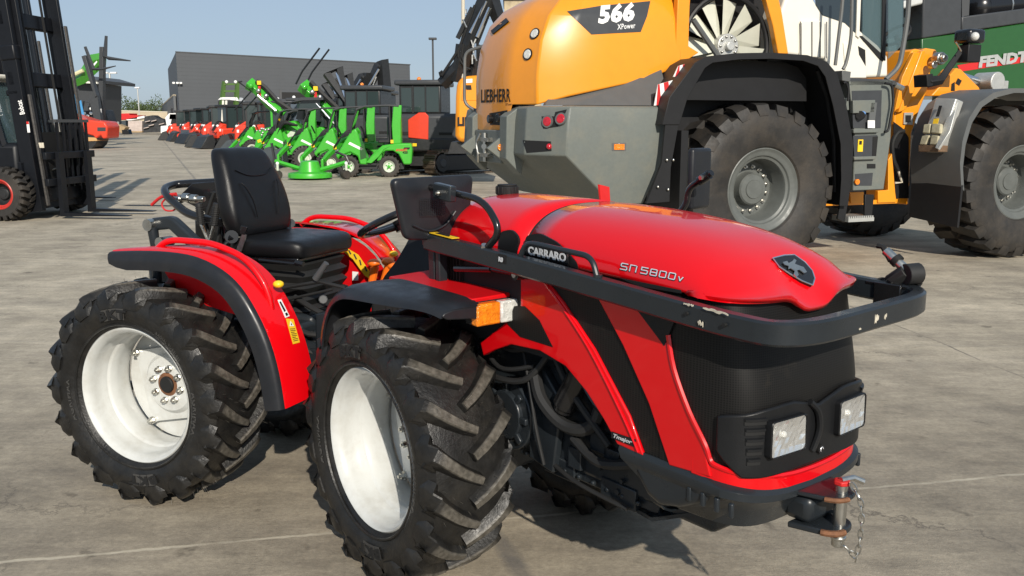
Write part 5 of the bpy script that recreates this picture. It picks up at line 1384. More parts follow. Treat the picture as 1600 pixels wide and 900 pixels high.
# windows
wl = slab('rear_window', -.925, ((1272, -30), (1345, -30), (1343, 58), (1320, 36), (1285, 24), (1275, 8)), .01, 'dglass', .004)
slab('window_glow', -.932, ((1277, -20), (1300, -20), (1300, 9), (1277, 7)), .003, 'tglass', 0) if False else None
slab('cab_pillar', -.94, ((1341, -40), (1347, -40), (1343, 60), (1338, 56)), .04, 'cream', .004)
slab('cab_pillar', -.94, ((1380, -40), (1386, -40), (1384, 95), (1378, 88)), .04, 'ablack', .004)
wd = slab('door_window', -.925, ((1348, -40), (1384, -40), (1381, 92), (1348, 64)), .02, 'tglass', .003)
slab('window_seal', -.930, ((1343, 56), (1347, 56), (1382, 88), (1380, 96), (1376, 94)), .02, 'black', 0)
slab('windscreen', -.60, ((1388, -40), (1412, -40), (1410, 70), (1388, 92)), .01, 'tglass', 0)
slab('far_window', .80, ((1340, -60), (1412, -60), (1412, 60), (1345, 60)), .01, 'dglass', 0)
m_ = MB(); c_ = LL.at('y', -.2, 1372, 62); m_.box(c_.x - .25, c_.x + .02, -.3, .2, c_.z - .15, c_.z + .5); L_('operator_seat', m_, M['ablack'], bevel=.06)
m_ = MB(); c_ = LL.at('y', -.1, 1400, 55); m_.tube([c_ + Vector((.02 * math.sin(a) * 5, .2 * math.cos(a), .12 * math.sin(a))) for a in [2 * PI * k / 20 for k in range(20)]], .02, 6, closed=True); m_.cyl(c_, c_ + Vector((.2, 0, -.4)), .03, 8); L_('steering_wheel', m_, M['black'])
for pts, r in ((((1318, -30), (1316, 10), (1305, 102)), .018), (((1332, -30), (1331, 10), (1330, 60), (1322, 100), (1317, 108)), .018), (((1422, -30), (1418, 30), (1410, 80), (1405, 105), (1384, 124)), .026)):
    m_ = MB(); m_.tube(fillet(lp(-1.30, *pts), .1, 4), r, 8); L_('handrail', m_, M['fgrey'])
m_ = MB(); m_.tube(fillet(lp(-1.42, (1383, 130), (1394, 132), (1396, 160), (1388, 205), (1382, 206)), .05, 4), .014, 8); L_('handrail', m_, M['ablack'])
m_ = MB(); m_.tube(fillet(lp(-1.42, (1318, 130), (1322, 128), (1326, 140), (1325, 158)), .03, 4), .012, 8); L_('handrail', m_, M['ablack'])
slab('platform', -1.38, ((1316, 110), (1330, 112), (1328, 128), (1316, 126)), .6, 'fgrey')
slab('platform', -1.36, ((1328, 122), (1385, 124), (1400, 126), (1398, 133), (1328, 134)), .6, 'charcoal')
m_ = MB(); m_.cyl(LL.at('y', -1.36, 1398, 132), LL.at('y', -1.36, 1410, 138), .03, 10); L_('catch', m_, M['steel'])

# front frame and lift arm
fr_ = lp(-.55, (1395, 240), (1398, 170), (1408, 120), (1425, 78), (1432, 76), (1440, 78), (1448, 75), (1463, 77), (1468, 88), (1455, 110), (1450, 140), (1438, 170), (1425, 208), (1420, 320), (1398, 318))
m_ = MB(); m_.prism(fr_, (0, 1.1, 0)); L_('front_frame', m_, M['lorange'], bevel=.02)
slab('frame_web', -.60, ((1398, 175), (1410, 120), (1428, 82), (1438, 82), (1425, 120), (1413, 165), (1400, 172)), .05, 'lorange', .012)
slab('frame_web', -.62, ((1440, 80), (1448, 77), (1430, 140), (1415, 172), (1404, 176)), .07, 'lorange', .012)
slab('frame_cavity', -.565, ((1396, 190), (1410, 200), (1420, 215), (1420, 310), (1398, 310)), .005, 'ablack', 0)
m_ = MB(); c_ = LL.at('y', -.62, 1462, 92); m_.cyl(c_, c_ + Vector((0, -.10, 0)), .075, 18); m_.cyl(c_ + Vector((0, -.1, 0)), c_ + Vector((0, -.15, 0)), .045, 12); L_('pivot_pin', m_, M['steel'], bevel=.01)
m_ = MB(); c_ = LL.at('y', -.62, 1453, 102); m_.cyl(c_, c_ + Vector((0, -.08, 0)), .045, 14); L_('pivot_pin', m_, M['steel'], bevel=.01)
slab('lift_arm', -.60, ((1455, 150), (1495, 106), (1502, 108), (1530, 136), (1536, 150)), .22, 'lorange', .015)
slab('arm_marking', -.605, ((1497, 122), (1503, 126), (1499, 134), (1493, 130)), .003, 'black', 0); slab('arm_marking', -.605, ((1487, 131), (1492, 128), (1492, 142), (1486, 142)), .003, 'black', 0)
m_ = MB(); m_.cyl(LL.at('y', -.4, 1505, 120), LL.at('y', -.4, 1545, 133), .05, 14); L_('lift_cylinder', m_, M['chrome'])
m_ = MB(); c_ = LL.at('y', -.5, 1549, 128); m_.cyl(c_ + Vector((0, .2, 0)), c_ + Vector((0, -.1, 0)), .12, 22); m_.box(c_.x - .05, c_.x + .3, -.5, -.3, c_.z - .2, c_.z + .02); L_('pivot_eye', m_, M['alu'], bevel=.01)
m_ = MB(); m_.tube(smooth_line(lp(-.70, (1412, 205), (1402, 208), (1394, 225), (1396, 250), (1404, 268), (1408, 284)), 4), .028, 8); L_('hose', m_, M['black'])
m_ = MB(); m_.tube(lp(-.72, (1404, 268), (1409, 285), (1398, 286)), .014, 6); L_('hose_end', m_, M['worn'])
slab('frame_sticker', -.57, ((1413, 176), (1427, 176), (1426, 195), (1412, 194)), .01, 'alu', 0)
slab('sticker_print', -.575, ((1415, 180), (1424, 180), (1423, 191), (1415, 191)), .004, 'black', 0)
# lamp and mirror arm
m_ = MB(); m_.tube(lp(-.95, (1449, 128), (1470, 125), (1480, 110), (1500, 82), (1510, 68)), [.07, .06, .05, .045, .04], 4); L_('lamp_arm', m_, M['ablack'], bevel=.01)
slab('arm_foot', -1.0, ((1448, 117), (1458, 115), (1458, 134), (1449, 136)), .2, 'ablack')
m_ = MB(); c_ = LL.at('y', -1.0, 1514, 56); m_.box(c_.x - .12, c_.x + .14, -1.12, -.88, c_.z - .09, c_.z + .07); L_('head_lamp', m_, M['blackgloss'], bevel=.04, seg=3)
m_ = MB(); c_ = LL.at('y', -1.13, 1523, 57); m_.ball(c_, .05, 8); L_('lamp_glass', m_, M['clearlens'])
m_ = MB(); c_ = LL.at('y', -1.0, 1514, 84); m_.box(c_.x - .10, c_.x + .10, -1.08, -.92, c_.z - .10, c_.z + .10); L_('lamp_box', m_, M['ablack'], bevel=.01)
m_ = MB(); m_.tube(lp(-1.05, (1494, 66), (1500, 76), (1502, 80)), .010, 6); L_('cable', m_, M['steel'])
# front mudguard
ar = lp(-1.46, (1502, 292), (1500, 255), (1504, 220), (1514, 185), (1530, 160), (1552, 145), (1580, 138), (1612, 138), (1650, 150))
rings = [[p + Vector((-.05, .68, .0)), p + Vector((-.03, .45, .0)), p, p + Vector((.05, .0, -.05)), p + Vector((.03, .68, -.04))] for p in ar]
m_ = MB(); m_.loft(rings); L_('front_mudguard', m_, M['fgrey'], ang=25); FMS = Surf(LL, m_)
fl = [ar[0] + Vector((0, 0, .02)), ar[0] + Vector((-.05, .68, .02)), ar[0] + Vector((-.05, .68, -.40)), ar[0] + Vector((-.01, 0, -.46))]
m_ = MB(); m_.prism(fl, (.03, 0, 0)); L_('mud_flap', m_, M['ablack'])
# wheel chock strapped to the mudguard
def chock(name, uv, m, off, th, bevel=0.0):
    P = []; N = Vector((0, 0, 0))
    for u, v in uv:
        p, n = FMS.at(u, v)
        if p is None: p, n = LL.at('x', 2.72, u, v), Vector((-1, 0, 0))
        P.append(p); N += n
    N.normalize(); c = sum(P, Vector()) / len(P)
    P = []
    for u, v in uv:
        o, d = LL.ray(u, v); t = (c + N * off - o).dot(N) / d.dot(N); P.append(o + d * t)
    q = MB(); q.prism(P, N * -th); return L_(name, q, m, bevel=bevel)
M['canvas'] = mat('strap_canvas', (.42, .38, .26), .8, var=.2, vs=30); M['wood'] = mat('chock_wood', (.16, .10, .06), .7, var=.3, vs=20)
chock('wheel_chock', ((1462, 153), (1494, 154), (1466, 234), (1437, 234)), M['alu'], .16, .13, .01)
chock('chock_flange', ((1490, 155), (1497, 158), (1484, 205), (1466, 233), (1461, 231)), M['alu'], .175, .03, .004)
chock('chock_slot', ((1467, 165), (1472, 165), (1467, 182), (1462, 182)), M['black'], .166, .004)
chock('chock_label', ((1459, 185), (1467, 185), (1465, 194), (1457, 194)), M['label'], .166, .004)
for uv in (((1443, 194), (1454, 193), (1452, 208), (1441, 208)), ((1456, 193), (1470, 193), (1468, 208), (1454, 208)), ((1440, 212), (1452, 211), (1446, 226), (1436, 226)), ((1455, 211), (1466, 212), (1464, 226), (1452, 226))): chock('chock_strap', uv, M['canvas'], .19, .05, .01)
chock('chock_foot', ((1435, 227), (1467, 227), (1466, 237), (1435, 237)), M['wood'], .185, .15, .004)
# ================================================================== helpers for machines further off
def slabp(name, fr, y, uv, th, m, par, bevel=0.0):
    q = MB(); q.prism(fr.ats('y', y, *uv), (0, th, 0)); return obj(name, q, M[m] if isinstance(m, str) else m, par, bevel=bevel)
def boxo(name, par, b, m, bevel=0.0, M4=None):
    q = MB(); q.box(*b, M=M4); return obj(name, q, M[m], par, bevel=bevel)
def bar(name, par, pts, r, m, n=6):
    q = MB(); q.tube([Vector(p) for p in pts], r, n); return obj(name, q, M[m], par)

# ------------------------------------------------------------------ the harvester behind the loader
HV = Fr(9.2, 15.6, .30)
HT = thing('forage_harvester', 'tall dark green and black harvester with red stripe behind the loader front', 'harvester', HV)
slabp('side_panel', HV, 0, ((1440, 60), (1500, 52), (1640, 30), (1640, 150), (1440, 150)), 2.6, 'dkgreen', HT, .02)
slabp('upper_panel', HV, -.02, ((1444, -40), (1504, -40), (1502, 50), (1441, 60)), 2.6, 'charcoal', HT, .02)
slabp('upper_band', HV, -.02, ((1503, 26), (1640, 8), (1640, 30), (1503, 50)), 2.4, 'charcoal', HT, .02)
slabp('corner_post', HV, -.01, ((1503, -40), (1517, -40), (1514, 24), (1503, 26)), .3, 'ptower', HT)
q = MB(); a = HV.at('y', .5, 1530, 12); b = HV.at('y', .5, 1660, -2); q.cyl(a, b, .26, 20); q.ball(a, .26, 8); obj('exhaust_tube', q, M['blackgloss'], HT)
q = MB(); c = a.lerp(b, .25); q.cyl(c - (b - a).normalized() * .015, c + (b - a).normalized() * .015, .268, 20); obj('tube_clamp', q, M['steel'], HT)
slabp('red_stripe', HV, -.006, ((1496, 102), (1525, 97), (1640, 84), (1640, 92), (1540, 106), (1500, 112)), .004, 'redletter', HT)
_t, _w = text_mb('FENDT', 1.0, 0, .06, .12, 1.02, 1.0, 2)
o_ = HV.at('y', -.02, 1529, 105); x_ = HV.at('y', -.02, 1607, 95); y_ = HV.at('y', -.02, 1527, 90)
q = plate(MB().add([(p[0] / _w * (x_ - o_).length, p[1] * (y_ - o_).length, 0) for p in _t.v], _t.f), o_, x_ - o_, y_ - o_, .0)
obj('lettering', q, M['alu'], HT, smooth=False)
slabp('cab_glass', HV, .3, ((1386, 20), (1415, 14), (1415, 85), (1386, 90)), .05, 'tglass', HT)
slabp('cab_roof', HV, .0, ((1384, 8), (1444, -6), (1444, 6), (1386, 20)), 2.2, 'white', HT, .03)
slabp('rear_body', HV, .4, ((1414, 12), (1442, 8), (1442, 140), (1414, 140)), 2.0, 'machblack', HT)
slabp('door_frame', HV, .35, ((1419, 56), (1430, 55), (1430, 76), (1419, 77)), .05, 'dglass', HT, .02)
slabp('red_part', HV, .33, ((1422, 34), (1434, 28), (1437, 40), (1424, 44)), .05, 'redletter', HT)
big_wheel(HT, 3.2, -.2, -1, z=.85, R_=.85, simple=True)
boxo('chassis', HT, (-.3, 6.5, .3, 2.6, .6, 2.2), 'machblack')

M['trackmetal'] = mat('track_steel', (.13, .10, .075), .6, metal=.5, var=.3, vs=6, bump=.2)
# ------------------------------------------------------------------ yellow excavator between loader and black excavators
YE = Fr(-1.55, 23.2, 0)
YT = thing('tracked_excavator', 'yellow excavator with raised black boom seen between the loader tail and black excavators', 'excavator', YE, 'excavators parked in a row')
slabp('engine_cover', YE, 0, ((712, 150), (714, 128), (724, 119), (800, 113), (800, 224), (716, 222), (711, 212)), 2.3, 'lorange', YT, .10)
slabp('cover_panel', YE, -.012, ((721, 157), (725, 123), (760, 120), (760, 157)), .02, 'lorange', YT, .01)
slabp('cover_vent', YE, -.03, ((727, 133), (736, 133), (737, 140), (729, 140)), .02, 'black', YT)
slabp('number_plate', YE, -.03, ((725, 124), (738, 123), (738, 129), (725, 130)), .02, 'whiteletter', YT)
o_ = YE.at('y', -.02, 715, 196); x_ = YE.at('y', -.02, 745, 196)
write('lettering', 'LIEBHERR', o_, (1, 0, 0), (0, 0, 1), .20, M['black'], YT, bold=.05, width=1.05, off=.002)
slabp('turntable', YE, .2, ((705, 222), (790, 222), (790, 240), (700, 240)), 1.8, 'machblack', YT)
def crawler(par, x, y, rot, h=.75, L=3.2, w=.5):
    """a steel track of its own: belt, frame and wheels; runs along its local y, turned by rot"""
    p = part('track', par, Matrix.Translation((x, y, 0)) @ Matrix.Rotation(R(rot), 4, 'Z'))
    q = MB(); n = int((2 * (L - h) + PI * h) / .17); r = h / 2
    straight = L - h; per = 2 * straight + 2 * PI * r
    def at(d):
        d %= per
        if d < straight: return (r + d, h, 0)
        d -= straight
        if d < PI * r: a = d / r; return (r + straight + r * math.sin(a), r + r * math.cos(a), a)
        d -= PI * r
        if d < straight: return (r + straight - d, 0.0, PI)
        d -= straight; a = PI + d / r; return (r + r * math.sin(a), r + r * math.cos(a), a)
    for k in range(n):
        yy, z, a = at(per * k / n); Mk = Matrix.Translation((0, yy, z)) @ Matrix.Rotation(-a, 4, 'X')
        q.box(0, w, -per / n * .42, per / n * .42, -.05, .0, Mk); q.box(0, w, -.015, .02, .0, .035, Mk)
    obj('track_belt', q, M['trackmetal'], p, smooth=False)
    q = MB(); q.box(.06, w - .06, r * .6, L - r * .6, .10, h - .12); obj('track_frame', q, M['machblack'], p, bevel=.05)
    for yy in (r, L - r):
        q = MB(); q.cyl((-.01, yy, r), (w + .01, yy, r), r * .74, 20); obj('track_wheel', q, M['machblack'], p, bevel=.02)
        q = MB(); q.cyl((-.03, yy, r), (w + .03, yy, r), r * .35, 14); obj('wheel_hub', q, M['charcoal'], p, bevel=.02)
    return p
def rams(par, fr, y, lst):
    for nm, pts, w, m in lst:
        q = MB(); P = fr.ats('y', y, *pts); q.tube(P, w, 8 if m == 'chrome' else 4); obj(nm, q, M[m], par, bevel=0)
for nm, pts, w, m, dy in (('boom', ((690, 132), (722, 100), (735, 62), (768, -20)), [.16, .20, .24, .22], 'machblack', .6), ('boom', ((712, 128), (722, 70)), [.12, .16], 'machblack', .5), ('boom', ((735, 130), (748, 70)), [.2, .16], 'machblack', .8),
    ('dipper', ((762, -20), (770, 5), (786, 50)), [.16, .2, .14], 'machblack', .7), ('hydraulic_ram', ((735, 52), (760, 2)), .045, 'chrome', .42), ('hydraulic_ram', ((745, 58), (765, 12)), .05, 'chrome', .42), ('hydraulic_ram', ((715, 60), (738, 12)), .06, 'machblack', .42),
    ('hydraulic_ram', ((741, 92), (741, 68)), .05, 'chrome', .42), ('hydraulic_ram', ((753, 96), (754, 72)), .05, 'chrome', .42), ('boom_hose', ((690, 118), (716, 78), (720, 68), (742, 8)), .035, 'black', .4), ('boom_hose', ((718, 72), (716, 88), (726, 104), (735, 108)), .03, 'black', .4), ('boom_hose', ((724, 68), (721, 88), (730, 110)), .03, 'black', .4),
    ('boom_end', ((690, 120), (688, 114), (692, 112)), .05, 'black', .5)):
    q = MB(); P = YE.ats('y', dy, *pts); q.tube(smooth_line(P, 3) if len(P) > 3 and nm == 'boom_hose' else P, w, 8 if 'ram' in nm or 'hose' in nm else 4) if not isinstance(w, list) else q.tube(P, w, 4)
    obj(nm, q, M[m], YT)
rnd = random.Random(11)
for i in range(10):
    u, v = 722 + rnd.random() * 36, 20 + rnd.random() * 95
    q = MB(); c = YE.at('y', .36, u, v); q.cyl(c, c + Vector((rnd.uniform(-.1, .1), 0, rnd.uniform(.1, .3))), .025, 6); obj('boom_fitting', q, M['steel'], YT)

# ------------------------------------------------------------------ black excavators
def black_excavator(fr, label, red=False):
    t = thing('tracked_excavator', label, 'excavator', fr, 'excavators parked in a row')
    # local: x right in the picture, y away
    boxo('engine_cover', t, (-1.15, 1.2, -1.1, 1.6, .72, 1.85), 'charcoal', .12)
    boxo('skirt', t, (-1.17, 1.22, -1.12, 1.62, .70, 1.12), 'machblack', .06)
    boxo('cab', t, (-.75, .55, -1.0, .75, 1.85, 2.72), 'machblack', .05)
    boxo('cab_roof', t, (-.88, .66, -1.1, .85, 2.70, 2.86), 'charcoal', .05)
    for x0, x1, z0, z1 in ((-.68, -.36, 1.9, 2.62), (-.28, .05, 1.9, 2.64), (.10, .48, 1.9, 2.64)): boxo('cab_window', t, (x0, x1, -1.012, -1.0, z0, z1), 'tglass2')
    boxo('side_window', t, (-.762, -.75, -.9, .6, 1.95, 2.62), 'tglass2')
    for x in (-.32, .075): boxo('cab_pillar', t, (x - .02, x + .02, -1.02, -1.0, 1.86, 2.7), 'machblack')
    boxo('vent', t, (-1.0, -.4, -1.118, -1.1, 1.2, 1.3), 'black'); boxo('vent', t, (.5, .9, -1.118, -1.1, 1.2, 1.28), 'black'); boxo('top_plate', t, (-1.1, -.8, -1.0, .2, 1.85, 1.9), 'ptower', .02)
    if red: 
        q = MB(); q.prism([(-.46, -1.135, 1.12), (.16, -1.135, 1.06), (.18, -1.135, 1.78), (.08, -1.135, 1.88), (-.12, -1.135, 1.88), (-.46, -1.135, 1.66)], (0, .05, 0)); obj('red_cover', q, M['orangered'], t, bevel=.02)
    boxo('yellow_marker', t, (-.42, -.2, -1.14, -1.12, .86, .95), 'yellow'); boxo('red_marker', t, (-.42, -.3, -1.14, -1.12, .70, .78), 'redlens')
    crawler(t, -1.30, -1.0, -36, h=.74, L=3.2, w=.48); crawler(t, .10, -1.7, -36, h=.74, L=3.2, w=.48)
    boxo('undercarriage', t, (-.7, .6, -.8, .8, .25, .72), 'machblack')
    q = MB(); q.ball((-.2, -.6, 2.9), .07, 6); obj('beacon', q, M['amber'], t)
    return t
M['tglass2'] = mat('cab_glass', (0.03, 0.045, 0.045), 0.05, coat=.3, spec=.6)
def raised_boom(par, pts, r=.16):
    q = MB(); q.tube(pts, [r * k for k in (.8, 1.1, 1.2, .7)][:len(pts)], 4); obj('boom', q, M['machblack'], par)
    a, b = Vector(pts[0]), Vector(pts[-2]); q = MB(); q.cyl(a.lerp(b, .2) + Vector((-.18, -.1, .1)), a.lerp(b, .85) + Vector((-.18, -.1, .1)), .045, 6); obj('hydraulic_ram', q, M['chrome'], par)
ex0 = black_excavator(Fr(-2.62, 29.4, -.10), 'black tracked excavator with a bright red side cover beside the yellow excavator', True)
ex1 = black_excavator(Fr(-5.05, 33.5, -.10), 'black tracked excavator standing just behind the foremost green loader canopy')
raised_boom(ex1, [(-1.0, 1.5, 1.8), (-2.2, 1.8, 3.4), (-1.7, 1.8, 3.6), (-1.5, 1.8, 2.2)])
for i, (u, d, lb, bm) in enumerate(((596, 38, 'black excavator, third in its row counted from the yellow one', 1), (566, 43, 'black excavator with folded boom above the middle green loaders', 1), (540, 48.5, 'black excavator half hidden behind the raised green loader arm', 0), (515, 55, 'farthest black excavator, only its roof and arm show before the grey hall', 0))):
    e = dup(ex1, lb, None, fr=Fr((u - 800) / FPX * d, d, -.10))
    if not bm:
        for c in list(e.children):
            if c.name.startswith('boom') or c.name.startswith('hydraulic'): c.scale = (.8, .8, .72)
# pointed stick ends in front of the hall
for i, (u, v, d) in enumerate(((500, 140, 50), (519, 138, 47), (537, 137, 44))):
    f = Fr((u - 800) / FPX * d, d, 0)
    t = thing('digger_arm', ['folded black digger arm tip, first above the green canopies', 'folded black digger arm tip, middle one above the green canopies', 'folded black digger arm tip nearest the tall double boom'][i], 'digger arm', f, 'folded digger arms in a row')
    q = MB(); q.tube(f.ats('y', 0, (u - 12, 160), (u, v), (u + 5, v + 4), (u + 9, 160)), [.14, .17, .15, .1], 4); obj('arm_box', q, M['machblack'], t)
    q = MB(); q.tube(f.ats('y', -.2, (u - 6, 158), (u + 2, v + 5)), .05, 6); obj('hydraulic_ram', q, M['steel'], t)
f = Fr(-6.6, 41, 0); t = thing('excavator_boom', 'tallest black double boom with chrome rams above the black cabs', 'boom', f, 'folded digger arms in a row')
for nm, pts, w, m in (('boom', ((570, 148), (592, 104), (598, 94), (601, 140)), [.16, .24, .26, .3], 'machblack'), ('boom', ((545, 150), (566, 120), (574, 114), (566, 140)), [.14, .2, .2, .14], 'machblack'), ('hydraulic_ram', ((573, 140), (592, 108)), .05, 'chrome'), ('hydraulic_ram', ((551, 145), (564, 124)), .05, 'chrome'), ('hydraulic_ram', ((578, 146), (588, 120)), .04, 'steel')):
    q = MB(); q.tube(f.ats('y', 0 if m == 'machblack' else -.35, *pts), w, 4 if m == 'machblack' else 6); obj(nm, q, M[m], t)

# ------------------------------------------------------------------ green compact loaders
M['greenpale'] = mat('pale_green_rim', (0.55, 0.6, 0.5), .4, var=.1)
def compact_loader(fr, label, arm='low', deep=False):
    """local: x forward (left in the picture), y left (towards the camera)"""
    t = thing('green_compact_loader', label, 'compact loader', fr, 'green compact loaders in a row')
    def pr(name, pts, y0, y1, m, bevel=.02): q = MB(); q.prism([(x, y0, z) for x, z in pts], (0, y1 - y0, 0)); return obj(name, q, M[m], t, bevel=bevel)
    def tyre(x, y, s):
        w = part('wheel', t, Matrix.Translation((x, y, .31))); q = MB(); q.lathe([(.17, s * .07), (.19, s * .10), (.26, s * .11), (.30, s * .10), (.312, s * .06), (.312, -s * .06), (.28, -s * .10), (.17, -s * .09)], 26)
        for k in range(18): a = 2 * PI * k / 18; q.box(-.022, .022, -.10, .10, .30, .33, Matrix.Rotation(a, 4, 'Y'))
        obj('tyre', q, M['bigtyre'], w, ang=30); q = MB(); q.lathe([(.175, s * .075), (.17, s * .085), (.15, s * .06), (.12, s * .03), (.05, s * .03), (.045, s * .07), (0, s * .07)], 22); obj('rim', q, M['greenpale'], w)
        q = MB(); q.lathe([(.05, s * .072), (.03, s * .082), (0, s * .082)], 12)
        for k in range(5): a = 2 * PI * k / 5; q.ball((.085 * math.sin(a), s * .035, .085 * math.cos(a)), .022, 4)
        obj('hub', q, M['green'], w)
    for x in (-.58, .60):
        for s in (1, -1): tyre(x, s * .44, s)
    pr('rear_body', [(-1.24, .42), (-1.20, .36), (-1.0, .36), (-.93, .52), (-.86, .66), (-.70, .76), (-.50, .76), (-.28, .62), (-.10, .40), (.0, .40), (.0, .56), (-.18, .74), (-.40, .92), (-.80, .98), (-1.24, .98), (-1.27, .80)], -.42, .42, 'green', .04)
    pr('fender_line', [(-.30, .60), (-.06, .40), (.10, .42), (-.10, .62), (-.42, .86), (-.62, .90), (-.44, .80)], .42, .45, 'green')
    pr('hood_vent', [(-1.2, .86), (-1.03, .86), (-1.0, .80), (-1.18, .80)], .42, .425, 'black', 0)
    pr('front_body', [(.02, .36), (.28, .36), (.34, .60), (.55, .72), (.86, .60), (.90, .50), (.98, .62), (.80, .88), (.60, 1.20), (.50, 1.34), (.36, 1.42), (.30, 1.24), (.22, .90), (.10, .62)], -.36, .38, 'green', .04)
    pr('floor', [(-.2, .40), (.3, .40), (.3, .34), (-.2, .34)], -.35, .35, 'machblack', 0)
    pr('underbody', [(-1.0, .22), (.9, .22), (.9, .40), (-1.0, .40)], -.25, .25, 'machblack', 0)
    pr('side_panel', [(.02, .46), (.22, .46), (.28, .86), (.16, 1.02), (.02, 1.0)], .30, .385, 'dkgreen', .01) if False else None
    pr('foot_opening', [(.08, .56), (.26, .50), (.27, .86), (.14, .98)], .378, .386, 'dkgreen', 0)
    pr('white_graphic', [(.16, .82), (.55, 1.02), (.60, .96), (.24, .78)], .38, .386, 'whiteletter', 0)
    pr('rear_column', [(-.94, .98), (-.70, .96), (-.68, 1.5), (-.74, 2.06), (-.98, 2.08), (-.95, 1.6)], .12, .40, 'green', .02); pr('rear_column', [(-.94, .98), (-.76, .96), (-.74, 1.5), (-.78, 2.0), (-.94, 2.02)], -.40, -.12, 'green', .02)
    pr('seat', [(-.62, .98), (-.25, .98), (-.25, 1.08), (-.52, 1.10), (-.62, 1.45), (-.70, 1.45)], -.2, .2, 'machblack', .03)
    pr('canopy_roof', [(.36, 1.98), (.10, 2.07), (-.60, 2.10), (-.90, 2.08), (-.90, 2.03), (-.5, 2.05), (.10, 2.02), (.34, 1.93)], -.42, .42, 'charcoal', .01)
    for s in (1, -1): bar('canopy_post', t, [(.30, s * .38, 1.97), (.46, s * .38, 1.60), (.52, s * .38, 1.28)], .025, 'machblack'); bar('canopy_post', t, [(-.62, s * .38, 2.05), (-.64, s * .38, 1.0)], .028, 'machblack')
    pr('windshield', [(.32, 1.92), (.335, 1.93), (.53, 1.32), (.52, 1.30)], -.34, .34, 'tglass2', 0)
    q = MB(); q.tube([Vector((.20 + .06 * math.sin(a), .15 * math.cos(a), 1.34 + .13 * math.sin(a))) for a in [2 * PI * k / 14 for k in range(14)]], .016, 5, closed=True); obj('steering_wheel', q, M['black'], t)
    q = MB(); q.box(-.80, -.78, .426, .43, .60, .66); 
    for s_, (txt, m_, z, x) in enumerate((('AVANT', 'redletter', .75, -.78), ('420', 'black', .68, -.98))):
        if arm == 'first': write('lettering', txt, (x, .4225, z), (-1, 0, 0), (0, 0, 1), .07, M[m_], t, bold=.04, off=.003)
    boxo('yellow_marker', t, (-.72, -.64, .42, .435, .98, 1.08), 'yellow')
    if arm in ('low', 'first'):
        q = MB(); q.tube([(.30, 0, 1.36), (.80, 0, 1.05), (1.25, 0, .62), (1.42, 0, .42)], [.09, .085, .08, .07], 4); obj('lift_arm', q, M['green'], t)
        q = MB(); q.box(1.34, 1.42, -.35, .35, .18, .52); obj('tool_plate', q, M['green'], t, bevel=.02)
        for k in range(4): q = MB(); q.tube(smooth_line([(.42, .12 + .05 * k, 1.30), (.62, .20 + .05 * k, 1.36 - .05 * k), (.84, .20 + .03 * k, 1.12), (1.05, .15, .85)], 4), .025, 5); obj('hose', q, M['rubberpart'], t)
        q = MB(); q.cyl((.60, .16, .82), (1.0, .16, .66), .035, 6); obj('hydraulic_ram', q, M['steel'], t)
        for k in range(5): q = MB(); q.ball((.78 + .05 * k, .24, .74 + .03 * (k % 2)), .035, 4); obj('coupling', q, M['steel'], t)
        boxo('yellow_marker', t, (.98, 1.08, .085, .1, .80, .90), 'yellow')
    return t
def gl(u, d, hd=PI + .08): return Fr((u - 800) / FPX * d, d, hd)
g0 = compact_loader(Fr(-4.22, 27.35, PI + .06), 'foremost green compact loader with canopy and pale rims, complete side in view', 'first')
g1 = compact_loader(Fr(-5.35, 29.6, PI + .10), 'green compact loader directly behind the foremost one', 'low')
dup(g1, 'third green compact loader back, yellow square on its arm, behind the mower deck', fr=Fr(-6.65, 31.8, PI + .12))
dup(g1, 'fourth green compact loader back, beside the big bare tyre', fr=Fr(-8.3, 34.6, PI + .14))
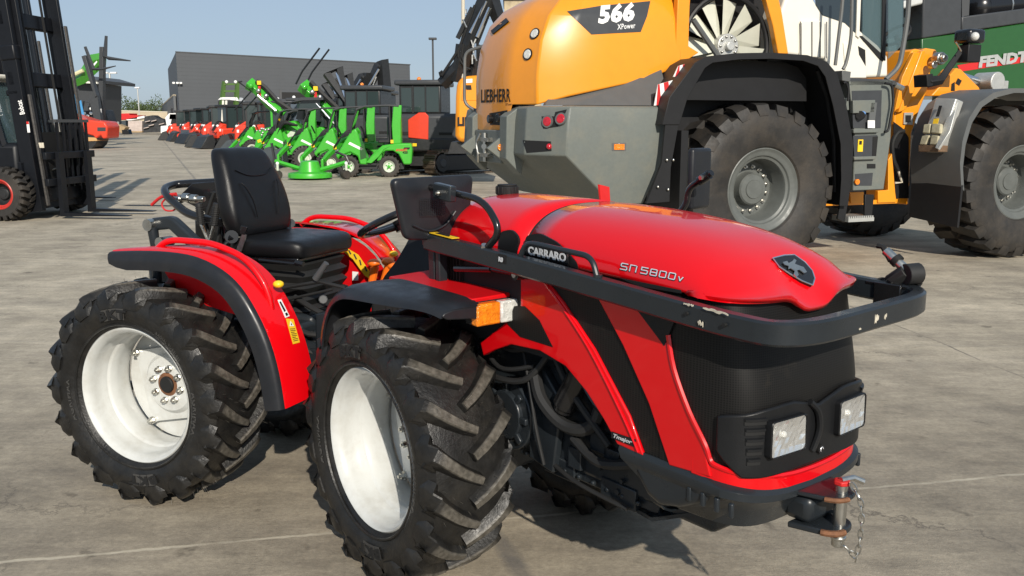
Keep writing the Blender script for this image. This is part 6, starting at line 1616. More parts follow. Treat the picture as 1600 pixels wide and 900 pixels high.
# the larger green loader with a steep raised arm, and the one behind it
for i, (fx, fy, pts, lb, fk) in enumerate(((-8.9, 36, ((545, 212), (520, 178), (490, 150), (472, 132)), 'green loader with thin forks raised high before the grey hall', ((470, 132), (480, 112), (507, 76))), (-11.1, 39.5, ((446, 178), (422, 162), (402, 140), (388, 130)), 'larger green loader with thick steep arm and drooping thin fork', ((386, 128), (380, 128), (400, 143), (374, 172))))):
    f = Fr(fx, fy, 0)
    t = thing('green_loader', lb, 'loader', f, 'green loaders with raised arms')
    q = MB(); q.tube(f.ats('y', -.5, *pts), [.22, .26, .24, .30], 4); obj('lift_arm', q, M['green'], t, bevel=.03)
    P = f.ats('y', -.85, *pts); q = MB(); q.cyl(P[0].lerp(P[1], .3) + Vector((-.2, 0, 0)), P[1].lerp(P[2], .6) + Vector((-.2, 0, 0)), .06, 8); obj('hydraulic_ram', q, M['chrome'], t)
    q = MB(); q.tube([p + Vector((.28, .2, .1)) for p in P], .10, 6); obj('hose', q, M['rubberpart'], t)
    q = MB(); c = f.at('y', -.8, pts[2][0] + 6, pts[2][1] + 2); q.box(c.x - .12, c.x - .02, c.y, c.y + .05, c.z - .3, c.z + .2, None); obj('red_label', q, M['redletter'], t)
    for k in range(3): q = MB(); c = f.at('y', -.85, pts[3][0] + 4 + 12 * k, pts[3][1] + 4 + 8 * k); q.ball(c, .11, 5); obj('pin', q, M['steel' if k else 'green'], t)
    boxo('yellow_marker', t, (P[2].x - .0, P[2].x + .16, P[2].y, P[2].y + .1, P[2].z + .2, P[2].z + .36), 'yellow')
    for s in (-.3, .3): q = MB(); q.tube([p + Vector((s * .4, s, 0)) for p in f.ats('y', -.4, *fk)], .035, 4); obj('fork', q, M['machblack'], t)
    q = MB(); q.prism([(.0, -.6, .7), (1.8, -.6, .6), (1.9, -.6, 1.2), (1.6, -.6, 1.45), (.9, -.6, 1.4), (.3, -.6, 1.25)], (0, 1.2, 0)); obj('engine_hood', q, M['green'], t, bevel=.08); boxo('cab_frame', t, (.95, 1.8, -.60, .60, 1.4, 2.40), 'tglass2', .05); boxo('cab_roof', t, (.85, 1.9, -.66, .66, 2.38, 2.48), 'charcoal', .04)
    for x in (.95, 1.4, 1.72): boxo('cab_post', t, (x, x + .09, -.64, -.60, 1.4, 2.40), 'green' if x < 1 else 'machblack', .01)
    for x in (.15, 1.6):
        for s in (-1, 1): big_wheel(t, x, s * .65, s, z=.45, R_=.45, half=.16, n=20, rimr=.22, rm='greenpale', simple=True)
# large green loader head in front: nose, hoses, big tyre
f = Fr(-9.2, 35, 0); t = thing('green_loader', 'wide green loader nose with oval badge and big bare tyre behind the grey bucket', 'loader', f, 'green loaders with raised arms')
slabp('bonnet', f, -.4, ((395, 235), (400, 218), (415, 210), (435, 205), (440, 192), (460, 188), (470, 200), (475, 222), (455, 228), (425, 222), (410, 238), (404, 246)), .9, 'green', t, .06)
slabp('oval_badge', f, -.42, ((448, 211), (456, 203), (463, 203), (458, 213), (450, 215)), .02, 'greenpale', t, .01)
slabp('number_bar', f, -.42, ((410, 221), (424, 213), (425, 216), (411, 224)), .02, 'redletter', t)
slabp('yellow_marker', f, -.42, ((402, 219), (407, 217), (408, 222), (403, 223)), .02, 'yellow', t)
slabp('yellow_marker', f, -.42, ((471, 203), (478, 202), (477, 209), (471, 208)), .02, 'yellow', t)
w_ = big_wheel(t, (437 - 800) / FPX * 35 + 9.2, -.35, -1, z=.50, R_=.50, half=.2, n=22, rimr=.2, simple=True)
for k in range(6):
    q = MB(); q.tube(smooth_line(f.ats('y', -.6 - .04 * k, (418 + 3 * k, 210), (428 + 3 * k, 198 - k), (445 + 3 * k, 190 + k), (455 + 2 * k, 196)), 4), .045, 5); obj('hose', q, M['rubberpart'], t)
rnd = random.Random(4)
for k in range(12): q = MB(); q.ball(f.at('y', -.5, 405 + rnd.random() * 18, 200 + rnd.random() * 12), .05, 4); obj('coupling', q, M['steel'], t)
slabp('windscreen', f, .1, ((462, 186), (470, 158), (500, 156), (500, 190)), .6, 'tglass2', t); slabp('canopy_roof', f, -.1, ((455, 160), (470, 152), (505, 152), (505, 156), (470, 157)), .9, 'charcoal', t)
# more machines packed between the green loaders and the black excavators
g4 = dup(g1, 'green compact loader seen only as canopy and green column under the raised thin forks', fr=Fr((470 - 800) / FPX * 38, 38, PI + .1))
g5 = dup(g1, 'green compact loader farthest back, left of the steep thick green arm', fr=Fr((415 - 800) / FPX * 41, 41, PI + .12))
for i, (u, d) in enumerate(((408, 52), (432, 50), (456, 47), (482, 45))):
    f = Fr((u - 800) / FPX * d, d, .1); t = thing('black_cab', ['black machine cab farthest left behind the green arms', 'second black machine cab behind the green arms', 'third black machine cab behind the green arms', 'black machine cab right under the thin raised forks'][i], 'machine cab', f, 'black cabs behind the green loaders')
    boxo('cab_body', t, (-.7, .7, -.6, .6, .9, 2.6), 'machblack', .06); boxo('cab_roof', t, (-.8, .8, -.7, .7, 2.6, 2.74), 'charcoal', .05); boxo('cab_window', t, (-.58, -.06, -.612, -.6, 1.5, 2.5), 'tglass2'); boxo('cab_window', t, (.06, .58, -.612, -.6, 1.5, 2.5), 'tglass2'); boxo('chassis', t, (-.9, .9, -.7, .7, .0, .9), 'machblack', .05)
    q = MB(); q.ball((.4, -.5, 2.82), .09, 5); obj('work_lamp', q, M['whiteletter'], t)
# bare tyres of the loaders in the second row
for (u, v, d, r, lb) in ((479, 243, 30.4, .42, 'dark loader tyre standing right behind the mower deck'), (519, 250, 28.8, .36, 'dark loader tyre with white rim between mower deck and foremost loader')):
    f = Fr((u - 800) / FPX * d, d, .25); t = thing('machine_wheel', lb, 'wheel', f, 'wheels of the second row'); big_wheel(t, 0, 0, -1, z=r, R_=r, half=.13, n=20, rimr=r * .5, rm='greenpale', simple=True)

# mower deck
f = Fr(-5.72, 25.9, 0); t = thing('mower_deck', 'bright green round mower deck with small castor wheels lying before the loaders', 'mower deck', f)
q = MB(); Mx = Matrix.Rotation(PI / 2, 4, 'X'); q.lathe([(0.0, .52), (.20, .52), (.25, .49), (.33, .22), (.60, .18), (.62, .14), (.62, .05), (.56, .05)], 36, M=Mx); obj('deck_cover', q, M['green'], t, ang=40)
for (a, b) in (((-.3, 0, .30), (-1.0, .1, .50)), ((.3, 0, .26), (1.0, .1, .46))): bar('deck_arm', t, [a, b], .06, 'green', 4)
for x, y in ((-1.12, -.1), (-.86, -.2), (1.05, -.1), (.92, .3)):
    q = MB(); q.lathe([(0, -.05), (.11, -.05), (.13, -.02), (.13, .02), (.11, .05), (0, .05)], 18, M=Matrix.Translation((x, y, .13)) @ Matrix.Rotation(.6, 4, 'Z')); obj('castor_wheel', q, M['bigtyre'], t); bar('castor_fork', t, [(x, y, .14), (x, y, .42)], .035, 'greenpale'); q = MB(); q.ball((x, y, .45), .05, 5); obj('castor_knob', q, M['whiteletter'], t)
bar('link', t, [(-1.1, .2, 1.0), (-1.0, .1, .45)], .04, 'machblack'); bar('link', t, [(.7, .3, .75), (1.0, .2, .65), (1.1, .2, .4)], .035, 'machblack')

# loader buckets lying on the ground
def bucket(fr, w, h, d, label, group='grey loader buckets on the ground', m='bucket'):
    t = thing('loader_bucket', label, 'bucket', fr, group)
    prof = [(0, 0), (-d * .45, .0), (-d * .8, h * .25), (-d, h * .6), (-d * .9, h), (-d * .86, h), (-d * .92, h * .6), (-d * .74, h * .28), (-d * .42, .04), (0, .03)]
    q = MB(); q.prism([(x, -w / 2, z) for x, z in prof], (0, w, 0)); obj('bucket_shell', q, M[m], t)
    for y in (-w / 2, 0, w / 2 - .03): q = MB(); q.prism([(0, y, 0), (-d * .45, y, 0), (-d * .8, y, h * .25), (-d, y, h * .6), (-d * .9, y, h), (-d * .5, y, h * .7)], (0, .03, 0)); obj('side_plate', q, M[m], t)
    return t
def bk(u, v, w, h, d, hd, lb, **k):
    p = G0.ground(u, v); return bucket(Fr(p.x, p.y, hd), w, h, d, lb, **k)
def scoops(u0, v0, us, label):
    p = G0.ground(*us); f = Fr(p.x, p.y, 0); t = thing('loader_bucket', label, 'bucket', f, 'grey loader buckets on the ground')
    return t, f
t, f = scoops(0, 0, (368, 243), 'dark grey bucket pair with rounded back plates, behind the tractor seat')
slabp('bucket_shell', f, 0, ((340, 243), (343, 234), (352, 222), (362, 218), (372, 222), (378, 218), (392, 220), (396, 236), (398, 243)), 1.2, 'bucket', t, .03)
slabp('side_plate', f, -.1, ((340, 243), (345, 230), (354, 220), (361, 218), (366, 236), (366, 243)), .08, 'bucket', t); slabp('side_plate', f, -.1, ((366, 243), (368, 228), (379, 217), (392, 220), (398, 243)), .08, 'bucket', t)
t, f = scoops(0, 0, (425, 262), 'dark grey bucket with two pointed arches, left of the mower deck')
slabp('bucket_shell', f, 0, ((404, 245), (412, 234), (420, 229), (428, 236), (440, 230), (443, 262), (410, 262)), .8, 'bucket', t, .02)
slabp('side_plate', f, -.08, ((404, 247), (414, 231), (422, 229), (430, 246), (428, 262), (410, 262)), .06, 'bucket', t); slabp('side_plate', f, -.08, ((424, 252), (430, 240), (441, 230), (443, 262), (424, 262)), .06, 'bucket', t)
bk(330, 232, 1.9, .85, 1.1, -2.5, 'flat dark bucket with bent bar lying at the edge of the red row')
bk(312, 224, 2.0, 1.0, 1.3, -2.4, 'wide open black bucket with orange round cap by the red loaders')
p = G0.ground(308, 222); f = Fr(p.x - .6, p.y - 1.2, 0)
t = thing('sweeper_drum', 'grey drum with an orange round end cap at the kerb of the red row', 'drum', f); q = MB(); q.cyl((-.2, 0, .5), (1.8, .3, .5), .5, 20); obj('drum', q, M['bucket'], t); q = MB(); q.cyl((-.22, -.2, .52), (-.22, -.48, .52), .2, 16); q.cyl((.35, -.46, .5), (.35, -.52, .5), .22, 16); obj('end_cap', q, M['orangered'], t)
for i, (u, v) in enumerate(((286, 214), (294, 216), (302, 217))):
    bk(u, v, 1.6, .75, 1.6, -2.4, ['farthest black bucket in front of the red row', 'middle of the three far black buckets', 'nearest of the three far black buckets'][i], m='machblack')
# ------------------------------------------------------------------ red telehandlers / loaders in a long row
def red_loader(fr, label):
    t = thing('red_loader', label, 'loader', fr, 'red loaders in a long row')
    boxo('body', t, (-1.0, 1.3, -.7, .7, .6, 1.25), 'orangered', .10); boxo('chassis', t, (-1.2, 1.4, -.5, .5, .35, .7), 'machblack', .03)
    boxo('cab', t, (-.6, .75, -.62, .62, 1.25, 2.55), 'tglass2', .04); boxo('cab_roof', t, (-.75, .85, -.7, .7, 2.5, 2.66), 'machblack', .04)
    for x in (-.62, .05, .70): boxo('cab_post', t, (x, x + .09, -.66, -.6, 1.25, 2.55), 'machblack')
    q = MB(); q.tube([(-.5, -.5, 1.25), (-1.2, -.5, 1.15), (-1.55, -.5, .6)], [.10, .12, .1], 4); obj('lift_arm', q, M['orangered'], t); q = MB(); q.prism([(-1.25, -.6, .62), (-.6, -.6, .62), (-.6, -.6, 1.5), (-.9, -.6, 1.48), (-1.2, -.6, 1.25)], (0, 1.2, 0)); obj('front_cover', q, M['orangered'], t, bevel=.06)
    q = MB(); q.prism([(-2.3, -.9, .05), (-1.5, -.9, .02), (-1.35, -.9, .45), (-1.5, -.9, .85), (-1.85, -.9, .75)], (0, 1.8, 0)); obj('bucket', q, M['machblack'], t, bevel=.02)
    for k in range(3): q = MB(); q.tube(smooth_line([(-.6, -.35 + .12 * k, 1.5), (-.95, -.35 + .12 * k, 1.65), (-1.35, -.35 + .12 * k, 1.1)], 4), .035, 5); obj('hose', q, M['rubberpart'], t)
    boxo('white_decal', t, (-1.1, -.75, -.612, -.60, 1.05, 1.2), 'whiteletter')
    for x in (-.8, 1.0):
        for s in (-1, 1): big_wheel(t, x, s * .7, s, z=.45, R_=.45, half=.15, n=16, rimr=.22, simple=True)
    for k in range(3): q = MB(); q.ball((-1.1, -.4 + .3 * k, 1.38), .09, 4); obj('work_lamp', q, M['whiteletter'], t)
    return t
RL = ['first', 'second', 'third', 'fourth', 'fifth', 'sixth', 'seventh', 'eighth', 'ninth', 'tenth', 'eleventh']
r0 = None
for i in range(11):
    k = i / 10; d = 84 - 36 * k ** .8; u = 300 + 118 * k
    rj = random.Random(i + 60); f = Fr((u - 800) / FPX * d + rj.uniform(-.8, .8), d + rj.uniform(-.8, .8), .45 + rj.uniform(-.3, .3))
    lb = 'red loader with black cab, ' + RL[i] + ' in its row counted from the hall corner'
    if r0 is None: r0 = red_loader(f, lb)
    else:
        e = dup(r0, lb, fr=f)
        for c in list(e.children):
            if c.name.startswith('lift_arm'): c.rotation_euler.y = rj.uniform(-.1, .5)
            if c.name.startswith('bucket'): c.location.z = rj.choice((0, 0, .12)); c.rotation_euler.z = rj.uniform(-.2, .2)
f = Fr(-18.1, 57, 0); t = thing('red_attachment', 'tall orange-red block with two pale mast rails in the red row', 'attachment', f)
slabp('block', f, 0, ((342, 192), (374, 190), (370, 210), (366, 212), (350, 208)), .8, 'orangered', t, .03)
for a, b in ((346, 349), (351, 354)): slabp('mast_rail', f, -.1, ((a + 1, 157), (b + 1, 157), (b - .5, 190), (a - .5, 190)), .12, 'cream', t)
f = Fr(-22.5, 72, 0); t = thing('green_raised_frame', 'olive green lifting frame on a white-roofed machine before the grey wall', 'lifting frame', f)
for pts in (((346, 190), (347, 160), (350, 127)), ((367, 190), (369, 160), (371, 127))): q = MB(); q.tube(f.ats('y', 0, *pts), [.2, .22, .16], 4); obj('frame_arm', q, M['oliveg'] if 'oliveg' in M else M.setdefault('oliveg', mat('olive_green', (.07, .14, .03), .5)), t)
for v in (130, 141): slabp('cross_bar', f, -.1, ((349, v), (370, v), (370, v + 3), (349, v + 3)), .2, M['oliveg'], t)
slabp('cab_roof', f, -.2, ((340, 156), (345, 152), (370, 152), (373, 158), (358, 156)), 1.6, 'whiteletter', t, .03); slabp('cab', f, .0, ((341, 158), (372, 158), (374, 182), (340, 182)), 1.5, 'machblack', t)
for u in (354, 368): q = MB(); q.ball(f.at('y', -.15, u, 128), .13, 5); obj('lamp', q, M['whiteletter'], t)
# ================================================================== grey hall and yard edge
M['hall'] = mat('hall_cladding', (0.056, 0.062, 0.070), .55, var=.06, vs=.3)
M['hallside'] = mat('hall_side_cladding', (0.10, 0.105, 0.11), .55, var=.05, vs=.3)
M['beige'] = mat('rendered_wall', (0.46, 0.39, 0.28), .8, var=.12, vs=.5)
A_ = Vector(((290 - 800) / FPX * 118, 118, 0)); hh = .38; B_w = A_ + Vector((math.cos(hh), math.sin(hh), 0)) * 30.4
HF = Fr(A_.x, A_.y, hh); Lh = (B_w - A_).length
t = thing('grey_hall', 'long windowless dark grey hall with a dark gateway behind the machines', 'hall', HF)
q = MB(); z1 = HF.at('y', 0, 652, 102).z; z0 = HF.at('y', 0, 290, 82).z
q.prism([(0, 0, 0), (Lh, 0, 0), (Lh, 0, z1), (0, 0, z0)], (0, 40, 0)); obj('wall', q, M['hall'], t)
q = MB(); q.prism([(-.05, -.05, z0 - .02), (Lh + .1, -.05, z1 - .02), (Lh + .1, -.05, z1 + .12), (-.05, -.05, z0 + .12)], (0, .3, 0)); obj('roof_edge', q, M['charcoal'], t)
q = MB()
for k in range(1, 22): zz = z0 * k / 22; q.prism([(0, -.012, zz), (Lh, -.012, z1 * k / 22), (Lh, -.012, z1 * k / 22 + .03), (0, -.012, zz + .03)], (0, .02, 0))
obj('cladding_joint', q, M['hall'], t)
a, b = HF.at('y', 0, 440, 144), HF.at('y', 0, 476, 175); q = MB(); q.box(a.x, b.x + 2, -.05, .02, 0, a.z); obj('gateway', q, M['black'], t); q = MB(); q.box(a.x - .3, a.x, -.08, .02, 0, a.z + .3); q2 = q; obj('gate_frame', q, M['ptower'], t)
# side wing
q = MB(); a = HF.at('x', -.1, 284, 150); 
wg = thing('side_wing', 'lower grey wing with a sloping roof edge left of the hall corner', 'building', HF)
q = MB(); q.prism([(-.1, 8, 0), (-.1, 8, 5.2), (-.1, 110, 5.2), (-.1, 110, 0)], (-.3, 0, 0)); obj('wall', q, M['hallside'], wg); q = MB(); q.prism([(-.45, 8, 5.1), (-.45, 110, 5.1), (-.45, 110, 5.3), (-.45, 8, 5.3)], (.4, 0, 0)); obj('roof_edge', q, M['beige'], wg)
q = MB(); q.box(-.5, -.38, 14, 20, 0, 3.6); obj('doorway', q, M['black'], wg); q = MB(); q.box(-.5, -.38, 8.4, 10.5, .0, 2.6); obj('blue_door', q, M.setdefault('skyblue', mat('light_blue_paint', (.08, .32, .62), .5)), wg)
t = thing('floodlight', 'small cluster of white lamps on the hall corner', 'lamp', HF)
q = MB(); q.box(-.6, .4, -.35, -.25, 6.58, 6.63); obj('bracket', q, M['ptower'], t)
for x in (-.5, -.05, .35): q = MB(); c = Vector((x, -.4, 6.5)); q.box(c.x - .16, c.x + .16, -.6, -.35, c.z - .12, c.z + .12); obj('lamp_head', q, M['whiteletter'], t, bevel=.05)

# perimeter wall, trees, lamp posts
t = G0.ground(170, 206); f = Fr(-78, 160, .0)
w1 = thing('perimeter_wall', 'pale beige boundary wall at the far end of the yard', 'wall', f); slabp('wall', f, 0, ((150, 172), (286, 176), (286, 200), (150, 200)), .4, 'beige', w1)
slabp('wall_cap', f, -.05, ((150, 171), (286, 175), (286, 176.5), (150, 172.5)), .5, 'worn', w1)
M['leaf'] = mat('leaves', (0.060, 0.085, 0.028), .6, var=.5, vs=.6); M['bark'] = mat('bark', (.09, .07, .05), .8, var=.3)
def tree(x, y, h, r, seed, label, group='trees beyond the boundary wall'):
    rd = random.Random(seed); t = thing('leafy_tree', label, 'tree', Fr(x, y, 0), group)
    q = MB(); q.tube([(0, 0, 0), (.1, 0, h * .35), (-.1, 0, h * .7)], [.22, .16, .08], 6)
    for k in range(5): a = rd.random() * 6.28; q.tube([(0, 0, h * (.3 + .08 * k)), (r * .6 * math.cos(a), r * .6 * math.sin(a), h * (.55 + .07 * k))], [.08, .03], 5)
    obj('trunk', q, M['bark'], t); q = MB()
    clumps = [(rd.gauss(0, r * .45), rd.gauss(0, r * .45), h * .62 + rd.gauss(0, h * .16), r * rd.uniform(.25, .5)) for _ in range(16)]
    for cx, cy, cz, cr in clumps:
        for k in range(70):
            d = Vector((rd.gauss(0, 1), rd.gauss(0, 1), rd.gauss(0, .8))).normalized() * cr * rd.uniform(.6, 1.1); p = Vector((cx, cy, max(h * .25, cz))) + d
            a = Vector((rd.gauss(0, 1), rd.gauss(0, 1), rd.gauss(0, 1))).normalized(); b = a.orthogonal().normalized(); s_ = rd.uniform(.10, .26)
            q.add([p + a * s_, p + b * s_ * .6, p - a * s_, p - b * s_ * .6], [(0, 1, 2, 3)])
    obj('crown', q, M['leaf'], t, smooth=False); return t
for i, (u, vt, d, r) in enumerate(((188, 162, 200, 3.4), (203, 163, 190, 3.2), (218, 160, 205, 3.6), (232, 161, 195, 3.0), (246, 158, 200, 3.6), (257, 164, 210, 2.8), (176, 166, 215, 2.8))):
    h = (192 - vt) / FPX * d + 1.6
    tree((u - 800) / FPX * d, d, h * 1.0, r, i, 'green bushy tree beyond the beige wall, ' + ['just right of the twin lamp post', 'second to the right of the twin lamp post', 'between the two lamp posts', 'under the single lamp post', 'tallest one right of the single lamp post', 'nearest the hall wing', 'left of the twin lamp post'][i])
def lamp_post(u, vt, d, heads, label, r=.09):
    f = Fr((u - 800) / FPX * d, d, 0); h = (192 - vt) / FPX * d + 1.576
    t = thing('street_lamp', label, 'lamp post', f, 'lamp posts round the yard'); bar('post', t, [(0, 0, 0), (0, 0, h)], r, 'ptower' if heads == 0 else 'alu', 8)
    for k in range(max(1, heads)):
        x = (k - (heads - 1) / 2) * 1.1 if heads > 1 else 0; q = MB(); q.box(x - .38, x + .38, -.25, .25, h - .05, h + .15); obj('lamp_head', q, M['whiteletter'] if heads else M['charcoal'], t, bevel=.04)
    if heads > 1: bar('cross_arm', t, [(-.6, 0, h), (.6, 0, h)], .05, 'alu')
lamp_post(187, 118, 120, 2, 'tall lamp post with two white heads over the pallet stacks', .13); lamp_post(228, 140, 150, 1, 'slimmer lamp post with one white head nearer the hall', .10)
lamp_post(680, 68, 90, 0, 'thin pole with a dark floodlight against the sky above the black excavators', .09)
f = Fr((725 - 800) / FPX * 75, 75, 0); t = thing('wooden_pole', 'bare wooden utility pole behind the raised black boom', 'pole', f); bar('pole_shaft', t, [(0, 0, 0), (0.08, 0, 11.5)], [.17, .14], 'worn', 10)
q = MB(); q.tube([(.0, 0, 10.0), (12, 3, 8.6), (24, 8, 8.0)], .012, 4); obj('wire', q, M['black'], t)
# rocky quarry face and hedge seen beyond the loader
f = Fr(1.5, 110, 0); t = thing('stone_building', 'sandy stone building top showing just above the yellow loader tail', 'building', f)
slabp('wall', f, 0, ((788, -10), (846, -10), (846, 190), (788, 190)), 8, mat('sandstone', (.45, .37, .24), .85, var=.35, vs=.9), t); slabp('roof_edge', f, -.2, ((786, -14), (850, -14), (850, 0), (786, 0)), 8.3, 'charcoal', t)
tree((765 - 800) / FPX * 100, 100, 9.2, 3.0, 44, 'dark tree showing between the black boom and the loader tail')

# ------------------------------------------------------------------ goods stacked at the far end
def far(name, label, cat, u, d, parts_, group=None):
    f = Fr((u - 800) / FPX * d, d, 0); t = thing(name, label, cat, f, group)
    for nm, uv, th, m in parts_: slabp(nm, f, 0, uv, th, m, t, .03)
    return t
M['card'] = mat('cardboard', (.38, .27, .15), .8, var=.2, vs=1.5); M['pinkwrap'] = mat('wrapped_goods', (.50, .42, .38), .5, var=.15, vs=2); M['blackpile'] = mat('black_pile', (.03, .032, .035), .6, var=.5, vs=2)
far('pallet_box', 'pale wrapped pallet load in the middle of the stacked goods', 'pallet', 210, 128, [('wrapped_load', ((200, 189), (222, 189), (222, 205), (200, 205)), 2, 'pinkwrap'), ('pallet', ((200, 205), (222, 205), (222, 207), (200, 207)), 2, 'card')], 'goods at the end of the yard')
far('cardboard_box', 'brown open cardboard box at the left of the stacked goods', 'box', 188, 122, [('box_body', ((184, 194), (196, 199), (190, 208), (180, 203)), 1.4, 'card')], 'goods at the end of the yard')
far('pallet_box', 'white and brown sacks on a pallet below the red truck bed', 'pallet', 176, 124, [('sack', ((170, 186), (178, 184), (180, 206), (172, 208)), 1.5, 'whiteletter')], 'goods at the end of the yard')
far('pallet_box', 'blue wrapped crates behind the cardboard box', 'pallet', 184, 130, [('crate', ((176, 190), (198, 188), (198, 202), (176, 203)), 1.5, 'bucket')], 'goods at the end of the yard')
far('pallet_box', 'low dark machine part on the ground before the crates', 'machine part', 198, 118, [('housing', ((190, 203), (200, 202), (202, 210), (191, 210)), 1, 'blackgloss')], 'goods at the end of the yard')
far('steel_frames', 'black stacked steel frames right of the wrapped pallet', 'frames', 238, 126, [('frame_stack', ((224, 194), (262, 190), (264, 206), (224, 207)), 2, 'blackpile'), ('top_frames', ((226, 182), (238, 180), (244, 184), (256, 188), (256, 191), (224, 193)), 2, 'blackpile')], 'goods at the end of the yard')
for k, (u, v) in enumerate(((230, 190), (240, 189), (236, 196), (252, 194), (228, 200))):
    far('scrap_bar', 'pinkish bar lying on the black frames, ' + ['far left', 'upper middle', 'centre', 'far right', 'lowest'][k], 'bar', u, 125.6, [('bar', ((u - 4, v), (u + 4, v - 2), (u + 4, v - .6), (u - 4, v + 1.2)), .3, 'pinkwrap')], 'bars on the black frames')
far('truck_bed', 'long red tipper body above the stacked goods', 'truck body', 200, 140, [('bed', ((172, 178), (202, 177), (202, 180), (216, 180), (214, 186), (172, 188)), 3, 'redletter'), ('pale_top', ((196, 186), (225, 181), (226, 184), (200, 189)), 3, 'whiteletter')])
far('white_truck', 'small white and blue truck front beside the hall wing', 'truck', 270, 122, [('cab', ((258, 184), (264, 177), (280, 177), (284, 186), (284, 205), (262, 205)), 2.4, 'whiteletter'), ('blue_panel', ((265, 178), (279, 178), (281, 186), (264, 187)), 2.41, 'skyblue')])
far('machine_wheel', 'upright dark tyre in front of the white and blue truck', 'wheel', 271, 118, [('tyre', ((268, 186), (274, 186), (278, 194), (276, 203), (269, 203), (266, 194)), .5, 'black')])
far('white_crate', 'white crate at the left foot of the truck', 'crate', 255, 120, [('crate_body', ((251, 197), (262, 196), (262, 207), (251, 208)), 1.2, 'whiteletter')], 'goods at the end of the yard')
far('orange_digger', 'small orange digger arm above the red tipper body', 'digger', 170, 125, [('cab', ((162, 163), (172, 162), (174, 168), (163, 169)), 1.5, 'whiteletter'), ('arm', ((172, 166), (177, 164), (180, 172), (182, 183), (173, 182), (178, 176)), .6, 'orangered'), ('body', ((163, 166), (172, 166), (171, 171), (163, 171)), 1.5, 'orangered')])
f = Fr((182 - 800) / FPX * 110, 110, 0); t = thing('tube_hoop', 'thin black frame loop left of the orange digger arm', 'frame', f); q = MB(); q.tube(f.ats('y', 0, (161, 162), (176, 163), (182, 182), (178, 186)), .10, 5); obj('frame_tube', q, M['black'], t)

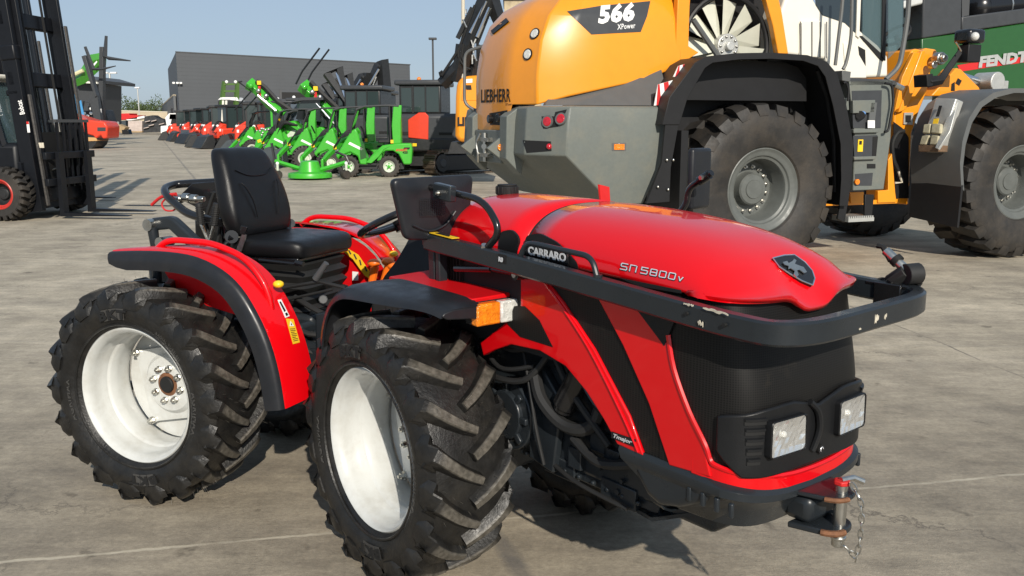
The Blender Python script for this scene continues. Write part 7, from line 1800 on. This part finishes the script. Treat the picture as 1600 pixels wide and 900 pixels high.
# ------------------------------------------------------------------ forklifts at the left
def forklift(fr, label, full=True):
    """local x: forward (right in the picture), y: away"""
    t = thing('forklift_truck', label, 'forklift', fr, 'black forklifts in a row')
    def P(y, *uv): return fr.ats('y', y, *uv)
    def pz(name, y, uv, th, m, bevel=.01): q = MB(); q.prism(P(y, *uv), (0, th, 0)); return obj(name, q, M[m], t, bevel=bevel)
    M4 = Matrix.Rotation(R(-5.0), 4, 'Y')
    def upright(name, x, y, w, dp, z0, z1, m='fblack'):
        q = MB(); q.box(x, x + w, y, y + dp, z0, z1, M4); return obj(name, q, M[m], t, bevel=.01)
    # mast: two pairs of channels leaning back
    for y in (-.50, .80):
        upright('mast_channel', .05, y, .24, .11, .12, 5.6); upright('inner_channel', .20, y + (.13 if y < 0 else -.05), .16, .08, .35, 5.8); upright('mast_edge', .36, y + .02, .035, .07, .2, 3.2 if y > 0 else 2.0, 'trackmetal2')
    for z in (.25, 2.15, 3.1): q = MB(); q.box(.08, .20, -.50, .90, z, z + .24, M4); obj('cross_member', q, M['fblack'], t, bevel=.02)
    for y in (.22,): q = MB(); q.cyl(M4 @ Vector((.12, y, .3)), M4 @ Vector((.12, y, 5.0)), .045, 10); obj('lift_cylinder', q, M['blackgloss'], t)
    for y in (-.12, .44): q = MB(); q.cyl(M4 @ Vector((.25, y, .6)), M4 @ Vector((.25, y, 4.9)), .022, 6); obj('lift_chain', q, M['black'], t)
    for b_ in ((.02, .30, -.52, -.30, 2.55, 2.80), (.0, .24, -.50, -.34, 2.0, 2.1)): q = MB(); q.box(*b_, M=M4); obj('mast_bracket', q, M['fblack'], t, bevel=.03)
    for k in range(4): q = MB(); q.cyl((.18, -.15 + .10 * k, .95), (.17, -.15 + .10 * k, 1.35), .013, 6); obj('hydraulic_line', q, M['steel'], t)
    q = MB(); q.tube([(.24, -.10, .80), (.26, .2, .84), (.26, .2, .62)], .012, 5); obj('hydraulic_line', q, M['steel'], t)
    q = MB(); q.box(.10, .16, -.36, .70, .15, .75, M4); obj('mast_plate', q, M['fblack'], t)
    # carriage, load guard and forks
    for z in (.55, .98): q = MB(); q.box(.38, .45, -.52, .86, z, z + .12); obj('carriage_bar', q, M['fblack'], t, bevel=.01)
    for k in range(6): q = MB(); y = -.05 + k * .165; q.box(.34, .37, y, y + .05, .5, 1.60); obj('guard_bar', q, M['fblack'], t)
    q = MB(); q.box(.33, .38, -.08, .86, 1.58, 1.63); obj('guard_bar', q, M['ptower'], t)
    for y in (-.30, .50): q = MB(); q.prism([(.45, y, .04), (.51, y, .04), (1.65, y, .055), (1.65, y, .068), (.53, y, .10), (.52, y, 1.1), (.46, y, 1.1)], (0, .14, 0)); obj('fork', q, M['fblack'], t)
    # body
    q = MB(); q.box(-2.1, -.05, -.52, .88, .35, 1.25); obj('body', q, M['fblack'], t, bevel=.08); q = MB(); q.box(-.25, .05, -.5, .85, .3, .95); obj('front_panel', q, M['fblack'], t, bevel=.02)
    for a, b in (((-.30, 1.2), (-.55, 2.28)), ((-1.75, 1.2), (-1.6, 2.28))):
        for y in (-.48, .80): q = MB(); q.tube([(a[0], y, a[1]), (b[0], y, b[1])], .05, 4); obj('guard_post', q, M['fblack'], t)
    q = MB(); q.box(-1.7, -.45, -.55, .90, 2.28, 2.36); obj('overhead_guard', q, M['cream'], t, bevel=.03)
    for (y) in (-.50, ): q = MB(); q.box(-1.55, -.60, y, y + .02, 1.30, 2.22); obj('side_window', q, M['tglass'], t)
    q = MB(); q.prism([(-.34, -.45, 1.25), (-.55, -.45, 2.24), (-.57, -.45, 2.24), (-.36, -.45, 1.25)], (0, 1.2, 0)); obj('windscreen', q, M['tglass'], t)
    q = MB(); q.box(-1.4, -.95, -.15, .4, 1.2, 1.35); q.box(-1.45, -1.3, -.15, .4, 1.3, 1.85); obj('driver_seat', q, M['black'], t, bevel=.05)
    q = MB(); q.tube([(-.62, .12, 1.2), (-.70, .12, 1.62)], .025, 6); q.tube([Vector((-.72 + .05 * math.sin(a), .12 + .17 * math.cos(a), 1.64 + .1 * math.sin(a))) for a in [2 * PI * k / 16 for k in range(16)]], .016, 6, closed=True); obj('steering_wheel', q, M['black'], t)
    for (x, y, s, rr, hf) in ((-.22, -.66, -1, .44, .17), (-.22, 1.02, 1, .44, .17), (-1.9, -.45, -1, .34, .14), (-1.9, .8, 1, .34, .14)):
        w = big_wheel(t, x, y, s, z=rr, R_=rr, half=hf, n=22, rimr=rr * .53, rm='machblack', simple=True)
        q = MB(); q.tube([(rr * .53 * math.sin(a), s * hf * .93, rr * .53 * math.cos(a)) for a in [2 * PI * k / 36 for k in range(36)]], rr * .055, 6, closed=True); obj('rim_ring', q, M['rimred'], w)
        q = MB(); q.tube([(rr * .46 * math.sin(a), s * hf * .7, rr * .46 * math.cos(a)) for a in [2 * PI * k / 36 for k in range(36)]], rr * .06, 6, closed=True); obj('rim_ring', q, M['rimred'], w)
    return t
M['fblack'] = mat('forklift_black', (0.0065, 0.0075, 0.010), .42, var=.15, spec=.3); M['rimred'] = mat('red_rim', (.45, .03, .02), .4); M['trackmetal2'] = mat('greased_steel', (.06, .055, .05), .6, var=.4, vs=30, bump=.3, bs=80)
p0 = G0.ground(72, 338)
F0 = Fr(p0.x + .03, p0.y - .05, R(-7))
ft = forklift(F0, 'nearest black forklift with red front rim and tall leaning mast at the left edge')
# maker's name up the mast and stickers
def mast_px(y, *uv): return F0.ats('y', y, *uv)
o_, x_ = mast_px(-.52, (39, 178))[0], mast_px(-.52, (34, 158))[0]
write('lettering', 'Bobcat', o_, x_ - o_, Vector((-1, 0, 0)), .085, M['whiteletter'], ft, bold=.02, width=(x_ - o_).length * 1.1, off=.004)
for uv, m in ((((41, 190), (45, 190), (47, 207), (43, 207)), 'whiteletter'), (((41, 190), (44.5, 190), (45, 194), (41.5, 194)), 'redletter'), (((60, 223), (68, 223), (69, 231), (62, 231)), 'worn')):
    q = MB(); q.prism(mast_px(-.51 if m != 'redletter' else -.515, *uv), (0, .004, 0)); obj('sticker', q, M[m], ft)
q = MB(); q.box(.19, .20, -.25, .5, .62, 1.42, Matrix.Identity(4)); obj('mast_inside', q, M['black'], ft)
for k, lb in enumerate(('second black forklift, its forks showing beyond the nearest one', 'third black forklift in the row behind the nearest one')):
    dup(ft, lb, fr=Fr(F0.o.x - 1.95 * (k + 1), F0.o.y + 2.9 * (k + 1), R(-7)))
# ------------------------------------------------------------------ other machines beyond the forklifts
f = Fr(-25.5, 56, 0); t = thing('orange_roller', 'orange-red machine hood with dark side grille right of the forklift mast', 'machine', f)
slabp('hood', f, 0, ((100, 176), (116, 181), (135, 187), (163, 190), (168, 198), (167, 216), (160, 217), (157, 211), (150, 217), (145, 212), (100, 200)), 1.8, 'orangered', t, .08)
slabp('hood_top', f, .1, ((100, 178), (116, 181), (138, 189), (100, 192)), 1.6, mat('brown_matt', (.22, .11, .06), .6), t); slabp('side_grille', f, -.012, ((152, 199), (165, 199), (165, 205), (152, 205)), .02, 'charcoal', t)
slabp('pale_band', f, .05, ((100, 213), (150, 215), (152, 220), (100, 222)), 1.6, mat('tan_paint', (.5, .3, .12), .6), t); slabp('underbody', f, .1, ((100, 205), (155, 209), (150, 226), (142, 234), (100, 238)), 1.6, 'machblack', t, .05)
M['yellowg'] = mat('pale_bar', (.62, .58, .35), .5)
f = Fr(-27.5, 63, 0); t = thing('fork_mast', 'upright grey forklift mast with raised level fork against the sky', 'forklift mast', f, 'raised forklift masts')
slabp('mast_channel', f, 0, ((155, 73), (161, 73), (160, 190), (153, 190)), .5, 'charcoal', t, .02); q = MB(); q.tube(f.ats('y', -.1, (166, 56), (164, 88), (170, 91), (204, 95)), [.10, .16, .12, .04], 4); obj('fork', q, M['charcoal'], t); slabp('carriage', f, -.05, ((161, 74), (164, 74), (164, 90), (160, 88)), .3, 'machblack', t)
f = Fr(-28.2, 62, 0); t = thing('fork_mast', 'tilted grey forklift mast with thin raised fork next to the upright one', 'forklift mast', f, 'raised forklift masts')
slabp('mast_channel', f, 0, ((127, 88), (133, 86), (151, 150), (148, 152)), .5, 'charcoal', t, .02); q = MB(); q.tube(f.ats('y', -.1, (133, 73), (146, 108), (160, 108), (181, 103)), [.10, .14, .08, .03], 4); obj('fork', q, M['charcoal'], t)
slabp('rails', f, .1, ((138, 150), (152, 150), (158, 190), (148, 190)), .4, 'charcoal', t)
f = Fr(-29, 66, 0); t = thing('telehandler_boom', 'bright green telescopic boom rising behind the forklift masts', 'telehandler', f)
q = MB(); q.tube(f.ats('y', .3, (95, 136), (128, 122), (150, 96), (162, 92)), [.35, .42, .6, .45], 4); obj('boom', q, mat('grass_green_paint', (.06, .28, .03), .4, coat=.3), t); q = MB(); q.tube(f.ats('y', -.35, (98, 125), (130, 110)), .14, 8); obj('boom_cylinder', q, M['yellowg'], t); slabp('white_stripe', f, -.42, ((146, 100), (151, 95), (152, 97), (147, 103)), .02, 'whiteletter', t)
f = Fr(-30, 67, 0); t = thing('blue_lift', 'light blue access platform frame left of the grey masts', 'access platform', f)
slabp('platform_top', f, 0, ((98, 127), (110, 127), (112, 133), (98, 131)), 1, 'skyblue', t); q = MB(); q.tube(f.ats('y', -.1, (118, 132), (122, 180)), .12, 5); obj('post', q, M['skyblue'], t); q = MB(); q.tube(f.ats('y', 0, (115, 172), (124, 160), (128, 182), (116, 182)), .22, 4); obj('scissor_arm', q, M['skyblue'], t)
f = Fr(-36, 80, 0); t = thing('open_shed', 'grey shed roof with dark interior behind the blue access platform', 'shed', f)
slabp('roof', f, 0, ((90, 118), (125, 117), (152, 125), (152, 130), (90, 126)), 8, 'ptower', t); slabp('inside_wall', f, 1, ((90, 127), (152, 131), (152, 190), (90, 190)), 5, 'charcoal', t); slabp('fascia', f, -.1, ((118, 126), (152, 128), (152, 131), (118, 129)), .3, 'cream', t)
for i, (u, v, d) in enumerate(((136, 185, 70), (146, 178, 74), (166, 188, 66))):
    f = Fr((u - 800) / FPX * d, d, 0); t = thing('parked_forklift', ['small dark forklift behind the orange hood, left one', 'small dark forklift behind the orange hood, with white lamps', 'black wedge of a parked machine right of the upright mast'][i], 'forklift', f, 'machines behind the orange hood')
    if i < 2:
        slabp('body', f, 0, ((u - 9, v - 12), (u + 8, v - 12), (u + 9, v + 12), (u - 9, v + 12)), 1.4, 'machblack', t, .05)
        q = MB(); q.tube(f.ats('y', -.1, (u - 8, v - 12), (u - 5, v - 26), (u + 6, v - 24), (u + 8, v - 12)), .08, 5); obj('guard_frame', q, M['charcoal'], t)
        for k in range(3): q = MB(); q.ball(f.at('y', -.2, u - 4 + 5 * k, v - 8 + 4 * (k % 2)), .12, 5); obj('work_lamp', q, M['whiteletter'], t)
    else: slabp('body', f, 0, ((161, 172), (164, 172), (172, 198), (173, 214), (166, 214), (162, 195)), 1.4, 'machblack', t, .03)
f = Fr(-27.6, 62.5, 0); t = thing('warning_panel', 'white marked plate at the foot of the upright mast', 'plate', f); slabp('plate', f, -.2, ((154, 170), (158, 170), (158, 188), (154, 188)), .1, 'whiteletter', t)
# drain channel in the yard
a, b = G0.ground(196, 321), G0.ground(282, 322)
q = MB(); d = (b - a).normalized(); n = Vector((-d.y, d.x, 0)) * .11; q.add([a - n + Vector((0, 0, .004)), b - n + Vector((0, 0, .004)), b + n + Vector((0, 0, .004)), a + n + Vector((0, 0, .004))], [(0, 1, 2, 3)]); 
dr = obj('drain', q, M['ptower'], smooth=False); tag(dr, 'long steel drain grating let into the concrete near the forks', 'drain')
q = MB(); n_ = int((b - a).length / .09)
for k in range(n_): c = a.lerp(b, (k + .5) / n_); q.add([c - n * .8 - d * .02 + Vector((0, 0, .008)), c - n * .8 + d * .02 + Vector((0, 0, .008)), c + n * .8 + d * .02 + Vector((0, 0, .008)), c + n * .8 - d * .02 + Vector((0, 0, .008))], [(0, 1, 2, 3)])
obj('grate_slots', q, M['black'], dr, smooth=False)
